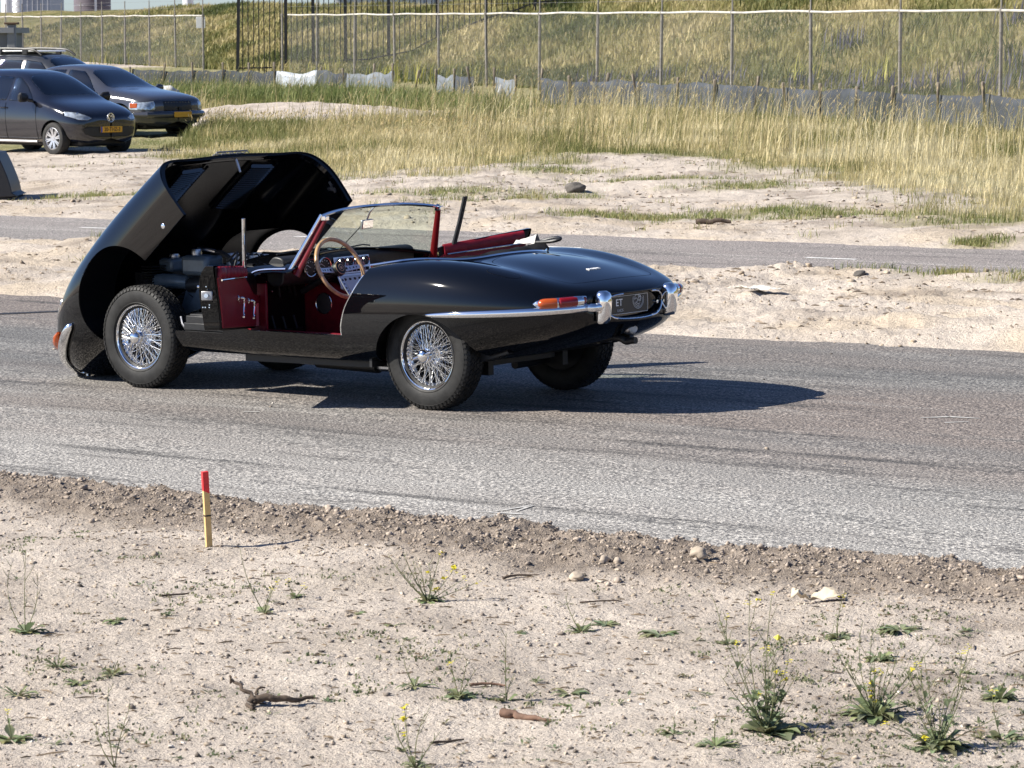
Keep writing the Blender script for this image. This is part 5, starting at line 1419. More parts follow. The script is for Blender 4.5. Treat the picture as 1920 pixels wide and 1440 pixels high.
    MB().tube([f1((x, sy * (y + yo), .70)) for x, y in ((.56, .0), (.565, .03), (.60, .038), (.68, .036), (.70, .030), (.702, .0))], .009, 8).obj("outer_handle", CHROME, door)
    wk = .03 if sy > 0 else -.03; tk = .03 if sy > 0 else -.035
    strip("window_post", [f1((1.025 + wk, sy * .685, .80)), f1((.972 + (wk + tk) / 2, sy * .672, .94)), f1((.915 + tk, sy * .658, 1.11))], .0085, door, CHROME if sy > 0 else BLKTRIM, 8)
    strip("window_post_seal", [f1((1.042 + wk, sy * .683, .80)), f1((.989 + (wk + tk) / 2, sy * .670, .94)), f1((.932 + tk, sy * .655, 1.11))], .010, door, BLKTRIM, 8)

# ---- folded hood and belt litter
g = MB(); rings = []
for i, s in enumerate(np.linspace(-1, 1, 41)):
    y = .57 * s
    base_x = -.10 + .15 * abs(s) ** 3
    wv = .010 * math.sin(i * 1.1) + .008 * math.sin(i * .47 + 1)
    ridge = .055 + .020 * (s < 0) + wv * .6
    dz = deck_z(-.13, 0) - .072
    fwd = .40 - .10 * abs(s)
    rings.append([(base_x - .005, y, dz + .015), (base_x + .0, y, dz + .045), (base_x + .05, y, dz + ridge + .012), (base_x + .13, y, dz + ridge - .008 + wv), (base_x + .19, y, dz + ridge + .006 - wv),
                  (base_x + fwd * .72, y, dz + ridge - .026), (base_x + fwd * .9, y, dz + .01), (base_x + fwd * .92, y, dz - .05), (base_x + fwd * .7, y, dz - .09)])
m_ = 9
g.add([q for r_ in rings for q in r_], [(i * m_ + k, i * m_ + k + 1, (i + 1) * m_ + k + 1, (i + 1) * m_ + k) for i in range(40) for k in range(m_ - 1)] + [tuple(range(m_)), tuple(40 * m_ + k for k in range(m_))])
hood = g.obj("folded_hood", HOODCLOTH, car, sharp=70)
for (y, x0) in ((.575, .0), (-.575, .0)):
    MB().tube([(.32 + x0, y, .80), (.26, y, .85), (.18, y * .99, .885)], [.008, .012, .008], 8).obj("hood_hinge", STEEL, hood)
    MB().tube([(.38, y, .79), (.33, y, .83), (.30, y * .98, .86)], .006, 6).obj("hood_frame", CREAM, hood)
strip("hood_piping", [(r_[5][0] + .004, r_[5][1], r_[5][2] - .006) for r_ in rings], .004, hood, BLKTRIM)
g = MB().tube(smooth_poly([(.17, -.57, .92), (.08, -.585, .945), (.0, -.575, .955), (-.04, -.54, .95), (.02, -.52, .935), (.14, -.53, .925)], 4, False), .012, 8); g.obj("hood_bow", BLKTRIM, hood)
vv = []
for i in range(17):
    for j in range(9):
        u, v = i / 16, j / 8
        vv.append((.33 - .17 * u, -.60 + .07 * v, .915 + .025 * math.sin(math.pi * v) * (.5 + .5 * u) + .030 * u * math.sin(math.pi * v) + .004 * math.sin(u * 11 + v * 5) + .004 * math.sin(u * 7 - v * 9)))
mobj("crumpled_cloth", vv, [(i * 9 + j, i * 9 + j + 1, (i + 1) * 9 + j + 1, (i + 1) * 9 + j) for i in range(16) for j in range(8)], BRIGHTCLOTH, hood)

# ---- engine bay
eng = MB().box((2.05, 0, .52), (.62, .30, .34)).obj("engine_block", UNDER, car, bevel=.02)
for sy in (1, -1):
    MB().prism(smooth_poly([(1.74, .70), (1.74, .745), (1.80, .765), (2.30, .765), (2.36, .745), (2.36, .70)], 2), sy * .045, sy * .155).obj("cam_cover", CHROME2, eng, bevel=.015)
    g = MB()
    g.tube([(1.60, .42 * sy, .40), (2.35, .36 * sy, .42), (2.95, .33 * sy, .45)], .018, 4).tube([(1.60, .42 * sy, .72), (2.35, .37 * sy, .62), (2.95, .33 * sy, .48)], .018, 4)
    g.tube([(1.60, .42 * sy, .72), (1.98, .39 * sy, .41), (2.35, .37 * sy, .62), (2.65, .35 * sy, .44)], .014, 4)
    g.tube([(2.438, .30 * sy, .25), (2.438, .56 * sy, .26)], .022, 8).tube([(2.438, .34 * sy, .50), (2.438, .55 * sy, .45)], .02, 8).tube([(2.50, .40 * sy, .26), (2.47, .42 * sy, .58)], .03, 10)
    g.obj("front_frame", INNER, car)
MB().box((2.86, 0, .52), (.06, .56, .36)).obj("radiator", UNDER, car)
g = MB()
for k in range(12): g.box((2.82, 0, .37 + .027 * k), (.006, .54, .006))
g.obj("radiator_fins", INNER, car)
ht = MB().box((2.62, .14, .755), (.13, .26, .09)).obj("header_tank", BLUEGREY, car, bevel=.02)
MB().lathe([(0, .018), (.03, .016), (.034, 0), (.03, -.02)], 16, axis='z', c=(2.62, .18, .81)).obj("filler_cap", STEEL, ht)
MB().box((1.98, .40, .70), (.20, .16, .17)).obj("washer_bottle", BLUEGREY, car, bevel=.03)
MB().tube([(2.30, .36, .64), (2.10, .38, .66), (1.86, .40, .62)], [.05, .055, .05], 14).obj("air_trunk", HOSE, car)
MB().tube([(1.86, -.33, .73), (2.3, -.33, .73)], .085, 18).obj("air_cleaner", HOSE, car)
g = MB()
for k in range(6): g.tube(smooth_poly([(1.66 + .012 * k, .30 + .05 * k, .80), (1.72, .30 + .045 * k, .855 + .006 * k), (1.80 + .01 * k, .28 + .04 * k, .82)], 4, False), .0075, 6)
g.obj("brake_hoses", HOSE, car)
for (x, y, z) in ((1.70, .40, .84), (1.76, .30, .85)):
    rs_ = MB().lathe([(0, .07), (.028, .068), (.033, .055), (.033, -.05), (0, -.055)], 16, axis='z', c=(x, y, z - .05)).obj("fluid_bottle", CLEARLENS, car)
MB().box((1.82, .62, .42), (.38, .22, .05)).box((1.84, .64, .465), (.30, .18, .05)).box((1.84, .64, .49), (.26, .15, .02)).obj("battery_tray", BLKTRIM, car, bevel=.006)
MB().tube([(2.02, .70, .40), (2.07, .68, .43), (2.10, .66, .47)], .008, 6).obj("bonnet_guide", STEEL, car)
MB().tube([(1.90, .60, .49), (1.86, .56, .53), (1.80, .56, .56)], .007, 6).obj("latch_rod", CHROME2, car)
g = MB()
for (x, y, z) in ((2.2, .30, .56), (2.14, .31, .50), (2.24, .29, .46), (2.0, .33, .45), (1.93, .35, .58), (2.1, .33, .60)): g.lathe([(0, .012), (.009, .010), (.011, 0)], 10, c=(x, y + .03, z))
g.obj("engine_bolts", CHROME2, eng)
g = MB()
for k in range(5):
    x0 = 2.28 - .1 * k; g.tube(smooth_poly([(x0, .15, .64), (x0, .24, .62), (x0 - .03, .30, .50), (x0 - .10, .30, .36)], 4, False), .022, 10)
g.obj("exhaust_manifold", STEEL, eng)
MB().box((1.75, .30, .72), (.20, .30, .10)).obj("bulkhead_box", BLACK, car, bevel=.02)

MB().box((2.22, .33, .775), (.24, .17, .13)).obj("coolant_tank", BLUEGREY, car, bevel=.03)
MB().lathe([(0, .03), (.03, .028), (.034, .015), (.034, -.01)], 16, axis='z', c=(2.26, .34, .85)).obj("tank_cap", STEEL, car)
MB().tube([(2.62, .34, .66), (2.45, .37, .665), (2.30, .37, .66)], [.045, .048, .045], 16).obj("intake_pipe", BLUEGREY, car)
MB().prism([(2.40, .42), (2.30, .66), (2.20, .66), (2.24, .42)], .36, .385).obj("frame_plate", BLUEGREY, car, smooth=False)
MB().prism([(2.30, .46), (2.10, .52), (1.98, .70), (2.12, .72)], .40, .42).obj("shield_plate", MATS["blue_grey_tank"], car, smooth=False)
g = MB()
for k in range(10): g.box((2.66, .30, .60 + .017 * k), (.10, .20, .006))
g.obj("oil_cooler_fins", INNER, car)
MB().tube(smooth_poly([(2.2, .26, .84), (2.05, .33, .86), (1.9, .38, .80), (1.84, .42, .66)], 5, False), .016, 10).obj("heater_hose", HOSE, car)
MB().tube(smooth_poly([(2.4, .22, .80), (2.3, .28, .87), (2.12, .30, .86), (1.98, .26, .80)], 5, False), .013, 10).obj("fuel_hose", STEEL, car)
for (x, y, z) in ((1.93, .20, .80), (1.80, .20, .80), (2.07, .2, .80)):
    MB().lathe([(0, .05), (.036, .048), (.042, .04), (.042, -.04)], 16, axis='z', c=(x, y, z)).obj("carburettor_top", ALU, eng)
# ================================================================ fences
GALV = mat("galvanised", (.20, .20, .19), .5, metal=.4, var=.25, vscale=14)
GALVD = mat("weathered_post", (.20, .185, .165), .6, metal=.2, var=.3, vscale=9)
BLACKFENCE = mat("black_fence_steel", (.018, .018, .02), .5)
def fence_pt(a): return (9.35 - .3175 * (a - 68), a)
def mesh_fence(name, label, a0, a1, step, posts, rail_m, first_post=True):
    x0, y0 = fence_pt(a0)
    f = empty(name, (x0, y0, plane_z(x0, y0))); tag(f, label, "fence", "wire mesh fences along the bank")
    M0 = Vector(f.location)
    pr = [] ; base = None
    def gp_(a, h=0.0):
        x, y = fence_pt(a); return Vector((x, y, plane_z(x, y) + .06 + h)) - M0
    proto = None
    for a in posts:
        p = gp_(a)
        if proto is None:
            g = MB(); g.tube([(0, 0, -.3), (0, 0, 2.0)], .038, 8).tube([(0, 0, 2.0), (0, 0, 2.62)], .022, 6)
            g.lathe([(.05, 1.96), (.055, 2.0), (.05, 2.04)], 8, axis='z')
            for k in range(9): g.lathe([(.038, .18 + .2 * k), (.046, .19 + .2 * k), (.038, .20 + .2 * k)], 8, axis='z')
            proto = g.obj("post", GALVD, f); o = proto
        else:
            o = proto.copy(); col.objects.link(o); o.parent = f
        o.location = p; o.rotation_euler = (R(rng.normal() * .5), R(rng.normal() * .6), rng.random() * 6)
    ts = np.linspace(a0, a1, max(3, int(abs(a1 - a0) / 1.5)))
    MB().tube([gp_(a, 2.0 + .014 * math.sin(a * 1.3) + .006 * math.sin(a * 3.1)) for a in ts], .026, 8).obj("top_rail", rail_m, f)
    for h in (2.28, 2.56): MB().tube([gp_(a, h) for a in ts], .0035, 4).obj("top_wire", GALV, f)
    # crossing diagonal wires
    L = (fence_pt(a1)[0] - x0, fence_pt(a1)[1] - y0); ln = math.hypot(*L); pitch = .08; n = int(ln / pitch)
    V, F = [], []
    H = 1.95; r_ = .0012
    for sgn in (1, -1):
        k = np.arange(-int(H / pitch), n + int(H / pitch))
        for kk in k:
            s0 = kk * pitch; s1 = s0 + sgn * H
            lo, hi = 0.05, 0.05 + H
            def cutp(s, other, h, ho):
                if 0 <= s <= ln: return s, h
                s2 = min(max(s, 0), ln); t = (s2 - s) / (other - s); return s2, h + (ho - h) * t
            if (s0 < 0 and s1 < 0) or (s0 > ln and s1 > ln): continue
            sa, ha = cutp(s0, s1, lo, hi); sb, hb = cutp(s1, s0, hi, lo)
            b = len(V)
            for (s, h) in ((sa, ha), (sb, hb)):
                a = a0 + (a1 - a0) * s / ln; p = gp_(a, h)
                V += [(p.x + .008 * sgn, p.y, p.z + r_), (p.x + .008 * sgn - r_, p.y, p.z - r_), (p.x + .008 * sgn + r_, p.y, p.z - r_)]
            F += [(b, b + 1, b + 4, b + 3), (b + 1, b + 2, b + 5, b + 4), (b + 2, b, b + 3, b + 5)]
    mobj("wire_mesh", V, F, GALV, f, smooth=False, kind="stuff")
    return f
mesh_fence("mesh_fence", "grey wire mesh fence with pale top rail running behind the dry meadow", 59, 121.5, 4.55, [59.0 + 4.52 * i for i in range(15)], mat("pale_rail", (.46, .44, .40), .6, metal=.1, var=.3, vscale=3))
mesh_fence("mesh_fence", "distant wire mesh fence behind the parked cars, ending at the black bar fence", 134, 230, 4.6, [134.0 + 4.7 * i for i in range(21)], MATS["pale_rail"])
sg = fence_pt(134.4)
so = MB().box((0, 0, 0), (.34, .02, .42)).obj("fence_sign", mat("sign_white", (.75, .75, .73), .5), None, bevel=.004)
so.location = (sg[0] + .0, sg[1] - .06, plane_z(*sg) + 1.80); tag(so, "small white notice hung on the distant mesh fence beside the black bars", "sign")

# black upright bars climbing the bank
def bar_fence():
    f = empty("bar_fence", (-9.65, 125.2, plane_z(-9.65, 125.2))); tag(f, "tall black steel bar fence stepping up the grassy bank", "fence")
    M0 = Vector(f.location); bar = post = None; pts = []
    for i in range(62):
        x = -9.65 + .19 * i; y = 125.2 + .45 * sstep(-7.9, -7.4, np.array(x)) - .02 * i
        s_ = float(fence_s(x, y)); z = float(bank_z(np.array([x]), np.array([y]))[0]) if s_ > 0 else plane_z(x, y)
        pts.append((x, float(y), z))
        thick = i in (0, 9, 14, 20, 28, 37, 46, 55)
        if thick:
            if post is None: post = MB().box((0, 0, 1.55), (.11, .11, 3.5)).obj("post", BLACKFENCE, f, smooth=False); o = post
            else: o = post.copy(); col.objects.link(o); o.parent = f
        else:
            if bar is None: bar = MB().box((0, 0, 1.5), (.032, .032, 3.2)).obj("bar", BLACKFENCE, f, smooth=False); o = bar
            else: o = bar.copy(); col.objects.link(o); o.parent = f
        o.location = Vector(pts[-1]) - M0
        o.rotation_euler = (0, R(1.2 if i == 0 else rng.normal() * .25), 0)
    for h in (.22, 2.9):
        MB().tube([Vector(p) - M0 + Vector((0, .03, h)) for p in pts], .025, 4).obj("rail", BLACKFENCE, f)
bar_fence()
# silt fence: plastic sheeting on short stakes in front of the meadow's far edge
SHEET = mat("grey_plastic_sheet", (.052, .058, .068), .75, spec=.2, var=.35, vscale=1.3, bump=.05, bscale=2.2)
SHEETL = mat("mid_plastic_sheet", (.14, .155, .175), .7, spec=.25, var=.25, vscale=1.6, bump=.05, bscale=2)
SHEETD = mat("dark_plastic_sheet", (.035, .04, .047), .75, spec=.2, var=.3, vscale=1.5, bump=.05, bscale=2.0)
SHEETW = mat("pale_plastic_sheet", (.36, .39, .43), .35, spec=.5, var=.2, vscale=2.0, bump=.07, bscale=1.6)
STAKEW = mat("weathered_stake", (.23, .19, .145), .8, var=.35, vscale=12, bump=.003, bscale=60)
def silt_fence():
    S = [Vector((x, y)) for x, y in SILT]
    f = empty("silt_fence", (SILT[0][0], SILT[0][1], plane_z(*SILT[0]))); tag(f, "low fence of grey plastic sheeting on wooden stakes across the meadow", "fence")
    M0 = Vector(f.location)
    cum = [0]
    for i in range(1, len(S)): cum.append(cum[-1] + (S[i] - S[i - 1]).length)
    def at(d):
        for i in range(1, len(S)):
            if d <= cum[i] or i == len(S) - 1:
                return S[i - 1].lerp(S[i], (d - cum[i - 1]) / (cum[i] - cum[i - 1]))
    tot = cum[-1]; d = 0.0; st = None; prev = None; i = 0
    while d < tot:
        p = at(d); z = gz1(p.x, p.y)
        if st is None: st = MB().tube([(0, 0, -.2), (0.0, 0, .76), (.005, 0, .80)], [.036, .036, .028], 6).obj("stake", STAKEW, f, sharp=50); o = st
        else: o = st.copy(); col.objects.link(o); o.parent = f
        o.location = Vector((p.x, p.y - .05, z)) - M0; o.rotation_euler = (R(rng.normal() * 5), R(rng.normal() * 5), rng.random() * 6); o.scale = (1, 1, rng.uniform(.85, 1.1))
        if prev is not None and not (10 <= i <= 16 and rng.random() < .45):
            # a sagging creased sheet between this stake and the last
            a, b = prev, p; nx_, nz_ = 12, 5; V = []
            sag = rng.uniform(.0, .035) + (.07 if p.y > 84 else 0); ph = rng.random() * 6; far = a.y > 84
            for k in range(nx_ + 1):
                t = k / nx_; q = a.lerp(b, t); zz = gz1(q.x, q.y)
                for j in range(nz_ + 1):
                    u = j / nz_; hgt = (.66 - sag * math.sin(math.pi * t) * (.6 + .4 * math.sin(t * 7 + ph))) * u
                    off = (.05 if far else .022) * math.sin(t * 13 + ph + u * 2) * (1 - abs(2 * t - 1)) + .012 * math.sin(t * 29 + ph) - (.0 if far else .05 * u) + (.10 * (1 - u) if far else 0)
                    V.append(Vector((q.x + .02, q.y - off, zz + hgt - .03)) - M0)
            F = [(k * (nz_ + 1) + j, k * (nz_ + 1) + j + 1, (k + 1) * (nz_ + 1) + j + 1, (k + 1) * (nz_ + 1) + j) for k in range(nx_) for j in range(nz_)]
            m_ = SHEETD if a.y > 95.5 else (SHEETW if 94.1 < a.y < 95.2 else (SHEETL if a.y > 80 and rng.random() < .6 else SHEETL if a.y > 80 and rng.random() < .6 else SHEET if rng.random() < .7 else SHEETD))
            o2 = mobj("sheet", V, F, m_, f); md = o2.modifiers.new("thick", 'SOLIDIFY'); md.thickness = .004
        prev = p; d += 1.75 if p.y < 86 else 1.5; i += 1
silt_fence()
for k, (x, y, hh, lab) in enumerate(((-.42, 80.2, .42, "white torn plastic scrap standing up in the far dry grass"),)):
    V = [(0, 0, 0), (.16, .05, .02), (.42, -.03, 0), (.10, 0, .22), (.24, .05, .26), (.16, .02, hh)]
    o = mobj("plastic_scrap", V, [(0, 1, 3), (1, 4, 3), (1, 2, 4), (3, 4, 5)], BRIGHTCLOTH); o.location = (x, y, gz1(x, y) + .12)
    md = o.modifiers.new("thick", 'SOLIDIFY'); md.thickness = .01
    tag(o, lab, "plastic scrap")

# ================================================================ far structures beyond the bank
PALE = mat("pale_tank", (.62, .63, .64), .5, var=.08, vscale=.6)
BLUEG = mat("blue_grey_cladding", (.20, .23, .28), .55, var=.1, vscale=.5)
DARKT = mat("dark_tank", (.10, .085, .10), .6, var=.12, vscale=.4)
CLADL = mat("light_cladding", (.42, .43, .45), .6, var=.1, vscale=.5)
def far_xy(u, Y): return (u - 960) / 6650 * Y
def tank(name, label, u0, u1, Y, h, m, rings=0, dome=True):
    x0, x1 = far_xy(u0, Y), far_xy(u1, Y); r = (x1 - x0) / 2
    o = empty(name, ((x0 + x1) / 2, Y, 0)); tag(o, label, "storage tank")
    prof = [(r, -2), (r, h)] + ([(r * .7, h + r * .35), (0, h + r * .5)] if dome else [(0, h)])
    MB().lathe(prof, 32, axis='z').obj("shell", m, o)
    for k in range(rings): MB().lathe([(r, .5 + k * h / rings), (r * 1.03, .6 + k * h / rings), (r, .7 + k * h / rings)], 32, axis='z').obj("band", STEEL, o)
    MB().box((r * .3, -r * 1.0, h / 2), (.5, .12, h)).obj("ladder", STEEL, o, smooth=False)
    return o
tank("storage_tank", "white storage tank far beyond the bank at the top corner of the view", 8, 30, 700, 14, PALE, 3)
tank("storage_tank", "grey ribbed tank far away between the white tank and the blue grey hall", 28, 57, 690, 15, CLADL, 14)
tank("storage_tank", "dark purplish tank far away standing alone against the sky", 143, 212, 720, 16, DARKT, 4)
tank("storage_tank", "slim white silo far beyond the bank near the black bar fence", 346, 366, 650, 11, PALE, 2)
def hall(name, label, u0, u1, Y, h, m, roof_m, nb):
    x0, x1 = far_xy(u0, Y), far_xy(u1, Y); wd = x1 - x0
    o = empty(name, ((x0 + x1) / 2, Y, 0)); tag(o, label, "building")
    MB().box((0, 0, h / 2 - 1), (wd, 18, h + 2)).obj("wall", m, o, smooth=False)
    MB().prism([(-wd / 2 - .2, h), (wd / 2 + .2, h), (wd / 2, h + .6), (0, h + 1.4), (-wd / 2, h + .6)], -9.2, 9.2).obj("roof", roof_m, o, smooth=False)
    for k in range(nb):
        MB().box((-wd / 2 + wd * (k + .5) / nb, -9.04, h * .5), (wd / nb * .12, .12, h * .96)).obj("cladding_rib", roof_m, o, smooth=False)
    return o
hall("industrial_hall", "blue grey industrial hall far beyond the bank beside the tanks", 56, 112, 600, 9, BLUEG, CLADL, 6)
hall("industrial_hall", "low pale hall far away with a shallow grey roof", 262, 335, 560, 4.6, CLADL, BLUEG, 7)
hall("industrial_hall", "long white and grey building behind the black bar fence", 640, 905, 330, 5.8, PALE, BLUEG, 14)
fl = MB().tube([(0, 0, 0), (0, 0, 6)], .05, 8).obj("flag_pole", STEEL, None); fx = far_xy(457, 260); fl.location = (fx, 260, 3.2); tag(fl, "thin pole with a faded pink banner behind the black bars", "flag")
vv = [(.05 + .30 * i / 6, .05 * math.sin(i), 2.0 + z) for i in range(7) for z in (0, 1.6)]
bn = mobj("banner", vv, [(2 * i, 2 * i + 1, 2 * i + 3, 2 * i + 2) for i in range(6)], mat("pink_banner", (.5, .10, .14), .7), fl); bn.modifiers.new("thick", 'SOLIDIFY').thickness = .01

# grey steel cabin behind the parked cars
cab = empty("site_cabin", (-11.92, 84.0, plane_z(-11.92, 84.0))); cab.scale = (1, 1, .80); tag(cab, "grey steel site cabin with a brown capped corner post behind the cars", "cabin")
CABM = mat("cabin_grey", (.22, .225, .235), .5, var=.1, vscale=2); CABD = mat("cabin_panel", (.17, .172, .18), .6, bump=.01, bscale=4)
MB().box((-1.7, 1.2, 1.25), (3.5, 2.4, 2.3)).obj("wall", CABD, cab, smooth=False)
MB().box((-1.7, 1.2, 2.43), (3.8, 2.7, .16)).obj("roof", CABM, cab, smooth=False)
MB().box((.13, 0, 1.3), (.2, .2, 2.6)).obj("corner_post", CABM, cab, bevel=.02)
MB().box((.13, 0, 2.63), (.32, .32, .06)).obj("post_cap", mat("brown_cap", (.10, .06, .035), .7), cab, bevel=.01)
for k in range(5): MB().box((-.5 - .6 * k, -.02, 1.25), (.06, .05, 2.2)).obj("rib", CABM, cab, smooth=False)
# white sack by the far grass
V = []; n_ = 20
sk = MB()
for i in range(9):
    t = i / 8; rr = .62 * math.sin(math.pi * min(.12 + t * .88, 1)) ** .5
    V.append((rr, .55 * (1 - math.cos(math.pi * t)) / 2 * 1.0))
sk.lathe(V + [(0, .55)], n_, axis='z'); so = sk.obj("white_sack", BRIGHTCLOTH, None)
for v in so.data.vertices: v.co.x *= 1.15 + .12 * math.sin(v.co.y * 9); v.co.z *= .9 + .15 * math.sin(v.co.x * 7 + v.co.y * 5)
so.scale = (.55, .55, .5); so.location = (-8.3, 84.5, plane_z(-8.3, 84.5) + .30); tag(so, "white bulging sack lying in the grass beyond the dark saloon's bonnet", "sack")

# ================================================================ parked cars
CARGLASS = thin_glass("car_glass", (.70, .78, .77), refl=2.4)
CARBLACK = mat("dusty_black_paint", (.007, .008, .014), .12, spec=.5, coat=.9, rvar=.06, vscale=6)
CARGREY = mat("dark_grey_paint", (.040, .042, .052), .16, spec=.5, coat=.9, rvar=.06, vscale=6)
CARBLUE = mat("slate_paint", (.030, .033, .040), .2, spec=.5, coat=.5)
ALLOY = mat("alloy", (.62, .62, .64), .3, metal=.85)
LAMP = mat("head_lamp_glass", (.45, .50, .54), .05, spec=.8, metal=.5, var=.5, vscale=14)
YELPLATE = mat("yellow_plate", (.72, .36, .02), .45)
PRINT = mat("black_print", (.012, .012, .012), .5)
DUSTY = mat("worn_tyre", (.022, .021, .02), .8, var=.3, vscale=14)
HEADLINER = mat("headliner", (.34, .34, .34), .9)
SEATM = mat("seat_cloth", (.14, .14, .15), .85, var=.2, vscale=20)
ROOF_GLARE = mat("roof_sky_glare", (.62, .63, .65), .25)  # white colour standing in for light reflected off the roof
def car_net(sts):
    """each station: x, then centre-to-sill points"""
    return mirror_net([[(s[0] + (p[2] if len(p) > 2 else 0), p[0], p[1]) for p in s[1:]] for s in sts])
def car_wheel(parent, x, y, r, wd, spokes, m_rim, steel=False):
    wl = empty("wheel", (x, y, r), parent=parent)
    if y < 0: wl.rotation_euler = (0, R(rng.random() * 60), math.pi)
    MB().lathe([(r * .66, wd * .42), (r * .70, wd * .5), (r * .86, wd * .52), (r * .96, wd * .46), (r, wd * .36), (r, -wd * .36), (r * .96, -wd * .46), (r * .7, -wd * .5), (r * .6, -wd * .4)], 40).obj("tyre", DUSTY, wl)
    rim = MB().lathe([(r * .60, wd * .18), (r * .62, wd * .36), (r * .655, wd * .47), (r * .675, wd * .46), (r * .66, wd * .38)], 36)
    rim.lathe([(0, wd * .40), (r * .11, wd * .40), (r * .14, wd * .34), (r * .16, wd * .2)], 16)
    for k in range(spokes):
        a0 = 2 * math.pi * k / spokes
        for off in ((-.13, .13) if not steel else (0,)):
            a = a0 + off; a1 = a0 + off * .9; t = .05 if not steel else .12
            vv = []
            for (rr, aa, hw, h) in ((r * .10, a0 + off * 1.2, r * t, wd * .37), (r * .62, a1, r * t * .85, wd * .43)):
                for s_ in (-1, 1): vv.append((rr * math.cos(aa) - s_ * hw * math.sin(aa), h, rr * math.sin(aa) + s_ * hw * math.cos(aa)))
                for s_ in (-1, 1): vv.append((rr * math.cos(aa) - s_ * hw * math.sin(aa), h - .03, rr * math.sin(aa) + s_ * hw * math.cos(aa)))
            rim.add(vv, [(0, 1, 5, 4), (0, 4, 6, 2), (1, 3, 7, 5), (2, 6, 7, 3)])
    rim.obj("rim", m_rim, wl)
    MB().lathe([(0, wd * .1), (r * .62, wd * .12), (r * .62, -wd * .3)], 24).obj("brake_drum", UNDER, wl)
def parked_car(name, label, loc, head, sts, wb, rw, track, paint, windows, screen, rear_y=None, arch_r=None, lamps=(), grilles=(), roof_rails=False, spokes=8, rim_m=None, steel=False, nv=141, ys=.42):
    o = empty(name, loc, head); tag(o, label, "car")
    V, F = bsurf(car_net(sts), 200, nv)
    ar = arch_r or rw * 1.13
    for cx_ in (0, wb):
        V, F = clip(V, F, lambda V: np.maximum(np.hypot(V[:, 0] - cx_, V[:, 2] - rw * 1.02) - ar, ys - np.abs(V[:, 1])))
    def cut(V, F, fn, gap):
        return clip(V, F, lambda V: fn(V) - gap)
    fns = []
    for poly in windows:
        P_ = smooth_poly(poly, 2) if False else poly
        fns.append((lambda V, P_=P_: np.maximum(sdf_poly(V[:, 0], V[:, 2], P_), .30 - np.abs(V[:, 1])), CARGLASS, "side_window"))
    for poly in screen:
        fns.append((lambda V, P_=poly: np.maximum(sdf_poly(V[:, 0], np.abs(V[:, 1]), P_), .7 - V[:, 2]), CARGLASS, "windscreen"))
    for (poly, xmin, m_, nm) in lamps + grilles:
        fns.append((lambda V, P_=poly, xm=xmin: np.maximum(sdf_poly(np.abs(V[:, 1]) if nm != "x" else V[:, 1], V[:, 2], P_), xm - V[:, 0]), m_, nm))
    for (fn, m_, nm) in fns:
        Vg, Fg = clip(V, F, lambda V: -fn(V))
        if len(Fg):
            for side in ((1, -1) if nm in ("side_window", "headlight") else (0,)):
                Vs, Fs = (Vg, Fg) if side == 0 else clip(Vg, Fg, lambda V: side * V[:, 1] - .01)
                if len(Fs) == 0: continue
                p = mobj(nm, Vs, Fs, m_, o); sol = p.modifiers.new("thick", 'SOLIDIFY'); sol.thickness = .02; sol.offset = -1
        V, F = clip(V, F, lambda V: fn(V) - .006)
    bd = shell("body", V, F, paint, o, .025, inner=HEADLINER)
    for x in (0, wb):
        for s in (1, -1): car_wheel(o, x, s * track / 2, rw, .20, spokes, rim_m or ALLOY, steel)
    zlo = rw * .75
    MB().box((wb / 2, 0, rw * .9), (wb + .9, track - .32, .22)).obj("underbody", UNDER, o, bevel=.05)
    MB().box((wb / 2 - .25, 0, rw * 1.55), (wb * .62, track * .72, .30)).obj("cabin_floor", UNDER, o, bevel=.05)
    for s in (1, -1):
        MB().prism(smooth_poly([(.95, .45), (1.45, .46), (1.50, .56), (1.15, .60), (1.02, 1.02), (.92, 1.12), (.84, 1.02), (.90, .6)], 3), s * .38 - .24, s * .38 + .24).obj("seat", SEATM, o, bevel=.03)
        MB().prism(smooth_poly([(.90, 1.10), (.98, 1.12), (.96, 1.26), (.88, 1.26)], 3), s * .38 - .12, s * .38 + .12).obj("head_restraint", SEATM, o, bevel=.02)
    MB().prism(smooth_poly([(-.05, .45), (.45, .46), (.48, .55), (.16, .60), (.02, 1.0), (-.10, 1.02)], 3), -.62, .62).obj("rear_bench", SEATM, o, bevel=.03)
    MB().prism(smooth_poly([(1.86, .55), (1.80, .88), (1.95, .93), (2.15, .90), (2.15, .55)], 3), -.68, .68).obj("dashboard", BLKTRIM, o, bevel=.02)
    return o, V
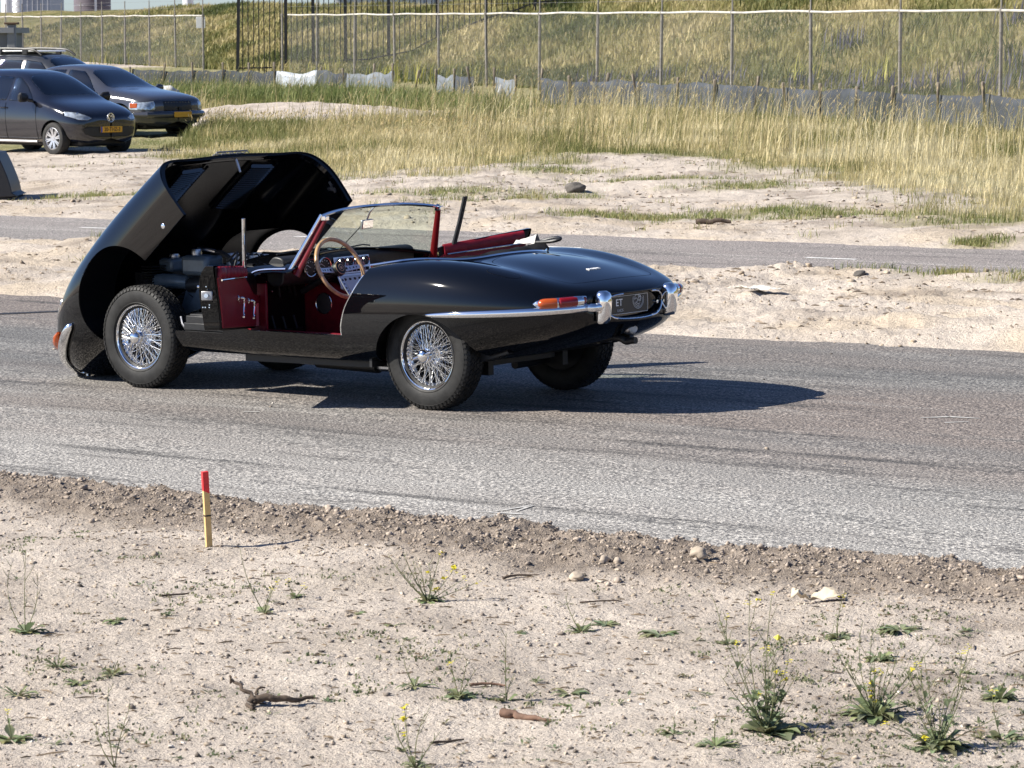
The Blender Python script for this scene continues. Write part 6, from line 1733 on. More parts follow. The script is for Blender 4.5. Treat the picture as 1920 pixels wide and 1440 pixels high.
# --- little black hatchback
up = [
    (-.56, (0, .98), (.30, .98), (.50, .95), (.60, .86), (.64, .70), (.64, .50), (.60, .35), (.50, .27), (.30, .25)),
    (-.54, (0, 1.25), (.30, 1.24), (.48, 1.20), (.62, 1.02), (.72, .80), (.73, .55), (.70, .36), (.60, .24), (.4, .22)),
    (-.40, (0, 1.46), (.30, 1.45), (.50, 1.40), (.66, 1.08), (.775, .88), (.79, .58), (.77, .36), (.70, .22), (.5, .20)),
    (-.05, (0, 1.51), (.32, 1.50), (.54, 1.45), (.68, 1.10), (.80, .92), (.83, .60), (.81, .36), (.75, .21), (.5, .20)),
    (.60, (0, 1.525), (.33, 1.515), (.56, 1.465), (.69, 1.10), (.805, .94), (.835, .60), (.815, .36), (.76, .20), (.5, .19)),
    (1.15, (0, 1.51), (.33, 1.50), (.56, 1.445), (.69, 1.10), (.805, .95), (.835, .60), (.815, .36), (.76, .20), (.5, .19)),
    (1.50, (0, 1.43), (.33, 1.42), (.555, 1.37), (.69, 1.09), (.80, .95), (.835, .60), (.815, .36), (.76, .20), (.5, .19)),
    (1.95, (0, 1.17), (.34, 1.165), (.58, 1.13), (.70, 1.02), (.80, .92), (.835, .62), (.815, .36), (.76, .20), (.5, .19)),
    (2.15, (0, 1.00), (.36, .995), (.62, .975), (.73, .95), (.80, .88), (.83, .62), (.81, .36), (.75, .21), (.5, .19)),
    (2.55, (0, .93), (.36, .925), (.58, .90), (.70, .87), (.79, .80), (.825, .60), (.80, .38), (.74, .22), (.5, .20)),
    (2.86, (0, .84), (.34, .835), (.54, .81), (.66, .77), (.74, .70), (.765, .56), (.745, .38), (.68, .23), (.45, .21)),
    (3.03, (0, .74), (.30, .735), (.48, .72), (.56, .68), (.62, .62), (.63, .52), (.60, .38), (.54, .26), (.4, .22)),
    (3.07, (0, .66), (.20, .66), (.32, .65), (.38, .61), (.42, .56), (.42, .48), (.40, .37), (.34, .28), (.2, .25)),
    (3.075, (0, .60), (.02, .60), (.02, .58), (.02, .55), (.02, .52), (.02, .46), (.02, .38), (.02, .33), (0, .3)),
]
upw = [[(1.18, .965), (1.86, .935), (1.80, .99), (1.52, 1.22), (1.30, 1.345), (1.16, 1.37)], [(.30, .985), (1.10, .965), (1.08, 1.37), (.75, 1.39), (.42, 1.36), (.26, 1.22)]]
ups = [[(1.42, -.1), (1.42, .40), (1.48, .50), (1.60, .545), (1.95, .615), (2.03, .58), (2.07, .3), (2.09, -.1)]]
lampu = [([(.42, .66), (.50, .625), (.66, .635), (.765, .70), (.745, .775), (.64, .76), (.50, .70)], 2.5, LAMP, "headlight")]
gril = [([(-.1, .325), (.40, .335), (.56, .38), (.60, .47), (.50, .50), (-.1, .50)], 2.6, BLKTRIM, "lower_grille")]
hd = math.atan2(-.68, .73); HS = .93
xw, yw = -7.55, 58.9
c_, s_ = math.cos(hd), math.sin(hd)
wb_, tr_ = 2.42, 1.43
ox = xw - HS * (wb_ * c_ + (tr_ / 2) * s_); oy = yw - HS * (wb_ * s_ - (tr_ / 2) * c_)
hatch, HV = parked_car("hatchback", "small black hatchback with yellow number plate parked nearest at the edge of the sand", (ox, oy, plane_z(ox, oy) + .02), hd, up, wb_, .29, tr_, CARBLACK, upw, ups, lamps=lampu, grilles=gril, spokes=8)
hatch.scale = (.93, .93, .93)
def front_x(V, y, z):
    d = (V[:, 1] - y) ** 2 + (V[:, 2] - z) ** 2; d = np.where(V[:, 0] > 2.0, d, 9); return float(V[np.argmin(d), 0])
FRM = Matrix(((0, 0, 1, 0), (1, 0, 0, 0), (0, 1, 0, 0), (0, 0, 0, 1)))
def frm(x, y, z): m = FRM.copy(); m.translation = (x, y, z); return m
xp = 3.085
pl = MB().box((xp, 0, .455), (.012, .50, .105)).obj("number_plate", YELPLATE, hatch, bevel=.003)
MB().box((xp + .007, -.232, .455), (.002, .034, .10)).obj("blue_band", mat("plate_blue", (.02, .05, .30), .4), pl, smooth=False)
text("plate_letters", "20-THZ-3", .092, frm(xp + .0075, .015, .455), PRINT, pl, align='CENTER', spacing=1.0, bold=.002)
# round badge: ring with a V over a W
xb = 3.062
bd = MB().lathe([(.070, .004), (.074, .012), (.081, .013), (.084, .004)], 32, axis='x', c=(xb, 0, .665)).obj("badge", CHROME2, hatch)
MB().lathe([(0, .004), (.07, .004)], 24, axis='x', c=(xb, 0, .665)).obj("badge_field", PRINT, bd)
g = MB()
for pts in ([(-.040, .056), (0, .010), (.040, .056)], [(-.060, .030), (-.032, -.055), (0, -.005), (.032, -.055), (.060, .030)]):
    g.tube([(xb + .010, y, .665 + z) for y, z in pts], .0085, 6)
g.obj("badge_letters", CHROME2, bd)
for s in (1, -1):
    mm = MB().tube([(1.80, s * .86, 1.00), (1.80, s * .91, 1.015), (1.80, s * 1.03, 1.02), (1.80, s * 1.06, 1.02)], [.05, .08, .085, .05], 14, flat=.65).obj("door_mirror", BLKTRIM, hatch)
    MB().tube([(1.86, s * .78, .955), (1.82, s * .88, .985)], .03, 8).obj("mirror_arm", BLKTRIM, mm)
    MB().tube([(.98, s * .822, .83), (1.0, s * .850, .835), (1.14, s * .850, .835), (1.16, s * .822, .83)], .013, 8).obj("door_handle", CARBLACK, hatch)
    MB().tube([(.35, s * .80, .235), (1.2, s * .812, .235), (2.0, s * .80, .235)], .022, 8).obj("sill_strip", mat("silver_strip", (.45, .45, .46), .35, metal=.6) if s > 0 else MATS["silver_strip"], hatch)
    MB().lathe([(0, .012), (.045, .01), (.05, 0)], 16, axis='x', c=(2.955, s * .545, .415)).obj("fog_lamp", LAMP, hatch)
    g = MB().lathe([(.040, .0), (.052, .014), (.060, .0)], 18, axis='x', c=(2.885, s * .60, .705)).obj("lamp_ring", CHROME2, hatch)
    # shut lines: thin dark seams on the flank
    for xx in (1.13, 1.98):
        pts = [(xx + .02 * math.sin(z * 5), s * (max(HV[(abs(HV[:, 0] - xx) < .03) & (abs(HV[:, 2] - z) < .03), 1].max(initial=.7), .5) + .001), z) for z in np.linspace(.28, .92, 12)]
        MB().tube(pts, .004, 4).obj("door_seam", PRINT, hatch)
MB().tube([(2.13, -.5, 1.0), (2.0, -.1, 1.08)], .010, 6).obj("wiper", BLKTRIM, hatch)
MB().tube([(2.13, .05, 1.01), (2.0, .45, 1.06)], .010, 6).obj("wiper", BLKTRIM, hatch)
swc = MB().lathe([(.17, 0), (.185, .012), (.19, 0), (.185, -.012)], 24, axis='x', closed=True, c=(1.62, .35, .98)).obj("driving_wheel", BLKTRIM, hatch)

# --- dark grey American style saloon
sed = [
    (-1.10, (0, .80), (.35, .80), (.60, .78), (.72, .74), (.76, .66), (.76, .52), (.72, .40), (.6, .32), (.3, .30)),
    (-1.05, (0, .96), (.40, .96), (.68, .93), (.82, .88), (.88, .76), (.89, .55), (.86, .38), (.75, .28), (.4, .26)),
    (-.75, (0, 1.02), (.45, 1.015), (.72, .985), (.86, .93), (.95, .80), (.97, .58), (.95, .38), (.86, .25), (.5, .24)),
    (-.35, (0, 1.05), (.45, 1.04), (.70, 1.02), (.84, .97), (.95, .86), (.985, .60), (.965, .38), (.88, .24), (.5, .22)),
    (.05, (0, 1.28), (.42, 1.27), (.62, 1.22), (.76, 1.02), (.93, .90), (.985, .62), (.97, .38), (.9, .23), (.5, .22)),
    (.35, (0, 1.46), (.40, 1.45), (.60, 1.40), (.74, 1.05), (.93, .93), (.985, .62), (.97, .38), (.9, .23), (.5, .22)),
    (.90, (0, 1.51), (.40, 1.50), (.60, 1.45), (.74, 1.06), (.93, .94), (.985, .62), (.97, .38), (.9, .23), (.5, .22)),
    (1.45, (0, 1.50), (.40, 1.49), (.60, 1.44), (.74, 1.06), (.93, .94), (.985, .62), (.97, .38), (.9, .23), (.5, .22)),
    (1.85, (0, 1.38), (.42, 1.37), (.62, 1.32), (.75, 1.04), (.93, .93), (.985, .62), (.97, .38), (.9, .23), (.5, .22)),
    (2.30, (0, 1.10), (.48, 1.09), (.70, 1.06), (.82, 1.00), (.94, .90), (.985, .62), (.97, .38), (.9, .23), (.5, .22)),
    (2.55, (0, 1.02), (.50, 1.01), (.74, .99), (.87, .95), (.95, .86), (.98, .62), (.965, .38), (.88, .24), (.5, .22)),
    (3.05, (0, .97), (.50, .96), (.70, .935), (.82, .90), (.90, .82), (.93, .60), (.91, .38), (.84, .25), (.5, .23)),
    (3.40, (0, .91), (.46, .90), (.68, .88), (.82, .84), (.90, .77), (.92, .58), (.90, .40), (.8, .28), (.45, .25)),
    (3.60, (0, .84), (.42, .835), (.62, .82), (.74, .79), (.80, .72), (.83, .58), (.82, .42), (.72, .30), (.4, .27)),
    (3.67, (0, .72), (.3, .72), (.5, .71), (.58, .68), (.62, .63), (.64, .55), (.62, .43), (.54, .34), (.3, .3)),
    (3.68, (0, .64), (.02, .64), (.02, .62), (.02, .60), (.02, .57), (.02, .52), (.02, .44), (.02, .4), (0, .36)),
]
sedw = [[(1.18, .975), (2.18, .955), (2.05, 1.03), (1.80, 1.24), (1.62, 1.36), (1.20, 1.39)], [(.28, .985), (1.08, .975), (1.10, 1.39), (.70, 1.39), (.42, 1.30)]]
seds = [[(1.72, -.1), (1.74, .45), (1.82, .55), (2.32, .66), (2.44, .60), (2.46, -.1)], [(-.28, -.1), (-.26, .6), (.05, .56), (.22, .45), (.24, -.1)]]
amber_l = [([(.63, .60), (.93, .60), (.93, .74), (.63, .77)], 3.18, LAMP, "headlight")]
grl = [([(-.1, .58), (.40, .58), (.40, .76), (-.1, .76)], 3.36, BLKTRIM, "grille")]
hd2 = math.atan2(-.62, .785)
xw, yw = -7.17, 65.6; wb2, tr2 = 2.91, 1.60; c_, s_ = math.cos(hd2), math.sin(hd2)
ox = xw - .91 * (wb2 * c_ + (tr2 / 2) * s_); oy = yw - .91 * (wb2 * s_ - (tr2 / 2) * c_)
sedan, SV = parked_car("saloon", "dark grey long saloon with an orange indicator parked behind the small hatchback", (ox, oy, plane_z(ox, oy) + .02), hd2, sed, wb2, .34, tr2, CARGREY, sedw, seds, lamps=amber_l, grilles=grl, spokes=5, steel=True, rim_m=mat("steel_rim", (.03, .03, .032), .5))
sedan.scale = (.91, .91, .91)
for s in (1, -1):
    MB().box((3.30, s * .905, .68), (.18, .02, .10), Matrix.Rotation(R(-12 * s), 3, 'Z')).obj("indicator", AMBER, sedan, bevel=.01)
    MB().tube([(.5, s * .99, .52), (1.5, s * .993, .52), (2.4, s * .99, .52)], .018, 6).obj("rubbing_strip", BLKTRIM, sedan)
    mm = MB().tube([(2.12, s * .98, 1.0), (2.12, s * 1.05, 1.02), (2.12, s * 1.16, 1.02)], [.05, .075, .06], 12, flat=.6).obj("door_mirror", CARGREY, sedan)
    MB().lathe([(0, .13), (.09, .128), (.12, .115)], 18, c=(wb2, s * tr2 / 2 - (.02 if s > 0 else .24), .34)).obj("hub_cap", STEEL, sedan) if s < 0 else None
    for xx in (.98, 1.12, 2.35):
        MB().tube([(xx, s * (max(SV[(abs(SV[:, 0] - xx) < .04) & (abs(SV[:, 2] - z) < .04), 1].max(initial=.7), .5) + .001), z) for z in np.linspace(.30, .95, 10)], .004, 4).obj("door_seam", PRINT, sedan)
MB().tube([(3.30, -.93, .50), (3.58, -.80, .50), (3.72, -.4, .50), (3.74, 0, .50), (3.72, .4, .50), (3.58, .80, .50), (3.30, .93, .50)], [.04, .07, .075, .075, .075, .07, .04], 12).obj("front_bumper", CARGREY, sedan)
MB().box((3.815, .0, .50), (.012, .50, .11)).obj("number_plate", YELPLATE, sedan, bevel=.003)
g = MB()
for k in range(9): g.box((3.64, -.34 + .085 * k, .67), (.02, .012, .16))
g.obj("grille_bars", STEEL, sedan)

# --- slate off-roader with roof rails
suv = [
    (-.82, (0, .95), (.35, .95), (.60, .93), (.72, .88), (.78, .76), (.78, .58), (.74, .46), (.6, .38), (.3, .36)),
    (-.80, (0, 1.35), (.35, 1.34), (.56, 1.30), (.70, 1.10), (.83, .90), (.86, .65), (.84, .45), (.75, .34), (.4, .32)),
    (-.60, (0, 1.60), (.36, 1.59), (.60, 1.53), (.74, 1.18), (.88, 1.0), (.91, .70), (.90, .45), (.82, .31), (.5, .30)),
    (.0, (0, 1.69), (.38, 1.68), (.63, 1.62), (.76, 1.20), (.89, 1.04), (.92, .72), (.91, .45), (.85, .30), (.5, .29)),
    (.8, (0, 1.70), (.38, 1.69), (.63, 1.63), (.76, 1.20), (.89, 1.05), (.92, .72), (.91, .45), (.85, .30), (.5, .29)),
    (1.45, (0, 1.67), (.38, 1.66), (.63, 1.60), (.76, 1.20), (.89, 1.05), (.92, .72), (.91, .45), (.85, .30), (.5, .29)),
    (1.80, (0, 1.52), (.40, 1.51), (.65, 1.45), (.77, 1.18), (.89, 1.05), (.92, .72), (.91, .45), (.85, .30), (.5, .29)),
    (2.20, (0, 1.23), (.44, 1.22), (.70, 1.19), (.80, 1.12), (.89, 1.02), (.92, .72), (.91, .45), (.85, .30), (.5, .29)),
    (2.42, (0, 1.12), (.46, 1.12), (.72, 1.10), (.82, 1.06), (.89, .98), (.92, .72), (.91, .45), (.85, .30), (.5, .29)),
    (2.95, (0, 1.08), (.46, 1.075), (.68, 1.06), (.80, 1.02), (.87, .93), (.90, .70), (.89, .45), (.82, .32), (.5, .30)),
    (3.30, (0, 1.0), (.44, .995), (.62, .98), (.74, .94), (.81, .86), (.84, .68), (.83, .46), (.74, .34), (.45, .31)),
    (3.46, (0, .86), (.34, .855), (.50, .84), (.58, .80), (.64, .74), (.66, .62), (.64, .48), (.56, .38), (.35, .34)),
    (3.47, (0, .74), (.02, .74), (.02, .72), (.02, .70), (.02, .66), (.02, .58), (.02, .5), (.02, .46), (0, .42)),
]
suvw = [[(1.10, 1.10), (2.02, 1.085), (1.86, 1.20), (1.52, 1.47), (1.12, 1.52)], [(.18, 1.10), (1.02, 1.10), (1.03, 1.52), (.2, 1.53)], [(-.52, 1.16), (.08, 1.10), (.1, 1.52), (-.40, 1.49)]]
suvs = [[(1.62, -.1), (1.64, .46), (1.72, .57), (2.18, .66), (2.28, .60), (2.30, -.1)]]
hd3 = math.atan2(-.50, .866)
xw, yw = -8.55, 70.5; wb3, tr3 = 2.67, 1.56; c_, s_ = math.cos(hd3), math.sin(hd3)
ox = xw - .92 * (wb3 * c_ + (tr3 / 2) * s_); oy = yw - .92 * (wb3 * s_ - (tr3 / 2) * c_)
offr, OV = parked_car("off_roader", "slate grey off roader with roof rails parked furthest back of the cars", (ox, oy, plane_z(ox, oy) + .02), hd3, suv, wb3, .34, tr3, CARBLUE, suvw, suvs,
                      lamps=[([(.56, .70), (.84, .70), (.84, .84), (.60, .86)], 2.9, LAMP, "headlight")], grilles=[([(-.1, .60), (.45, .60), (.48, .80), (-.1, .80)], 3.0, BLKTRIM, "grille")], spokes=5)
offr.scale = (.92, .92, .92)
MB().prism([(-.45, 1.70), (-.40, 1.725), (1.30, 1.735), (1.36, 1.70)], -.50, .50).obj("roof_glare", ROOF_GLARE, offr, bevel=.02)  # added pale sheet: the roof's bright reflection painted as a panel
for s in (1, -1):
    MB().tube(smooth_poly([(1.50, s * .60, 1.62), (1.36, s * .60, 1.71), (1.15, s * .60, 1.755), (.4, s * .60, 1.77), (-.35, s * .60, 1.74), (-.52, s * .60, 1.66)], 4, False), .026, 8).obj("roof_rail", BLKTRIM, offr)
    for x in (1.05, .35, -.3): MB().box((x, s * .60, 1.70), (.14, .05, .12)).obj("rail_foot", BLKTRIM, offr, bevel=.01)
    MB().tube([(2.0, s * .92, 1.12), (2.0, s * 1.0, 1.15), (2.0, s * 1.12, 1.15)], [.05, .085, .07], 12, flat=.6).obj("door_mirror", CARBLUE, offr)

# --- corner of a further dark car standing at the edge of the view
ed = empty("car_wing", (-6.62, 45.72, gz1(-6.62, 45.72))); tag(ed, "dark grey curved car wing corner at the edge of the sandy verge", "car panel")
wpf = smooth_poly([(-.9, .62), (-.9, .06), (.185, .05), (.195, .10), (.17, .22), (.12, .36), (.06, .50), (.015, .585), (-.03, .615), (-.3, .63)], 3)
MB().prism(wpf, -.14, .75).obj("wing_skin", mat("dull_dark_paint", (.022, .023, .027), .45, spec=.35), ed, bevel=.03)
MB().prism([(-.9, .05), (-.9, -.03), (.20, -.03), (.19, .045)], -.10, .70).obj("wing_sill", BLKTRIM, ed, bevel=.01)

# ================================================================ stake, sticks, rocks, litter
STAKEY = mat("planed_stake", (.58, .40, .17), .65, var=.14, vscale=18, bump=.001, bscale=120)
STAKER = mat("red_stake_paint", (.62, .030, .035), .55, var=.1, vscale=40)
sx, sy_ = -1.375, 15.97; sz = gz1(sx, sy_)
stake = empty("survey_stake", (sx, sy_, sz - .04)); stake.rotation_euler = (R(2), R(-3.6), R(24)); tag(stake, "square wooden survey stake with a red painted top standing in the sand", "stake")
MB().box((0, 0, .14), (.028, .022, .36)).obj("shaft", STAKEY, stake, bevel=.0015)
MB().prism([(-.0146, .300), (.0146, .285), (.0146, .388), (-.0146, .388)], -.0116, .0116).obj("red_top", STAKER, stake, bevel=.0015)
MB().box((.0005, 0, .185), (.0302, .0242, .007)).obj("dark_band", BLKTRIM, stake)
BARK = mat("dry_bark", (.085, .062, .045), .9, var=.4, vscale=30, bump=.004, bscale=60)
BROWNW = mat("brown_wood", (.16, .095, .065), .85, var=.35, vscale=25, bump=.003, bscale=70)
def stick(name, label, cat, x, y, pts, r, m=BARK, extra=()):
    o = empty(name, (x, y, gz1(x, y))); tag(o, label, cat)
    def jig(ps, n=4):
        out = smooth_poly(ps, n, False); return [(a + rng.normal() * r0 * .35, b + rng.normal() * r0 * .35, c + rng.normal() * r0 * .25) for a, b, c in out]
    r0 = r if not hasattr(r, '__len__') else r[0]
    p = jig(pts); rr = np.interp(np.linspace(0, 1, len(p)), np.linspace(0, 1, 2 if not hasattr(r, '__len__') else len(r)), [r, r * .6] if not hasattr(r, '__len__') else r)
    MB().tube(p, rr, 7).obj("stem", m, o, sharp=70)
    for (ps, r1) in extra:
        q = jig(ps); MB().tube(q, np.linspace(r1, r1 * .5, len(q)), 6).obj("branch", m, o, sharp=70)
    return o
stick("root_twig", "dark gnarled root with forked twigs lying on the sand near the stake", "twig", -.87, 12.20, [(-.05, 0, .015), (.0, 0, .03), (.10, .02, .015), (.165, .06, .02)], [.016, .014, .010, .006],
      extra=(([(-.02, 0, .02), (-.06, .02, .05), (-.10, .05, .075), (-.115, .06, .09)], .009), ([(-.01, 0, .03), (-.03, .06, .045), (.0, .09, .05)], .006), ([(-.03, 0, .01), (-.045, -.03, .005), (-.02, -.06, .0)], .010)))
stick("wood_piece", "reddish brown broken piece of wood lying on the sand below the tall weed", "wood", .04, 11.92, [(-.065, .05, .02), (.0, .01, .012), (.085, -.045, .008)], [.017, .012, .006], BROWNW)
stick("stick", "thin brown stick lying on the sand above the broken wood piece", "stick", -.09, 12.45, [(-.06, .0, .01), (.0, .005, .012), (.07, .0, .008)], .006, BROWNW)
stick("stick", "short dark stick lying on pale sand at the foot of the soil ridge", "stick", .03, 14.98, [(-.07, .0, .008), (.0, .04, .014), (.09, .05, .01)], .006)
stick("stick", "small dark stick lying alone on the sand below the stake", "stick", -1.42, 14.75, [(-.05, -.02, .008), (.06, .03, .01)], .005)
stick("stick", "thin dark stick on the sand beside the leafy weed near the middle", "stick", .36, 14.30, [(-.08, -.01, .006), (.0, .0, .01), (.09, .02, .006)], .004)
stick("stick", "long thin dark stick lying near the bottom of the sand, under the wood piece", "stick", -.22, 11.62, [(-.05, -.03, .006), (.06, .03, .006)], .005)
stick("log", "dark weathered log lying on the sand beyond the cycle path", "log", 2.14, 37.4, [(-.17, .04, .03), (.0, 0, .035), (.17, -.02, .03)], .032)
ROCKM = mat("rock", (.36, .30, .235), .9, var=.25, vscale=14, bump=.006, bscale=30)
ROCKD = mat("dark_rock", (.10, .09, .08), .85, var=.3, vscale=10, bump=.01, bscale=18)
def rock(label, x, y, s, m=ROCKM, sq=.7, sink=.25):
    bm = bmesh.new(); bmesh.ops.create_icosphere(bm, subdivisions=3, radius=1)
    ph = rng.random(3) * 9
    for v in bm.verts:
        c = v.co; k = 1 + .16 * math.sin(c.x * 2.7 + ph[0]) * math.cos(c.y * 2.3 + ph[1]) + .09 * math.sin(c.z * 5 + c.x * 4 + ph[2])
        v.co = Vector((c.x * s * k * 1.15, c.y * s * k * .9, c.z * s * k * sq))
    me = bpy.data.meshes.new("rock"); bm.to_mesh(me); bm.free(); me.materials.append(m)
    me.polygons.foreach_set("use_smooth", [True] * len(me.polygons))
    o = bpy.data.objects.new("rock", me); col.objects.link(o); o.location = (x, y, gz1(x, y) + s * sq * (1 - 2 * sink)); o.rotation_euler = (0, 0, rng.random() * 6)
    return tag(o, label, "rock")
rock("rounded tan stone on the soil ridge beside the track, the biggest there", .80, 15.06, .036, ROCKM, .8)
rock("tan stone half buried at the foot of the soil ridge near the short stick", .275, 14.90, .034, ROCKM, .6)
rock("small pale stone on top of the soil ridge in the middle", .40, 15.15, .022, mat("pale_rock", (.36, .30, .24), .9, var=.2, vscale=20), .8)
rock("small pale stone next to its twin on the soil ridge in the middle", .455, 15.13, .020, MATS["pale_rock"], .9)
rock("dark stone lying alone on the sand beyond the cycle path", .80, 44.6, .11, ROCKD, .7)
rock("small dark clod shaped stone on the far track verge", 2.96, 30.1, .055, ROCKD, .6)
# litter
def crumple(name, label, x, y, L, Wd, h, m, rz):
    V = []; nx_, ny_ = 16, 9
    for i in range(nx_):
        for j in range(ny_):
            u, v = i / (nx_ - 1) - .5, j / (ny_ - 1) - .5
            pinch = .35 + .65 * abs(u + .12) * 2
            V.append((u * L, v * Wd * min(pinch, 1), h * (.5 + .5 * math.sin(u * 9 + v * 3)) * (1 - 1.2 * abs(v)) + h * .5 * rng.random() + .004))
    o = mobj(name, V, [(i * ny_ + j, i * ny_ + j + 1, (i + 1) * ny_ + j + 1, (i + 1) * ny_ + j) for i in range(nx_ - 1) for j in range(ny_ - 1)], m, sharp=50)
    o.location = (x, y, gz1(x, y)); o.rotation_euler = (0, 0, rz); o.modifiers.new("thick", 'SOLIDIFY').thickness = .002
    return tag(o, label, "litter")
PAPER = mat("crumpled_paper", (.48, .41, .31), .8, var=.1, vscale=30, bump=.003, bscale=60)
crumple("paper_scrap", "crumpled beige paper lying on the sand near yellow flowers", 1.24, 14.17, .22, .10, .045, PAPER, -.25)
crumple("plastic_sheet", "torn white plastic sheet on the sandy verge behind the black sports car", 1.96, 28.3, .28, .4, .03, CREAM, .4)

# ================================================================ weeds on the near sand
WEED = leafy("weed_leaf", .55, .3)
def weed(label, x, y, leaves=14, leaf=(.05, .016), stems=(), green=1.0, low=False, flower_c=(.70, .62, .05), tone=(.19, .23, .13), leafy_stems=0.0, name="weed"):
    z = gz1(x, y); o = empty(name, (x, y, z - .004)); tag(o, label, "weed", "weeds on the sand beside the track")
    V, F, C = [], [], []
    def add_leaf(p, az, el, L, Wd, c):
        b = len(V); d = Vector((math.cos(az) * math.cos(el), math.sin(az) * math.cos(el), math.sin(el))); s_ = Vector((-math.sin(az), math.cos(az), 0))
        up_ = d.cross(s_) * -1
        prof_ = [(0, .15, 0), (.22, .55, .02), (.5, 1.0, .04), (.78, .85, 0), (1.0, .12, -.16)]; Wd = Wd * 1.45
        for (t, w_, dr) in prof_:
            wv = w_ * (1 + .25 * rng.normal() * (0 < t < 1))
            c0 = Vector(p) + d * (L * t) + Vector((0, 0, dr * L)) 
            for sg in (-1, 0, 1): V.append(tuple(c0 + s_ * (sg * Wd * wv / 2) + Vector((0, 0, (-.12 if sg == 0 else 0) * Wd)))); C.append(c)
        for i in range(4):
            for k in range(2): F.append((b + i * 3 + k, b + i * 3 + k + 1, b + i * 3 + 4 + k, b + i * 3 + 3 + k))
    for i in range(leaves):
        az = rng.uniform(0, 6.28); el = rng.uniform(-.02, .25) if low else abs(rng.normal() * .32)
        c = np.array(tone) * rng.uniform(.65, 1.5) * np.array([rng.uniform(.9, 1.25), 1, rng.uniform(.8, 1.1)])
        sp_ = leaf[0] * rng.uniform(0, .5)
        add_leaf((math.cos(az) * sp_ * .5, math.sin(az) * sp_ * .5, .004), az, el, leaf[0] * rng.uniform(.6, 1.3), leaf[1] * rng.uniform(.7, 1.3), c)
    G = MB(); flow = MB(); FC = []
    for (dx, dy, h, fl_) in stems:
        bend = rng.normal(size=2) * .15
        pts = [Vector((dx * t + bend[0] * h * t * (1 - t), dy * t + bend[1] * h * t * (1 - t), h * t)) for t in np.linspace(0, 1, 7)]
        G.tube(pts, np.linspace(.0022, .0010, 7), 5)
        for t in np.arange(.3, .95, .16):
            if rng.random() < .75:
                i = min(int(t * 6), 5); p = pts[i].lerp(pts[i + 1], t * 6 - i); az = rng.uniform(0, 6.28); L = h * rng.uniform(.10, .28)
                q = p + Vector((math.cos(az) * L * .55, math.sin(az) * L * .55, L * .85)); G.tube([p, p.lerp(q, .5) + Vector((0, 0, -.004)), q], [.0014, .0011, .0008], 4)
                if fl_ and rng.random() < .15:
                    for k in range(4): flow.add([tuple(q + Vector((rng.normal() * .006, rng.normal() * .006, rng.normal() * .005)) + Vector(v) * .0055) for v in ((1, 0, .3), (0, 1, 0), (-1, 0, .3), (0, -1, 0))], [(0, 1, 2, 3)])
        nlf = int(leafy_stems * 10)
        for k in range(nlf):
            t = rng.uniform(.05, .6); i = min(int(t * 6), 5); p = pts[i].lerp(pts[i + 1], t * 6 - i)
            add_leaf(tuple(p), rng.uniform(0, 6.28), rng.uniform(.2, 1.0), leaf[0] * rng.uniform(.4, .8) * (1 - t * .6), leaf[1] * rng.uniform(.4, .7), np.array(tone) * rng.uniform(.7, 1.4))
        if fl_:
            q = pts[-1]
            for k in range(6):
                off = Vector((rng.normal() * .007, rng.normal() * .008, rng.normal() * .006))
                a = rng.random() * 3
                flow.add([tuple(q + off + Vector((math.cos(a + 1.57 * j) * .0065, math.sin(a + 1.57 * j) * .0065, .002 * (j % 2)))) for j in range(4)], [(0, 1, 2, 3)])
    if V:
        fl_idx = np.array([f for f in F]).ravel()
        big_mesh("leaves", np.array(V), fl_idx, np.full(len(F), 4), WEED, np.array(C), parent=o, kind="stuff")
    if G.v:
        so_ = mobj("stems", G.v, G.f, WEED, o, kind="stuff")
        a_ = so_.data.color_attributes.new("tint", 'FLOAT_COLOR', 'POINT'); a_.data.foreach_set("color", np.tile(np.array([.19, .20, .10, 1]) * np.array([1, 1, 1, 1]), len(G.v)).astype(np.float32))
    if flow.v:
        fo = mobj("flowers", flow.v, flow.f, WEED, o, smooth=False, kind="stuff")
        a_ = fo.data.color_attributes.new("tint", 'FLOAT_COLOR', 'POINT'); a_.data.foreach_set("color", np.tile(np.array([*flower_c, 1]), len(flow.v)).astype(np.float32))
    return o
def gpx(u, v):
    """kept as plain numbers: ground spots of the weeds, metres"""
    return u, v
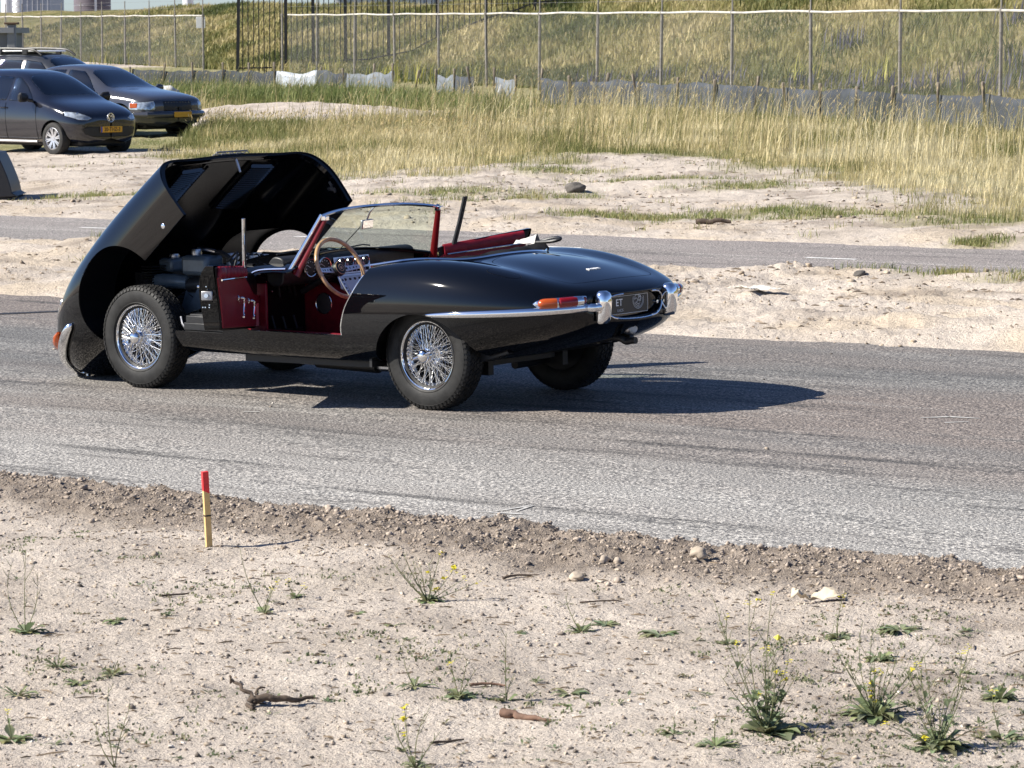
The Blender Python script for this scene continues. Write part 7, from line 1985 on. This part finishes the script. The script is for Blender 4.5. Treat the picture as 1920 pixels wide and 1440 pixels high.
W = [
 ("bushy dark green weed with fanned thin stems beside the soil ridge", -.345, 14.40, 46, (.055, .011), [(-.16, .02, .19, 0), (-.13, 0, .15, 0), (-.10, .03, .20, 0), (-.06, .0, .17, 0), (-.03, .02, .15, 0), (.05, 0, .20, 1), (.10, .02, .12, 1), (.15, -.02, .10, 1), (.20, 0, .08, 1), (.0, .03, .16, 0)], .35),
 ("small rosette with one tall leaning stalk between the stake and the bushy weed", -1.005, 14.25, 9, (.05, .018), [(-.10, .02, .27, 0), (.03, 0, .10, 1), (.05, .02, .13, 1)], .1),
 ("leaf patch with a few yellow blooms just beside the tall leaning stalk", -.905, 14.62, 16, (.04, .014), [(-.03, 0, .07, 1), (.04, 0, .05, 1)], 0),
 ("rosette with tall bare branching stems at the edge of the view below the soil ridge", -1.93, 13.90, 16, (.065, .03), [(.0, .05, .33, 0), (.05, .0, .24, 0), (-.05, .02, .28, 0)], 0),
 ("flat sprig of small grey green leaves on open sand", -1.58, 14.05, 18, (.05, .012), [], 0),
 ("tuft of upright grass with flat leaves in the lower corner sand", -1.68, 12.95, 22, (.06, .009), [(.01, 0, .08, 0)], .1),
 ("small leafy sprig left of the dark hollow in the sand", -1.465, 12.85, 18, (.05, .013), [(.02, 0, .06, 0)], .1),
 ("low spreading sprig under the upright grass tuft", -1.58, 12.70, 18, (.05, .012), [], 0),
 ("low thin leaved plant near the lower corner", -1.77, 12.55, 16, (.065, .010), [(-.05, 0, .04, 0)], 0),
 ("rosette with broad pale leaves and a yellow bloom above it", -.185, 12.28, 20, (.06, .024), [(-.03, .02, .12, 1), (.03, 0, .14, 0), (.06, .0, .10, 0)], .25),
 ("small star shaped plant next to the broad pale rosette", -.345, 12.42, 14, (.06, .011), [(-.04, .02, .10, 0)], .1),
 ("single tall upright stalk with broad leaves at its foot", -.02, 12.27, 7, (.06, .022), [(.0, .02, .24, 0), (.03, 0, .10, 0)], .3),
 ("flat long leaved plant right of the tall upright stalk", .205, 12.40, 10, (.07, .018), [], 0),
 ("little bright green seedling by the tall upright stalk", .175, 12.18, 8, (.035, .016), [], 0),
 ("low green tuft with a single thin stalk on the open sand", .27, 13.72, 26, (.055, .011), [(-.06, .05, .14, 0), (.02, 0, .06, 0)], .1),
 ("leafy runner stretching beside the low green tuft", .37, 13.85, 16, (.055, .014), [], 0),
 ("small spiky green tuft in the middle of the sand", .02, 13.62, 22, (.04, .008), [], .0),
 ("creeping strip of grey green leaves on the sand", .57, 13.50, 30, (.07, .016), [], 0),
 ("small tuft beside the bottom edge, standing apart", .535, 11.60, 20, (.05, .010), [(.0, .0, .06, 0)], .2),
 ("large flowering weed with many tall thin stems and yellow blooms", .84, 11.55, 26, (.10, .036), [(-.16, .08, .36, 0), (-.10, .02, .30, 1), (-.05, .1, .42, 1), (.0, .02, .28, 1), (.02, .05, .46, 1), (.05, .0, .20, 1), (-.02, 0, .24, 0), (-.13, .0, .22, 0), (.10, .05, .22, 0)], .3),
 ("wide weed with narrow leaves and yellow blooms right of the large flowering weed", 1.22, 11.75, 34, (.10, .020), [(-.10, .03, .20, 0), (-.05, .05, .28, 0), (.02, 0, .15, 1), (.08, .02, .22, 0), (.14, .0, .18, 1), (-.02, 0, .10, 1), (.20, .05, .24, 0)], .25),
 ("dense grey green weed with thin stems cut by the bottom edge", 1.37, 11.25, 44, (.09, .018), [(-.05, .05, .22, 0), (.03, 0, .18, 0), (.1, .02, .25, 0), (.0, 0, .15, 0), (.08, .05, .30, 1)], .3),
 ("mounded green weed with one tall yellow flower stalk", 1.24, 13.35, 44, (.05, .014), [(.02, .0, .17, 1), (.0, .02, .06, 0)], .1),
 ("dark leafy rosette below the mounded weed", 1.36, 12.95, 30, (.055, .022), [(.0, .0, .04, 0)], .1),
 ("spreading ground cover weed right of the mounded weed", 1.49, 13.45, 50, (.08, .013), [], 0),
 ("small leaves under a curved thin stalk near the large flowering weed", .82, 13.30, 16, (.05, .020), [(-.05, .1, .16, 0), (.0, .05, .10, 1)], .1),
 ("low weed with one small yellow bloom at the far sand edge", 1.62, 12.65, 8, (.05, .014), [(.03, 0, .10, 1)], .1),
 ("leafy plant near the edge of the view on the dark sand", 1.68, 12.05, 24, (.07, .020), [(.02, 0, .08, 0)], .1),
 ("pale green plant at the very corner of the sand", 1.60, 11.42, 24, (.07, .018), [(-.03, .02, .16, 1)], .1),
 ("grassy tuft left of the large flowering weed at the bottom", .66, 11.35, 30, (.07, .009), [(.0, 0, .10, 0)], .0),
 ("thin flowering stems rising from the bottom edge near the middle", -.31, 11.25, 10, (.06, .012), [(-.08, .05, .16, 0), (-.03, .02, .20, 1), (.03, .0, .18, 0), (.08, .02, .12, 0)], .1),
 ("bare dry branching plant at the bottom edge left of the root", -1.28, 11.25, 0, (.05, .012), [(-.06, .02, .14, 0), (-.02, .03, .26, 0), (.05, .02, .20, 0)], 0),
 ("trailing leaves in the bottom corner", -1.68, 11.75, 22, (.07, .018), [(-.02, .02, .10, 1)], .1),
 ("little sprig beside the bushy dark green weed", -.60, 14.10, 12, (.035, .010), [], 0),
 ("tiny flat plant between two sprigs in mid sand", -.47, 13.82, 10, (.04, .010), [], 0),
]
for (lab, x, y, nl, lf, stm, ls) in W:
    if lf[0] >= .09:                                  # the big weeds at the lower right carry a tangle of extra stems
        stm = list(stm) + [(rng.normal() * .10, rng.normal() * .06, rng.uniform(.08, .30), int(rng.random() < .15)) for _ in range(9)]; nl = int(nl * 1.4)
    weed(lab, x, y, nl, lf, stm, leafy_stems=ls, low=not stm)
